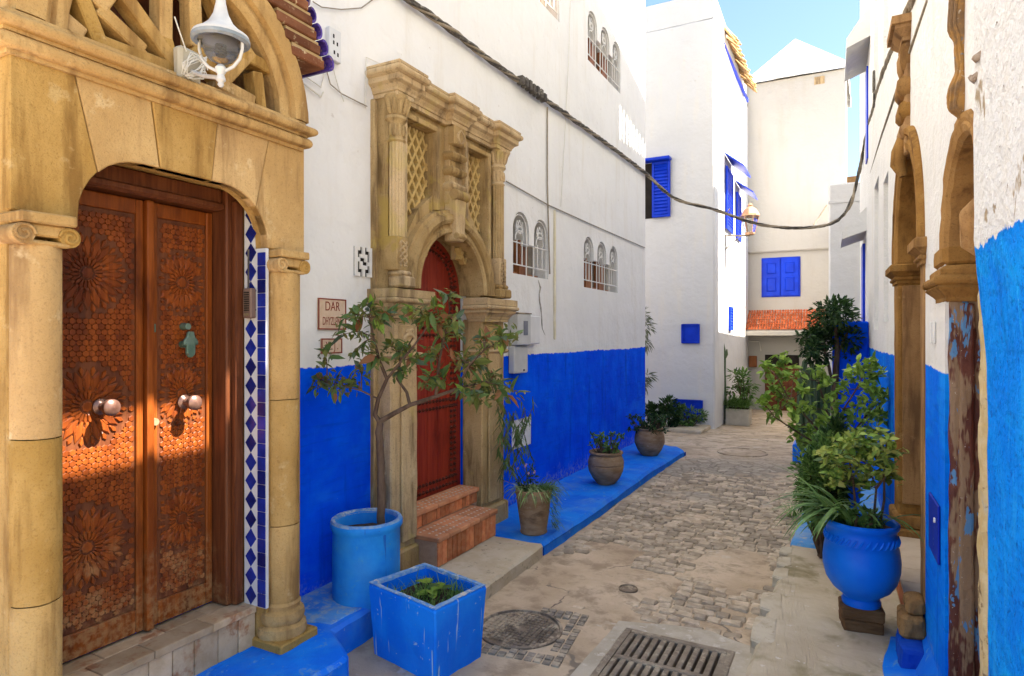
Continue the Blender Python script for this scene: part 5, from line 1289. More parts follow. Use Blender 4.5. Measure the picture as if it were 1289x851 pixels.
# peeling plaster patches and broken bracket on the near wall
for (px_, py_, s_) in ((1246, 72, .055), (1241, 98, .05)):
    P_ = at(px_, py_, X=.385); m = MB(); m.tube([P_ + Vector((-.0, .07, -.005)), P_ + Vector((-.03, .02, .01)), P_ + Vector((-.035, -.03, -.005)), P_ + Vector((.0, -.08, .012))], [.006, .012, .014, .006], 10)
    m.build('broken_bracket', surf('rust_plaster', (.40, .33, .26), (.2, .13, .08), 40, .95, .8, 60), rh, smooth=True, rough=.010, rs=30)
P_ = at(1241, 210, X=.395); m = MB(); m.tube([(P_.x - .012, P_.y, P_.z + .62), (P_.x - .016, P_.y + .01, P_.z + .3), (P_.x - .014, P_.y, P_.z), (P_.x - .010, P_.y, P_.z - .25)], [.006, .014, .012, .006], 7)
m.build('bare_strip', surf('bare_render', (.42, .33, .22), (.28, .2, .13), 50, .95, .8, 60), rh, rough=.01, rs=25)
# canopies and blue window of the far part
for (a0, a1, z0, z1, outp) in ((9.9, 10.9, at(1085, 326, X=.22).z, at(1085, 303, X=.22).z, .30), (9.0, 10.2, 5.2, 5.6, .26)):
    m = MB(RW); m.add([(a0, z0 + .1, 0), (a1, z0 + .1, 0), (a1, z0, outp), (a0, z0, outp), (a0, z1 + .1, 0), (a1, z1 + .1, 0), (a1, z0 + .12, outp), (a0, z0 + .12, outp)], [(0, 1, 2, 3), (4, 7, 6, 5), (0, 3, 7, 4), (1, 5, 6, 2), (2, 6, 7, 3)]); m.build('canopy', M['wall_far'], rh)
m = MB(RW); m.box(10.25, 10.75, 1.55, at(1085, 328, X=.22).z, .001, .035); m.build('blue_window', M['blue_shutter'], rh, bevel=.006)
m = MB(RW); m.box(9.45, 9.8, 3.9, 5.1, .001, .02); m.build('blue_window', M['blue_shutter'], rh, bevel=.006)
# low blue wall stub
st_ = MB(); st_.box(RW(9.3, 0, 0)[0] - .42, RW(9.3, 0, 0)[0] - .002, 9.3, 9.75, -.3, 1.78)
tag(st_.build('blue_wall_stub', surf('stub_blue', BLUE, BLUE2, 4, .8, .6, 40, .008), None, bevel=.02, sub=.15, rough=.008), 'low blue wall jutting out behind the leafy tree on the right', 'wall')
# small fittings on the right wall
for a in (3.62, 3.72):
    m = MB(RW); z_ = at(1175, 418, X=.37).z; m.box(a - .02, a + .02, z_ - .055, z_ + .05, .001, .012); tag(m.build('wall_plate', M['white_panel'], None, bevel=.003), 'small white wall plate between the brown portals, ' + ('nearer the peeling column' if a < 3.7 else 'nearer the smooth brown column'), 'plate')
mt = thing('meter_hatch', (.36, 3.6, .5), 'small dark blue meter hatch low on right blue wall', 'hatch')
z0 = at(1175, 700, X=.36).z; z1 = at(1175, 628, X=.36).z
m = MB(RW); m.box(3.46, 3.76, z0, z1, .001, .012); m.build('hatch_door', paintmat('dark_blue_hatch', (.004, .02, .30), (.006, .03, .38), (.3, .35, .4), streaks=False), mt, bevel=.008)
m = MB(RW); m.cyl((3.54, (z0 + z1) / 2 + .05, .011), (3.54, (z0 + z1) / 2 + .05, .018), .012, n=10); m.build('lock', M['white_panel'], mt)

# ---- brown stone portal further along
p3 = thing('brown_stone_portal', (.35, 4.8, 0), 'tall brown stone arched portal on right wall behind blue pot', 'portal')
for (a0, a1, far) in ((5.405, 5.72, True), (3.97, 4.155, False)):
    ia, ib = (a0, a1)
    m = MB(RW); m.box(ia, ib, .15, 2.0, -.30, .004); m.build('jamb', M['ochre'], p3, bevel=.012, sub=.2, rough=.004)
    if far:
        m = MB(RW); m.box(ia - .022, ia + .02, .38, 1.96, -.20, -.02); m.build('jamb_panel', M['ochre'], p3, bevel=.010, seg=2, rough=.002)
        m = MB(RW); m.box(ia - .012, ia + .1, .38, 1.96, -.05, .010); m.build('corner_bead', M['ochre'], p3, bevel=.02, seg=2, rough=.002)
    m = MB(RW); m.cornice([(ib + .01, -.02), (ib + .01, .004), (ia - .0, .004), (ia - .0, -.30)], [(0, 1.975), (-.012, 1.977), (-.012, 1.995)] + [(-o, z) for o, z in roll(.014, 2.012, .014)] + [(-.018, 2.03), (-.045, 2.055), (-.055, 2.062), (-.055, 2.105), (-.04, 2.116), (.1, 2.12)])
    m.build('capital', M['ochre'], p3, rough=.003)
    if not far: continue
    m = MB(RW); m.box(ia - .04, ib + .03, .06, .20, -.30, .055); m.box(ia - .025, ib + .02, .20, .30, -.30, .04); m.build('base', M['ochre'], p3, bevel=.03, seg=3, rough=.005)
m = MB(RW); m.arcband(4.78, 2.12, [(.625, -.30), (.625, .01), (.65, .025), (.69, .03), (.71, .012), (.73, .012), (.745, .034), (.78, .034), (.79, .01), (.79, -.05)], 0, math.pi, 40); m.build('archivolt', M['ochre'], p3, rough=.003)
m = MB(RW); m.box(4.15, 5.41, .0, 2.8, -.42, -.32); m.build('inner_door', M['enddoor'], p3)
m = MB(RW); m.box(4.68, 4.88, 2.74, 3.50, -.02, .03); con3 = m.build('console', M['ochre'], p3, bevel=.01)
for i, (z0, z1, o) in enumerate(((3.26, 3.45, .035), (3.10, 3.24, .055), (2.96, 3.08, .05), (2.84, 2.94, .04))):
    m = MB(RW); m.cornice([(4.86, -.02), (4.86, .03), (4.70, .03), (4.70, -.02)], [(0, z0), (-o * .35, z0 + .01), (-o * .7, z0 + (z1 - z0) * .35), (-o * .7, z0 + (z1 - z0) * .7), (-o * .3, z1 - .01), (0, z1)]); m.build('console_bulge', M['ochre'], con3, smooth=True, rough=.005)
m = MB(RW); m.cornice([(4.89, -.02), (4.89, .03), (4.67, .03), (4.67, -.02)], [(0, 3.44), (-.015, 3.442), (-.015, 3.465), (-.025, 3.475), (-.05, 3.505), (-.055, 3.51), (-.055, 3.53), (-.075, 3.535), (-.075, 3.585), (.1, 3.60)]); m.build('console_cap', M['ochre'], con3, rough=.003)
m = MB(); m.tube([RW(4.78, 2.62, .03), RW(4.78, 2.70, .055), RW(4.78, 2.78, .05), RW(4.78, 2.86, .03)], [.025, .045, .045, .035], 16); m.build('keystone_mask', M['ochre'], con3, smooth=True, rough=.008, rs=16)
ts = thing('tiled_threshold', (.4, 4.8, 0), 'cream tiled threshold with red brick edge under brown stone portal', 'step')
m = MB(RW); m.box(4.15, 5.41, -.2, .13, -.31, .05); m.build('step_core', M['concrete'], ts)
for i in range(5):
    m = MB(RW); m.box(4.15 + .252 * i + .002, 4.40 + .252 * i, .13, .148, -.31, .075); m.build('tread_tile', surf('cream_tile', (.60, .50, .38), (.66, .56, .44), 9, .4, .1, 40) if i == 0 else bpy.data.materials['cream_tile'], ts, bevel=.003)
for i in range(14):
    m = MB(RW); m.box(4.15 + .09 * i + .003, 4.15 + .09 * (i + 1) - .003, -.05, .125, .05, .062); m.build('riser_brick', M['brick'], ts, bevel=.003)
lg = MB(RW); lg.box(3.93, 4.13, -.0, .12, .0, .12); lg.box(3.95, 4.12, .12, .2, .0, .09); tag(lg.build('stone_block', M['ochre'], None, bevel=.035, seg=3, sub=.05, rough=.014), 'worn brown stone block at foot of the brown portal', 'stone')
bl_ = MB(RW); bl_.box(3.80, 4.10, -.14, .0, .0, .13); tag(bl_.build('blue_plinth', M['blue_kerb'], None, bevel=.03, seg=2, sub=.06, rough=.012), 'low rough blue plinth under the worn stone block', 'plinth')

# ---- near portal with peeling brown paint
p4 = thing('peeling_portal', (.4, 2.95, 0), 'near stone portal with peeling dark brown painted column', 'portal')
m = MB(RW); m.box(3.322, 3.58, -.16, 1.76, -.32, -.012); m.build('painted_jamb', M['peelcol'], p4, bevel=.02, seg=2, sub=.08, rough=.006)
m = MB(RW); m.box(3.305, 3.36, -.12, 1.74, -.10, -.045); m.build('painted_bead', M['peelcol'], p4, bevel=.012, seg=2, sub=.08, rough=.005)
for a0, a1 in ((3.34, 3.60),):
    m = MB(RW); m.cornice([(3.60, -.02), (3.60, -.010), (3.322, -.010), (3.322, -.3)], [(0, 1.745), (-.012, 1.748), (-.012, 1.765), (-.02, 1.775), (-.045, 1.80), (-.05, 1.806)] + [(-o, z) for o, z in roll(.045, 1.835, .02)] + [(-.035, 1.862), (-.035, 1.885), (-.01, 1.905), (.1, 1.91)]); m.build('capital', M['ochre'], p4, sub=.06, rough=.004)
    m = MB(RW); m.box(3.318, 3.58, 1.90, 2.0, -.32, .012); m.build('springer', M['ochre'], p4, bevel=.02, sub=.06, rough=.006)
m = MB(RW); m.arcband(2.95, 1.98, [(.370, -.32), (.370, -.012), (.385, .004), (.41, .012), (.42, .006), (.435, .012), (.455, .012), (.462, .0), (.462, -.05)], 0, math.pi, 40); m.build('archivolt', M['ochre'], p4, rough=.006, rs=14)
m = MB(RW); m.box(2.458, 2.548, -.2, 1.9, -.30, .018); m.build('near_jamb', surf('yellow_jamb', (.50, .36, .16), (.58, .46, .26), 12, .9, .8, 50, .006, c3=(.22, .15, .08), c3t=(.56, .64), c4=(.35, .38, .36)), p4, bevel=.012, sub=.06, rough=.008, rs=16)
P_ = at(1224, 305, X=.38)
m = MB(); m.tube([RW(2.66, 1.86, -.05), RW(2.62, 1.92, .02), RW(2.55, 2.0, .035), RW(2.50, 2.04, .01)], [.03, .04, .036, .02], 14); m.build('broken_capital', M['ochre'], p4, smooth=True, rough=.008, rs=18)
cmat = NT('flaking_console'); pp = cmat.pos()
cc = cmat.mix(cmat.step(cmat.noise(pp, 9, 6, .6), .42, .58), (.36, .19, .055), (.20, .12, .06)); cc = cmat.mix(cmat.step(cmat.noise(pp, 7, 6, .65, .4), .58, .64), cc, (.04, .22, .38)); cc = cmat.mix(cmat.step(cmat.noise(pp, 24, 6, .7), .62, .68), cc, (.48, .42, .32))
cmat.out(cc, .85, cmat.bump(cmat.noise(pp, 26, 7, .7), .8, .01), .2)
m = MB()
cpts = ((2.42, -.005), (2.47, .01), (2.52, .008), (2.60, -.006), (2.70, .0), (2.78, .012), (2.86, .004), (2.96, -.002), (3.1, .006), (3.4, .006)); crad = [.016, .036, .038, .024, .022, .034, .037, .026, .036, .036]
cp2, cr2 = [], []
for i in range(len(cpts) - 1):
    for q in range(5):
        u = q / 5; u2 = u * u * (3 - 2 * u)
        cp2.append(RW(2.92, cpts[i][0] + (cpts[i + 1][0] - cpts[i][0]) * u, cpts[i][1] + (cpts[i + 1][1] - cpts[i][1]) * u2)); cr2.append(crad[i] + (crad[i + 1] - crad[i]) * u2)
m.tube(cp2, cr2, 24)
for q in range(5):
    th = -1.0 + .5 * q; m.tube([(p[0] - cr2[i] * math.cos(th), p[1] - cr2[i] * math.sin(th), p[2]) for i, p in enumerate(cp2)], .007, 6)
m.build('console', cmat.mat, p4, smooth=True, rough=.006, rs=18)
m = MB(RW); m.box(2.57, 3.33, -.2, 2.5, -.415, -.33); m.build('inner_door', M['enddoor'], p4)

# ================================================================ cable bundle across the street
def strands(name, pts, r, n, label, mat=None, tw=9.0, spread=.017):
    t = thing(name, tuple(pts[0]), label, 'cable')
    dense = []
    for i in range(len(pts) - 1):
        p0, p1, p2, p3 = pts[max(0, i - 1)], pts[i], pts[i + 1], pts[min(len(pts) - 1, i + 2)]
        k_ = max(3, int((p2 - p1).length / .09))
        for q in range(k_):
            u = q / k_
            dense.append(.5 * ((2 * p1) + (p2 - p0) * u + (2 * p0 - 5 * p1 + 4 * p2 - p3) * u * u + (-p0 + 3 * p1 - 3 * p2 + p3) * u ** 3))
    dense.append(pts[-1])
    for s_ in range(n):
        out = []; L_ = 0
        for i, p in enumerate(dense):
            if i: L_ += (p - dense[i - 1]).length
            d = (dense[min(i + 1, len(dense) - 1)] - dense[max(i - 1, 0)]).normalized()
            x = d.cross(Vector((0, 0, 1)));
            if x.length < .1: x = Vector((1, 0, 0))
            x.normalize(); y = x.cross(d)
            a = L_ * tw + s_ * 2 * math.pi / n; sp = spread * (1 + .5 * mnoise.noise(Vector((L_ * 1.3, s_ * 5, 0))))
            out.append(p + x * math.cos(a) * sp + y * math.sin(a) * sp)
        m = MB(); m.tube(out, r * (.8 + .4 * (s_ % 2)), 6); m.build('strand', (mat or M['cable']) if s_ % 3 else M['cable_tan'], t, smooth=True)
    return t
Lp = [at(x, y, X=-2.955) for x, y in ((470, -40), (515, 0), (560, 32), (620, 78), (665, 110), (710, 142), (760, 178), (800, 208), (816, 221))]
strands('cable_bundle', Lp, .012, 5, 'thick dark twisted cable bundle running along upper left wall')
cl = MB(); q_ = at(668, 112, X=-2.94)
for i in range(7): cl.box(q_.x - .03, q_.x + .04, q_.y - .25 + .08 * i, q_.y - .20 + .08 * i, q_.z - .035 - .002 * i, q_.z + .035 + random.uniform(0, .02))
cl.m = None
splice = thing('cable_splice', tuple(q_), 'row of grey cable clamps on the bundle along left wall', 'clamps')
for i in range(7):
    c_ = MB(); yy__ = q_.y - .27 + .09 * i; zz__ = at(668, 112, X=-2.94).z + .0 * i
    c_.box(q_.x - .03, q_.x + .045, yy__, yy__ + .055, zz__ - .04, zz__ + .045 + random.uniform(0, .02)); c_.build('clamp', M['cable'], splice, bevel=.008)
Cp = [Lp[-1]]
Pend = at(1090, 165, X=.235)
mids = [(850, 250), (900, 264), (950, 281), (1000, 287), (1045, 282), (1068, 262), (1080, 222)]
for i, (x, y) in enumerate(mids):
    f = (i + 1) / (len(mids) + 1); tt = 10.6 + (9.6 - 10.6) * f
    Cp.append(at(x, y, t=tt))
Rp = [at(x, y, X=X) for x, y, X in ((1092, 165, .245), (1100, 140, .27), (1106, 115, .29), (1118, 80, .315), (1132, 45, .335), (1150, 0, .35), (1163, -35, .36))]
strands('cable_span', Cp + [Rp[0]], .011, 4, 'dark cable sagging across the street from left wall to right wall')
strands('cable_bundle', Rp, .016, 5, 'twisted cable bundle climbing along right wall above brown portal', M['cable_tan'])
m = MB(); m.tube([at(x, y, X=X) for x, y, X in ((1082, 268, .20), (1092, 232, .24), (1110, 170, .29), (1135, 95, .33), (1168, 0, .365))], .010, 6); tag(m.build('wall_cable', M['cable_tan'], None, smooth=True), 'single thin cable slanting down the right wall below cable bundle', 'cable')
m = MB(); lq = at(1100, 112, X=.22); m.tube([lq + Vector((0, .10 * math.cos(i * .5), .17 * math.sin(i * .5))) for i in range(11)], .010, 6); tag(m.build('cable_loop', M['cable'], None, smooth=True), 'dark loop of cable hanging from the bundle on right wall', 'cable')
# hook and loose wire at the end house
m = MB(); m.tube([at(1041, 258, Y=18.9), at(1030, 275, Y=18.8), at(1024, 283, Y=18.7)], .02, 5); tag(m.build('tie_wire', M['cable_tan'], None), 'short slack wire tied at corner of the end house', 'cable')
# ================================================================ plants and pots
def leaf_shape(w=.42, fold=.10, curl=.12):
    return ([(0, 0, 0), (.28, w * .42, fold), (.28, -w * .42, fold), (.30, 0, 0), (.62, w * .40, fold * .8 - curl * .4), (.62, -w * .40, fold * .8 - curl * .4), (.64, 0, -curl * .45), (1, 0, -curl)],
            [(0, 3, 1), (0, 2, 3), (3, 6, 4, 1), (3, 2, 5, 6), (6, 7, 4), (6, 5, 7)])
def leaf_mesh(name, mat, **kw):
    v, f = leaf_shape(**kw); m = MB(); m.add(v, f); me = m.mesh(name)
    for p in me.polygons: p.use_smooth = True
    me.materials.append(mat); return me
def orient(p, d, up, s, roll=0.0):
    x = Vector(d).normalized(); z = Vector(up); z = z - x * z.dot(x)
    if z.length < 1e-3: z = Vector((1, 0, 0)) - x * x.x
    z.normalize(); y = z.cross(x)
    R3 = Matrix((x, y, z)).transposed().to_4x4()
    return Matrix.Translation(p) @ R3 @ Matrix.Rotation(roll, 4, 'X') @ Matrix.Diagonal((s[0], s[1], s[2], 1))
def put_leaf(me, parent, p, d, up, s, roll=0.0):
    o = bpy.data.objects.new('leaf', me); col.objects.link(o); o.parent = parent; o.matrix_parent_inverse = Matrix.Translation(-parent.location); o.matrix_basis = orient(p, d, up, s, roll); return o
def rv(r):
    while True:
        v = Vector((r.uniform(-1, 1), r.uniform(-1, 1), r.uniform(-1, 1)))
        if .05 < v.length < 1: return v.normalized()
def join_leaves(m, r, pts, size, w=.42, up=.6, droop=.0):
    v0, f0 = leaf_shape(w=w)
    for p, d in pts:
        s = size * r.uniform(.65, 1.25)
        T = orient(p, d + Vector((0, 0, -droop)), Vector((0, 0, 1)) + rv(r) * up, (s, s, s))
        k_ = len(m.v); m.v += [tuple(T @ Vector(q)) for q in v0]; m.fc += [tuple(i + k_ for i in f) for f in f0]
def shell_pts(r, c, rad, n, clump=9, fill=.45, csize=.33):
    """leaf spots in clumps through an uneven crown"""
    c = Vector(c); rad = Vector(rad); out = []
    cl_ = []
    for i in range(clump):
        d = rv(r); k_ = r.uniform(.35, 1.0) ** .6
        cl_.append((c + Vector((d.x * rad.x, d.y * rad.y, d.z * rad.z)) * k_ * .8, r.uniform(.6, 1.2)))
    for i in range(n):
        cc, cs = r.choice(cl_); d = rv(r); q = r.random() ** fill
        p = cc + Vector((d.x * rad.x, d.y * rad.y, d.z * rad.z)) * csize * cs * q
        out.append((p, (d + (p - c).normalized() * .7 + rv(r) * .3).normalized()))
    return out, [q[0] for q in cl_]
def lathe_pot(name, prof, x, y, z, mat, label, cat='pot', group=None, soil_r=None, soil_z=None, n=32, rough=.0):
    t = thing(name, (x, y, z), label, cat, group)
    m = MB(); m.lathe(prof, x, y, n, z0=z); body = m.build('pot_body', mat, t, smooth=True, rough=rough)
    if soil_r:
        m = MB(); rr_ = random.Random(3); m.lathe([(soil_r, soil_z), (soil_r * .6, soil_z + .008), (.0001, soil_z + .012)], x, y, 20, z0=z); m.build('soil', M['soil'], t, rough=.006, rs=20)
    return t

# ---- cylinder planter with small tree
CX, CY = -2.66, 3.09; cz0 = -.03
cyl = thing('cylinder_planter', (CX, CY, cz0), 'tall round blue painted concrete planter holding the small tree', 'planter')
m = MB(); m.lathe([(.205, 0), (.207, .02), (.208, .24), (.206, .42), (.214, .435), (.222, .45), (.222, .478), (.212, .49), (.196, .49), (.188, .475), (.186, .30)], CX, CY, 40, z0=cz0); m.build('drum', M['planter_cyl'], cyl, smooth=True, rough=.003)
m = MB(); m.lathe([(.2215, .476), (.214, .4915), (.195, .4915), (.187, .47)], CX, CY, 40, z0=cz0 + .0012); m.build('rim', M['planter_rim'], cyl, smooth=True, rough=.002)
m = MB(); m.lathe([(.19, .40), (.12, .415), (.0001, .42)], CX, CY, 24, z0=cz0); m.build('soil', M['soil'], cyl, rough=.008, rs=20)
tr = thing('small_tree', (CX, CY, .38), 'small leaning tree with olive leaves in round blue planter', 'tree')
T0 = at(478, 650, t=3.93).to_tuple()
def tp(px, py, t): return at(px, py, t=t)
base = Vector((tp(479, 655, 3.98).x, tp(479, 655, 3.98).y, .36))
trunk = [base, tp(481, 620, 3.98), tp(479, 580, 3.97), tp(477, 545, 3.96), tp(478, 531, 3.96)]
limbs = [
    ([trunk[-1], tp(472, 522, 3.96), tp(476, 502, 3.95), tp(487, 477, 3.93), tp(478, 455, 3.9), tp(470, 425, 3.88), tp(465, 400, 3.86)], [.017, .015, .013, .012, .010, .008, .005]),
    ([trunk[-1], tp(497, 520, 3.94), tp(516, 510, 3.92), tp(549, 499, 3.88), tp(575, 490, 3.84), tp(610, 480, 3.80)], [.018, .016, .014, .012, .009, .005]),
    ([tp(516, 510, 3.92), tp(512, 494, 3.95), tp(500, 477, 4.0), tp(505, 450, 4.02), tp(520, 425, 4.03)], [.011, .010, .009, .007, .004]),
    ([tp(549, 499, 3.88), tp(550, 480, 3.86), tp(553, 455, 3.84), tp(560, 420, 3.83), tp(566, 390, 3.85)], [.011, .009, .008, .006, .004]),
    ([tp(487, 477, 3.93), tp(505, 455, 3.85), tp(525, 430, 3.80), tp(540, 408, 3.78)], [.009, .008, .006, .004]),
    ([tp(476, 502, 3.95), tp(455, 492, 3.9), tp(430, 485, 3.87), tp(412, 482, 3.85)], [.006, .005, .004, .003]),
    ([tp(575, 490, 3.84), tp(590, 460, 3.8), tp(610, 440, 3.76), tp(628, 430, 3.74)], [.008, .007, .005, .003])]
m = MB(); m.tube(trunk, [.028, .025, .023, .022, .021], 10); m.build('trunk', M['bark'], tr, smooth=True, sub=.03, rough=.006, rs=14)
m = MB()
for pts, rad in limbs: m.tube(pts, rad, 7)
r = random.Random(21)
lm = [leaf_mesh('leaf', M[q], w=.46, fold=.10, curl=.15) for q in ('leaf_a', 'leaf_b', 'leaf_g', 'leaf_c', 'leaf_d')]
wts = [4.5, 2.5, 4, 1.2, 2.2]
tips = []; sml = MB()
skel = [p for pts, _ in limbs for p in pts[1:]]
targets = [(402, 488), (418, 490), (440, 486), (432, 400), (410, 440), (428, 425), (445, 440), (450, 395), (468, 392), (480, 410), (465, 450), (490, 440), (500, 400), (520, 390), (535, 405), (510, 430), (525, 455), (545, 385), (560, 370), (575, 400), (560, 430), (545, 445), (585, 420), (575, 455), (600, 430), (615, 425), (632, 428), (646, 425), (595, 465), (612, 460), (618, 480), (600, 500), (625, 510), (638, 500), (560, 475), (535, 480), (505, 465), (585, 495), (610, 505), (648, 492), (455, 465), (552, 412), (590, 445), (530, 430)]
nleaf = 0
for (x, y) in targets:
    P = tp(x + r.uniform(-4, 4), y + r.uniform(-4, 4), 3.86 + r.uniform(-.22, .2))
    near = min(skel, key=lambda q: (q - P).length)
    mid = (near + P) / 2 + Vector((0, 0, .03)) + rv(r) * .015
    m.tube([near, mid, P], [.0045, .0035, .0018], 5)
    n = r.randint(6, 8)
    for i in range(n):
        if nleaf >= 296: break
        u = .30 + .70 * i / (n - 1); q = near.lerp(mid, u * 2) if u < .5 else mid.lerp(P, u * 2 - 1)
        d = (P - near).normalized() * .55 + rv(r) * .9 + Vector((0, 0, -.15)); s = r.uniform(.07, .128)
        if u > .95: s *= .8
        me = r.choices(lm, wts)[0]
        join_leaves(sml, r, [(q + rv(r) * .05, rv(r)) for _ in range(3)], .05, .45)
        put_leaf(me, tr, q + rv(r) * .012, d, Vector((0, 0, 1)) + rv(r) * .5 + Vector((.3, -.5, 0)), (s, s * r.uniform(.8, 1.05), s), r.uniform(-.6, .6)); nleaf += 1
m.build('branches', M['bark'], tr, smooth=True); stuff(sml.build('small_leaves', M['leaf_s'], tr))

# ---- square planter
sp_ = thing('square_planter', (-2.08, 2.94, -.2), 'square blue painted concrete planter full of weeds in the street', 'planter')
Q = [Vector(q) for q in ((-2.396, 2.795), (-2.294, 3.20), (-1.784, 3.08), (-1.851, 2.673))]
ctr = sum(Q, Vector((0, 0))) / 4
def ring(sc, z, dz=0): return [(ctr.x + (q.x - ctr.x) * sc, ctr.y + (q.y - ctr.y) * sc, z + dz * (.5 if i % 2 else -.2)) for i, q in enumerate(Q)]
m = MB(); rings = [ring(.90, -.205), ring(1.0, .185), ring(.975, .203), ring(.86, .203), ring(.83, .06)]
vs = [p for q in rings for p in q]; fs = [(0, 1, 2, 3)]
for i in range(4):
    for j in range(4): fs.append((i * 4 + j, i * 4 + (j + 1) % 4, (i + 1) * 4 + (j + 1) % 4, (i + 1) * 4 + j))
m.add(vs, fs); m.build('tub', M['planter_box'], sp_, bevel=.008, sub=.07, rough=.004)
m = MB(); rings = [ring(.985, .203), ring(.98, .2065), ring(.868, .2065), ring(.85, .19)]
vs = [p for q in rings for p in q]; fs = []
for i in range(3):
    for j in range(4): fs.append((i * 4 + j, i * 4 + (j + 1) % 4, (i + 1) * 4 + (j + 1) % 4, (i + 1) * 4 + j))
m.add(vs, fs); m.build('chipped_rim', M['planter_rim'], sp_, sub=.04, rough=.004, rs=16)
m = MB(); m.add(ring(.85, .115), [(0, 1, 2, 3)]); m.build('soil', M['soil'], sp_, sub=.04, rough=.012, rs=14)
wd_ = thing('planter_weeds', (ctr.x, ctr.y, .11), 'green grass and weeds growing in square blue planter', 'weeds')
r = random.Random(8); m = MB()
def blade(m, p, d, ln, w, bend, seg=4, tipdrop=0.0):
    d = Vector(d).normalized(); side = d.cross(Vector((0, 0, 1)));
    if side.length < .05: side = Vector((1, 0, 0))
    side.normalize(); fwd = Vector((d.x, d.y, 0))
    if fwd.length < .01: fwd = side.cross(Vector((0, 0, 1)))
    fwd.normalize()
    pts = []; q = Vector(p); dd_ = d.copy()
    k0 = len(m.v)
    for i in range(seg + 1):
        ww = w * (1 - (i / seg) ** 1.8) * .5 + .0006
        cen = q + Vector((0, 0, 0))
        m.v += [tuple(q - side * ww), tuple(q + side * ww)]
        q = q + dd_ * ln / seg; dd_ = (dd_ + fwd * bend * .4 + Vector((0, 0, -bend))).normalized()
    for i in range(seg): m.fc.append((k0 + 2 * i, k0 + 2 * i + 1, k0 + 2 * i + 3, k0 + 2 * i + 2))
for i in range(420):
    u, v = r.uniform(-.8, .8), r.uniform(-.8, .8)
    b_ = ctr + (Q[2] - Q[1]) * u * .5 + (Q[0] - Q[1]) * v * .5
    if mnoise.noise(Vector((b_.x * 6, b_.y * 6, 1))) < -.12 and r.random() < .8: continue
    blade(m, (b_.x, b_.y, .112), (r.uniform(-.5, .5), r.uniform(-.5, .5), 1), r.uniform(.05, .14), .0045, r.uniform(.05, .35))
stuff(m.build('grass_blades', M['grass'], wd_))
for i in range(12):
    a = r.uniform(0, 6.28); c_ = ctr + Vector((r.uniform(-.07, .09), r.uniform(-.06, .08)))
    put_leaf(lm[3] if i % 3 else lm[0], wd_, Vector((c_.x, c_.y, .15 + r.uniform(0, .03))), Vector((math.cos(a), math.sin(a), .25)), Vector((0, 0, 1)), (.075, .13, .07))

# ---- terracotta pots on the blue kerb
tp1 = at(668, 672, Z=-.105)
lathe_pot('terracotta_pot', [(.001, 0), (.112, 0), (.118, .012), (.112, .03), (.135, .18), (.152, .33), (.160, .345), (.158, .375), (.145, .38), (.140, .33)], tp1.x, tp1.y + .06, -.107, M['terra'], 'tall tapered terracotta pot with trailing plants beside brick steps', soil_r=.142, soil_z=.34, rough=.002)
pc = Vector((tp1.x, tp1.y + .06, .24))
pl1 = thing('trailing_plant', tuple(pc), 'green spider plant and trailing stems spilling from tall terracotta pot', 'plant')
r = random.Random(4); m = MB()
for i in range(90):
    a = r.uniform(0, 6.28); blade(m, pc + Vector((r.uniform(-.1, .05), r.uniform(-.1, .05), .0)), (math.cos(a), math.sin(a), r.uniform(.5, 1.4)), r.uniform(.16, .30), .016, r.uniform(.3, .6), 6)
stuff(m.build('spider_leaves', M['spider'], pl1))
m = MB()
for i in range(260):
    a = r.uniform(-1.0, 1.8); blade(m, pc + Vector((r.uniform(-.02, .14), r.uniform(-.06, .16), r.uniform(-.02, .05))), (math.cos(a) * .8, math.sin(a) * .8, r.uniform(.1, 1.0)), r.uniform(.10, .24), .005, r.uniform(.2, .6), 5)
for i in range(160):
    zz = -r.uniform(0, .30); a = r.uniform(-.8, .8); blade(m, pc + Vector((.13 + r.uniform(0, .05), .0 + r.uniform(-.02, .12) - zz * .1, zz)), (math.cos(a), math.sin(a), r.uniform(-.2, .4)), r.uniform(.04, .1), .005, r.uniform(.3, .7), 4)
stuff(m.build('fern_leaves', M['bush_mid'], pl1))
m = MB()
for i in range(7):
    b_ = pc + Vector((r.uniform(-.12, -.02), r.uniform(-.10, .02), 0)); m.tube([b_, b_ + Vector((r.uniform(-.04, .04), r.uniform(-.04, .04), .12)), b_ + Vector((r.uniform(-.07, .07), r.uniform(-.07, .07), .22))], .003, 5)
pts, _ = shell_pts(r, pc + Vector((-.05, -.02, .12)), (.11, .11, .12), 150, 8)
join_leaves(m, r, pts, .035, .4); stuff(m.build('leafy_stems', M['bush_dark'], pl1))
m = MB()
for i in range(6):
    q = pc + Vector((r.uniform(-.14, .0), r.uniform(-.1, .05), r.uniform(.16, .24)))
    for j in range(5): m.add([tuple(q), tuple(q + rv(r) * .018), tuple(q + rv(r) * .018)], [(0, 1, 2)])
stuff(m.build('pink_flowers', M['petal'], pl1))
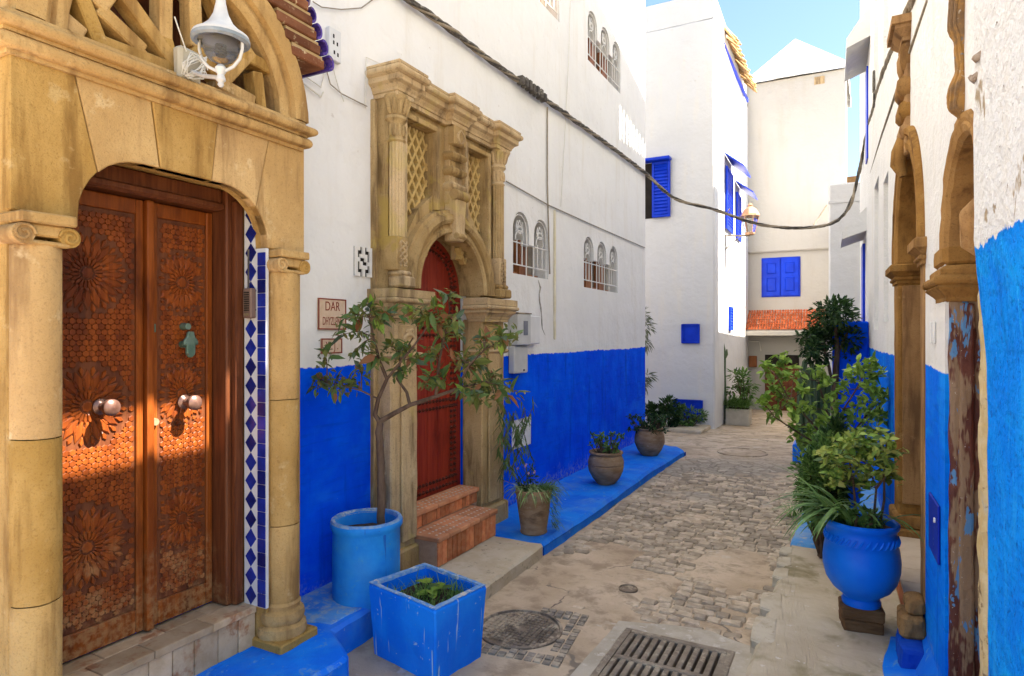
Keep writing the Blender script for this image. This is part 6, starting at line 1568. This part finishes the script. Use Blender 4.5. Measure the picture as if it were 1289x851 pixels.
# weeping willow-like stems hanging against the blue wall
hg = thing('hanging_vine', tuple(at(640, 490, X=-2.8)), 'thin weeping green vine hanging against blue wall beside stone portal', 'vine')
m = MB(); r = random.Random(14); st2 = MB()
for i in range(9):
    x0 = r.uniform(628, 668); y0 = r.uniform(478, 520); ln = r.uniform(50, 100)
    pts = [at(x0 + 6 * math.sin(q * 1.1 + i), y0 + ln * q / 7, X=-2.72 + r.uniform(-.03, .03)) for q in range(8)]
    st2.tube(pts, .0025, 4)
    for q in range(44):
        u = r.uniform(0, 6.9); k_ = int(u); p = pts[k_].lerp(pts[min(7, k_ + 1)], u - k_)
        blade(m, p, rv(r) * .7 + Vector((0, 0, -.9)), r.uniform(.06, .13), .013, r.uniform(.1, .3), 3)
    if i % 3 == 0: st2.tube([pts[-1], Vector((pc.x - .05, pc.y - .02, .26))], .002, 4)
stuff(m.build('vine_leaves', M['leaf_a'], hg)); st2.build('vine_stems', M['bark'], hg)
for (px_, py_, R_p, seed, zc, lab, plab) in ((765, 611, .205, 31, -.105, 'round terracotta pot with a ribbed band in middle of blue kerb', 'succulent with glossy green leaves in middle terracotta pot'), (820, 574, .215, 32, -.105, 'round terracotta pot at the far end of blue kerb', 'bushy grey green plant in terracotta pot at far kerb end')):
    P = at(px_, py_, Z=zc); k_ = R_p / .205
    P = P + Vector((-.05, .08, 0))
    lathe_pot('round_pot', [(.001, 0), (.095, 0), (.105, .01), (.155, .07), (.195, .15), (.205, .21), (.197, .225), (.206, .235), (.203, .27), (.188, .315), (.175, .335), (.185, .345), (.197, .36), (.192, .375), (.170, .375), (.16, .34)] if k_ == 1 else [(.001, 0), (.11, 0), (.12, .01), (.17, .08), (.21, .18), (.212, .24), (.20, .31), (.18, .355), (.192, .37), (.198, .385), (.18, .39), (.165, .35)], P.x, P.y, zc - .002, M['terra'], lab, group='round pots on the blue kerb', soil_r=.165, soil_z=.345, rough=.003)
    q = P + Vector((0, 0, .36)); pl = thing('potted_plant', tuple(q), plab, 'plant')
    r = random.Random(seed); m = MB(); st2 = MB()
    if seed == 31:
        spots = [(q + Vector((r.uniform(-.15, .15), r.uniform(-.15, .15), r.uniform(.02, .20))), None) for _ in range(26)]
        for s_, _n in spots:
            st2.tube([Vector((q.x + (s_.x - q.x) * .5, q.y + (s_.y - q.y) * .5, q.z - .03)), s_], .005, 5)
            join_leaves(m, r, [(s_ + rv(r) * .012, rv(r) + Vector((0, 0, .4))) for _ in range(9)], .055, .5)
        m.build('foliage', M['bush_mid'], pl)['kind'] = 'stuff'
    else:
        spots = [(q + Vector((r.uniform(-.24, .24), r.uniform(-.2, .2), r.uniform(.0, .20)))) for _ in range(34)]
        for s_ in spots:
            st2.tube([Vector((q.x + (s_.x - q.x) * .4, q.y + (s_.y - q.y) * .4, q.z - .03)), s_], .005, 5)
            join_leaves(m, r, [(s_ + rv(r) * .03, rv(r) + Vector((0, 0, .2))) for _ in range(12)], .06, .5)
        m.build('foliage', M['bush_dark'], pl)['kind'] = 'stuff'
    st2.build('stems', M['bark'], pl)

# ---- bushes at the foot of the second building
def bush(name, c, rad, n, size, mat, label, seed, clump=12, w=.45, cat='shrub', stems=True, droop=0.0, zb=None):
    r = random.Random(seed); t = thing(name, (c[0], c[1], zb if zb is not None else c[2] - rad[2]), label, cat)
    pts, cl_ = shell_pts(r, c, rad, n, clump)
    m = MB(); join_leaves(m, r, pts, size, w, droop=droop); stuff(m.build('foliage', mat, t))
    if stems:
        m = MB(); b_ = Vector((c[0], c[1], zb if zb is not None else c[2] - rad[2]))
        for q in cl_: m.tube([b_ + rv(r) * .02, (b_ + q) / 2 + rv(r) * .05, q], [.012, .009, .004], 5)
        m.build('stems', M['bark'], t)
    return t
q = at(833, 517, Y=12.6); bush('dark_shrub', (q.x, q.y, q.z), (.38, .3, .34), 1500, .085, M['bush_dark'], 'dark leafy shrub at the corner of left blue wall', 51, zb=-.3)
q = at(866, 524, Y=12.9); bush('low_shrub', (q.x, q.y, q.z), (.36, .22, .24), 900, .075, M['bush_mid'], 'low green shrub below dark blue hatch', 52, zb=-.3)
q = at(818, 412, Y=12.4); bush('oleander', (q.x - .25, q.y, q.z), (.42, .3, .50), 700, .13, M['oleander'], 'pale oleander branch leaning past corner of blue wall', 53, w=.16, droop=.5, zb=.2)
q = at(816, 478, Y=12.0); bush('oleander', (q.x - .2, q.y, q.z), (.30, .2, .25), 160, .16, M['oleander'], 'few narrow oleander leaves low at corner of blue wall', 54, w=.13, droop=.3, zb=-.2)
bd_ = MB(); a_ = at(806, 541, Y=12.4); bd_.box(at(840, 541, Y=12.6).x - .5, at(886, 539, Y=12.6).x, 12.35, 13.28, -.5, -.22); tag(bd_.build('planting_bed', M['concrete'], None, bevel=.02, sub=.15, rough=.012), 'low cement kerbed bed under shrubs by white corner house', 'bed')

# ---- concrete planter with feathery plant and cactus pole
q0 = at(913, 540, Y=14.4); zpl = zg(14.4) - .01
pb = thing('concrete_planter', (q0.x, 14.5, zpl), 'pale rectangular concrete planter beside sunlit corner house', 'planter')
x0, x1 = at(913, 540, Y=14.4).x, at(943, 540, Y=14.4).x
m = MB(); m.box(x0, x1, 14.4, 14.8, zpl, zpl + .36); m.build('tub', M['conc_planter'], pb, bevel=.015, rough=.006)
m = MB(); m.box(x0 + .03, x1 - .03, 14.43, 14.77, zpl + .361, zpl + .37); m.build('soil', M['soil'], pb)
cc = Vector(((x0 + x1) / 2, 14.6, zpl + .40))
fp = thing('feathery_plant', tuple(cc), 'feathery bright green plant overflowing concrete planter', 'plant'); r = random.Random(61); m = MB()
for i in range(900):
    a = r.uniform(0, 6.28); blade(m, cc + Vector((r.uniform(-.22, .22), r.uniform(-.15, .15), r.uniform(-.02, .1))), (math.cos(a), math.sin(a), r.uniform(.2, 1.3)), r.uniform(.2, .42), .010, r.uniform(.15, .5), 4)
stuff(m.build('fronds', M['grass'], fp))
bush('leafy_shrub', (cc.x + .05, cc.y + .1, cc.z + .5), (.42, .3, .38), 420, .11, M['bush_mid'], 'loose leafy shrub rising above feathery plant in concrete planter', 62, clump=10, zb=cc.z)
cb = at(912, 524, Y=14.7); cp_ = thing('cactus_pole', (cb.x, cb.y, cb.z), 'tall thin cactus pole against sunlit white wall', 'cactus')
m = MB(); pts = [at(x, y, Y=14.6) for x, y in ((914, 528), (912, 500), (911, 470), (912, 445), (909, 425))]; m.tube(pts, [.045, .045, .042, .04, .025], 7); m.tube([at(912, 452, Y=14.6), at(915, 446, Y=14.6), at(915, 440, Y=14.6)], [.03, .03, .015], 6); m.build('stem', M['cactus'], cp_, rough=.01, rs=12)

# ---- right hand plants: big blue pot on wooden blocks
bp = Vector((.07, 4.28)); zb0 = -.12
wb = thing('wooden_blocks', (bp.x, bp.y, zb0), 'two dark carved wooden blocks under the big blue pot', 'blocks')
for i, (hw, z0, z1, rz, mt_) in enumerate(((.106, -.125, -.058, .10, 'woodblock'), (.114, -.057, .018, .03, 'woodblock'))):
    m = MB(); m.m = Matrix.Translation((bp.x, bp.y, 0)) @ Matrix.Rotation(R_(4) + rz, 4, 'Z')
    m.box(-hw, hw, -.085, .085, z0, z1); m.build('block', M[mt_], wb, bevel=.012, seg=2, sub=.05, rough=.006, rs=16)
pot = lathe_pot('big_blue_pot', [(0.001, 0.0), (0.1008, 0.0), (0.1044, 0.0212), (0.0936, 0.0424), (0.1062, 0.0583), (0.153, 0.0954), (0.1872, 0.1484), (0.2034, 0.212), (0.2052, 0.265), (0.198, 0.3286), (0.1908, 0.3657), (0.1944, 0.3731), (0.1908, 0.3869), (0.1854, 0.424), (0.1845, 0.4452), (0.1926, 0.4579), (0.1998, 0.4685), (0.1998, 0.4855), (0.1872, 0.494), (0.1755, 0.4834), (0.1665, 0.4134)], bp.x, bp.y, .019, M['pot_blue'], 'big round blue glazed pot standing on wooden blocks', soil_r=.172, soil_z=.45, n=44, rough=.0015)
m = MB()
for i in range(34):
    a = 2 * math.pi * i / 34; a2 = a + .16
    m.tube([(bp.x + rr_ * math.cos(aa), bp.y + rr_ * math.sin(aa), .019 + z_) for aa, rr_, z_ in ((a, .1935, .373), ((a + a2) / 2, .1945, .392), (a2, .191, .415))], [.005, .009, .005], 5)
stuff(m.build('rope_band', M['pot_blue'], pot, smooth=True))
pz_ = .475
bshr = thing('variegated_shrub', (bp.x, bp.y, pz_), 'yellow green leafed shrub in the big blue pot', 'shrub')
r = random.Random(71)
me_set = [leaf_mesh('leaf', M[q_], w=.62, fold=.08, curl=.12) for q_ in ('leaf_e', 'leaf_e', 'leaf_f', 'leaf_a')]
m = MB(); n_ = 0
def bpx(px, py, dt=0): return at(px, py, t=3.75 + dt)
stems = [[Vector((bp.x + .07, bp.y - .02, pz_ - .02)), bpx(1101, 640), bpx(1103, 615), bpx(1093, 585)], [Vector((bp.x + .09, bp.y, pz_ - .02)), bpx(1113, 630), bpx(1113, 600), bpx(1115, 570)], [Vector((bp.x - .02, bp.y + .05, pz_ - .02)), bpx(1076, 630), bpx(1074, 605), bpx(1068, 575)], [bpx(1103, 615), bpx(1114, 600), bpx(1118, 585)]]
for s_ in stems: m.tube(s_, [.008, .007, .006, .004][:len(s_)], 6)
sk_ = [p for s_ in stems for p in s_[1:]]
tg = [(1045, 580), (1055, 562), (1068, 555), (1080, 548), (1092, 552), (1104, 545), (1116, 555), (1122, 570), (1048, 598), (1062, 590), (1075, 578), (1085, 570), (1098, 572), (1108, 565), (1118, 588), (1070, 604), (1088, 590), (1100, 598), (1052, 610), (1112, 578), (1080, 565), (1094, 560), (1060, 575), (1038, 570), (1086, 612), (1120, 600)]
for (x, y) in tg:
    P = bpx(x, y, r.uniform(-.16, .16)); near = min(sk_, key=lambda q: (q - P).length); m.tube([near, (near + P) / 2 + Vector((0, 0, .01)), P], [.004, .003, .002], 5)
    for i in range(11):
        a = 6.28 * i / 11 + r.uniform(-.3, .3); d = Vector((math.cos(a), math.sin(a), r.uniform(-.35, .35))); s = r.uniform(.055, .085)
        put_leaf(r.choice(me_set), bshr, P + rv(r) * .015, d, Vector((0, 0, 1)) + rv(r) * .35 + Vector((0, -.3, 0)), (s, s * .95, s), r.uniform(-.4, .4)); n_ += 1
m.build('branches', M['bark'], bshr, smooth=True)
fl = MB()
for (x, y) in tg + [(1058, 600), (1075, 590), (1100, 583), (1066, 562), (1112, 592), (1090, 578)]:
    P = bpx(x, y, r.uniform(-.2, .2)); join_leaves(fl, r, [(P + rv(r) * r.uniform(.01, .07), rv(r) + Vector((0, 0, .2))) for _ in range(16)], .055, .6)
stuff(fl.build('small_leaves', M['leaf_t'], bshr))
al = thing('aloe_plant', (bp.x - .08, bp.y - .02, pz_), 'arching strappy green leaves spilling over left rim of big blue pot', 'plant')
def strap(p, d, ln, w, bend, seg=7):
    m = MB(); blade(m, p, d, ln, w, bend, seg); me = m.mesh('strap_leaf')
    for q in me.polygons: q.use_smooth = True
    me.materials.append(M['aloe']); o = link('leaf', me, None, al); return o
for i in range(54):
    left = r.random() < .72; a = r.uniform(2.3, 4.4) if left else r.uniform(0, 6.28)
    b_ = Vector((bp.x - .10 + r.uniform(-.05, .05), bp.y - .03 + r.uniform(-.06, .06), pz_)) if left else Vector((bp.x + r.uniform(-.1, .12), bp.y + r.uniform(-.1, .1), pz_))
    strap(b_, (math.cos(a), math.sin(a), r.uniform(.9, 2.6)), r.uniform(.34, .52), r.uniform(.022, .034), r.uniform(.16, .40))
for (x, y, dx) in ((1105, 610, 1), (1108, 628, 1)): strap(bpx(x - 14, y + 18), (.6, .3, .7), .22, .014, .45)
m = MB(); q = bpx(1087, 660, -.05)
for j in range(7): m.add([tuple(q), tuple(q + rv(r) * .016), tuple(q + rv(r) * .016)], [(0, 1, 2)])
tag(m.build('yellow_flower', M['yellow_petal'], None), 'single yellow flower among the leaves in big blue pot', 'flower')
bush('weeds', (bp.x + .02, bp.y - .06, pz_ + .06), (.14, .12, .07), 260, .035, M['bush_mid'], 'small leafy weeds at the soil of big blue pot', 73, zb=pz_ - .02, cat='weeds')
bush('ground_ivy', tuple(at(1040, 590, t=5.0)), (.16, .4, .5), 2600, .06, M['bush_dark'], 'dark leafy climber filling the gap behind the pots', 75, clump=24, zb=-.1)
bush('ground_ivy', tuple(at(1034, 615, t=4.9)), (.19, .45, .46), 3200, .05, M['bush_mid'], 'dense small leafed green bush behind the big blue pot', 74, clump=22, zb=-.1)

# ---- second blue pot with the loose light green shrub
p2_ = at(1052, 600, t=5.6); PZ = .60
lathe_pot('blue_urn', [(.001, 0), (.12, 0), (.13, .05), (.18, .2), (.20, .42), (.17, .58), (.19, .63), (.20, .66), (.185, .68), (.165, .67), (.15, .58)], p2_.x, p2_.y, -.112, M['pot_blue'], 'tall blue urn half hidden behind yellow green shrub', soil_r=.16, soil_z=.62)
ls = thing('light_green_shrub', (p2_.x, p2_.y, .5), 'open branching shrub with lime green leaves in blue urn', 'shrub')
m = MB(); r = random.Random(81); rootp = Vector((p2_.x, p2_.y, .5))
def lpx(px, py, dt=0): return at(px, py, t=5.45 + dt)
tips = [(965, 462), (985, 450), (972, 486), (1000, 470), (1012, 490), (1030, 470), (1040, 480), (960, 505), (985, 500), (1000, 515), (1020, 515), (1045, 505), (1060, 490), (1075, 470), (1082, 462), (1096, 458), (1105, 470), (1098, 490), (1112, 500), (1100, 520), (1088, 508), (1110, 525), (1085, 535), (1070, 520), (1020, 545), (1000, 540), (975, 520), (1005, 555), (1090, 480), (1055, 525), (1035, 530), (1015, 570), (1068, 545), (985, 470)]
mains = [[rootp, lpx(1045, 560), lpx(1020, 530, -.1), lpx(995, 505, -.2), lpx(975, 470, -.25)], [rootp, lpx(1055, 545), lpx(1062, 515), lpx(1078, 490), lpx(1090, 465)], [rootp, lpx(1050, 550, .1), lpx(1040, 515, .15), lpx(1030, 480, .2)], [rootp, lpx(1040, 565, -.1), lpx(1010, 548, -.2), lpx(975, 525, -.25)], [rootp, lpx(1066, 555, .05), lpx(1085, 530, .05), lpx(1105, 505, .05)]]
for s_ in mains: m.tube(s_, [.012, .010, .008, .006, .004][:len(s_)], 6)
sk_ = [p for s_ in mains for p in s_[1:]]; ml = MB()
for (x, y) in tips:
    P = lpx(x, y, r.uniform(-.2, .2)); near = min(sk_, key=lambda q: (q - P).length); m.tube([near, (near + P) / 2, P], [.005, .004, .002], 5)
    join_leaves(ml, r, [(P + rv(r) * .05, rv(r) + Vector((0, 0, .15))) for _ in range(28)], .075, .62)
m.build('branches', M['bark'], ls, smooth=True); stuff(ml.build('foliage', M['bush_lime'], ls))
# straps behind
sw = thing('strap_leaf_plant', tuple(at(1070, 545, t=6.2)), 'upright dark strappy leaves behind the lime green shrub', 'plant'); m = MB()
for i in range(46):
    a = r.uniform(0, 6.28); b_ = at(r.choice((1062, 1020, 1078)) + r.uniform(-10, 10), 560, t=6.0 + r.uniform(-.2, .2)); blade(m, b_, (math.cos(a) * .7, math.sin(a) * .7, r.uniform(.6, 2)), r.uniform(.25, .5), .03, r.uniform(.15, .4), 6)
stuff(m.build('straps', M['bush_mid'], sw))
b_ = at(1020, 590, t=6.0); bush('green_bush', (b_.x + .12, b_.y, b_.z - .25), (.22, .5, .45), 900, .06, M['bush_dark'], 'dark green undergrowth between blue urn and ground ivy', 83, zb=-.1)
# ---- dark ficus tree and cacti
ft = at(1052, 470, t=8.2); fz = thing('ficus_tree', (ft.x, ft.y, -.1), 'dark green rounded tree in front of low blue wall', 'tree')
m = MB(); basep = Vector((ft.x + .02, ft.y, -.1)); top = at(1052, 415, t=8.2)
m.tube([basep, at(1050, 500, t=8.2), at(1052, 470, t=8.2), at(1054, 440, t=8.2), at(1052, 412, t=8.2)], [.05, .045, .04, .032, .02], 9)
m.tube([at(1047, 480, t=8.2), at(1042, 455, t=8.15), at(1034, 430, t=8.1)], [.02, .018, .01], 7); m.tube([at(1054, 445, t=8.2), at(1064, 425, t=8.2), at(1070, 410, t=8.2)], [.02, .015, .01], 7)
m.build('trunk', M['bark'], fz, smooth=True); r = random.Random(91); m = MB()
lobes = [(1050, 392, 24, 15), (1040, 408, 22, 16), (1062, 405, 18, 16), (1030, 428, 20, 14), (1022, 422, 12, 10), (1050, 425, 22, 14), (1066, 428, 16, 14), (1072, 446, 10, 10), (1030, 448, 16, 11), (1012, 425, 8, 6), (1054, 383, 14, 6), (1072, 415, 8, 10), (1020, 440, 14, 9)]
for (x, y, rx_, ry_) in lobes:
    c_ = at(x, y, t=8.15 + r.uniform(-.25, .25)); kx = 8.15 / CAM_F
    for i in range(int(rx_ * ry_ * 1.0)):
        d = rv(r); q = r.random() ** .45; p = c_ + Vector((d.x * rx_ * kx, d.y * rx_ * kx, d.z * ry_ * kx)) * q * 1.05
        join_leaves(m, r, [(p, d + rv(r) * .5)], .075, .52)
stuff(m.build('crown', M['bush_dark'], fz))
ct = thing('column_cactus', tuple(at(1022, 560, t=8.6)), 'cluster of grey green column cacti beside dark rounded tree', 'cactus')
for (x, y0, y1) in ((1012, 452, 560), (1018, 462, 560), (1024, 456, 560), (1030, 450, 560), (1036, 468, 560), (1006, 470, 560), (1041, 478, 560)):
    m = MB(); P0 = at(x, y1, t=8.6 + r.uniform(-.15, .15)); P1 = at(x + r.uniform(-2, 2), y0, t=8.6)
    n = 10; va, fa = [], []
    for j, u in enumerate((0, .3, .6, .9, .97, 1.0)):
        p = P0.lerp(P1, u); rr_ = .042 * (1 if u < .95 else (.7 if u < .99 else .15))
        for k_ in range(n): va.append((p.x + rr_ * (1 if k_ % 2 else .72) * math.cos(6.283 * k_ / n), p.y + rr_ * (1 if k_ % 2 else .72) * math.sin(6.283 * k_ / n), p.z))
    for j in range(5):
        for k_ in range(n): fa.append((j * n + k_, j * n + (k_ + 1) % n, (j + 1) * n + (k_ + 1) % n, (j + 1) * n + k_))
    m.add(va, fa); m.build('column', M['cactus'], ct)
tb = MB(); cpt = at(1024, 575, t=8.6); tb.box(cpt.x - .25, cpt.x + .45, cpt.y - .2, cpt.y + .25, -.12, .14)
tag(tb.build('blue_trough', M['pot_blue'], None, bevel=.03, seg=2), 'low blue trough holding column cacti and dark tree', 'trough')
# weeds at the kerbs
def tuft(px, py, Z, n, h, label, seed):
    r = random.Random(seed); P = at(px, py, Z=Z); m = MB()
    for i in range(n):
        a = r.uniform(0, 6.28); blade(m, P + Vector((r.uniform(-.04, .04), r.uniform(-.06, .06), 0)), (math.cos(a) * .6, math.sin(a) * .6, 1), r.uniform(.4, 1) * h, .006, r.uniform(.1, .4), 4)
    o = stuff(m.build('weed_tuft', M['grass'], None)); tag(o, label, 'weeds')
tuft(998, 650, -.2, 40, .22, 'dry thin weed growing at right kerb edge', 1)
tuft(740, 655, -.2, 26, .06, 'small green weed tuft along left blue kerb', 2)
tuft(768, 637, -.2, 20, .05, 'tiny green weed tuft further along left blue kerb', 3)
P = at(6, 850, X=-2.5); r = random.Random(3); m = MB()
for i in range(30):
    a = r.uniform(0, 6.28); blade(m, Vector((-2.52 + r.uniform(-.05, .05), 1.28 + r.uniform(-.06, .06), .0)), (math.cos(a), math.sin(a), r.uniform(.5, 1.6)), r.uniform(.1, .22), .010, r.uniform(.2, .5), 5)
tag(stuff(m.build('weed_tuft', M['grass'], None)), 'green weed at foot of left sandstone column', 'weeds')
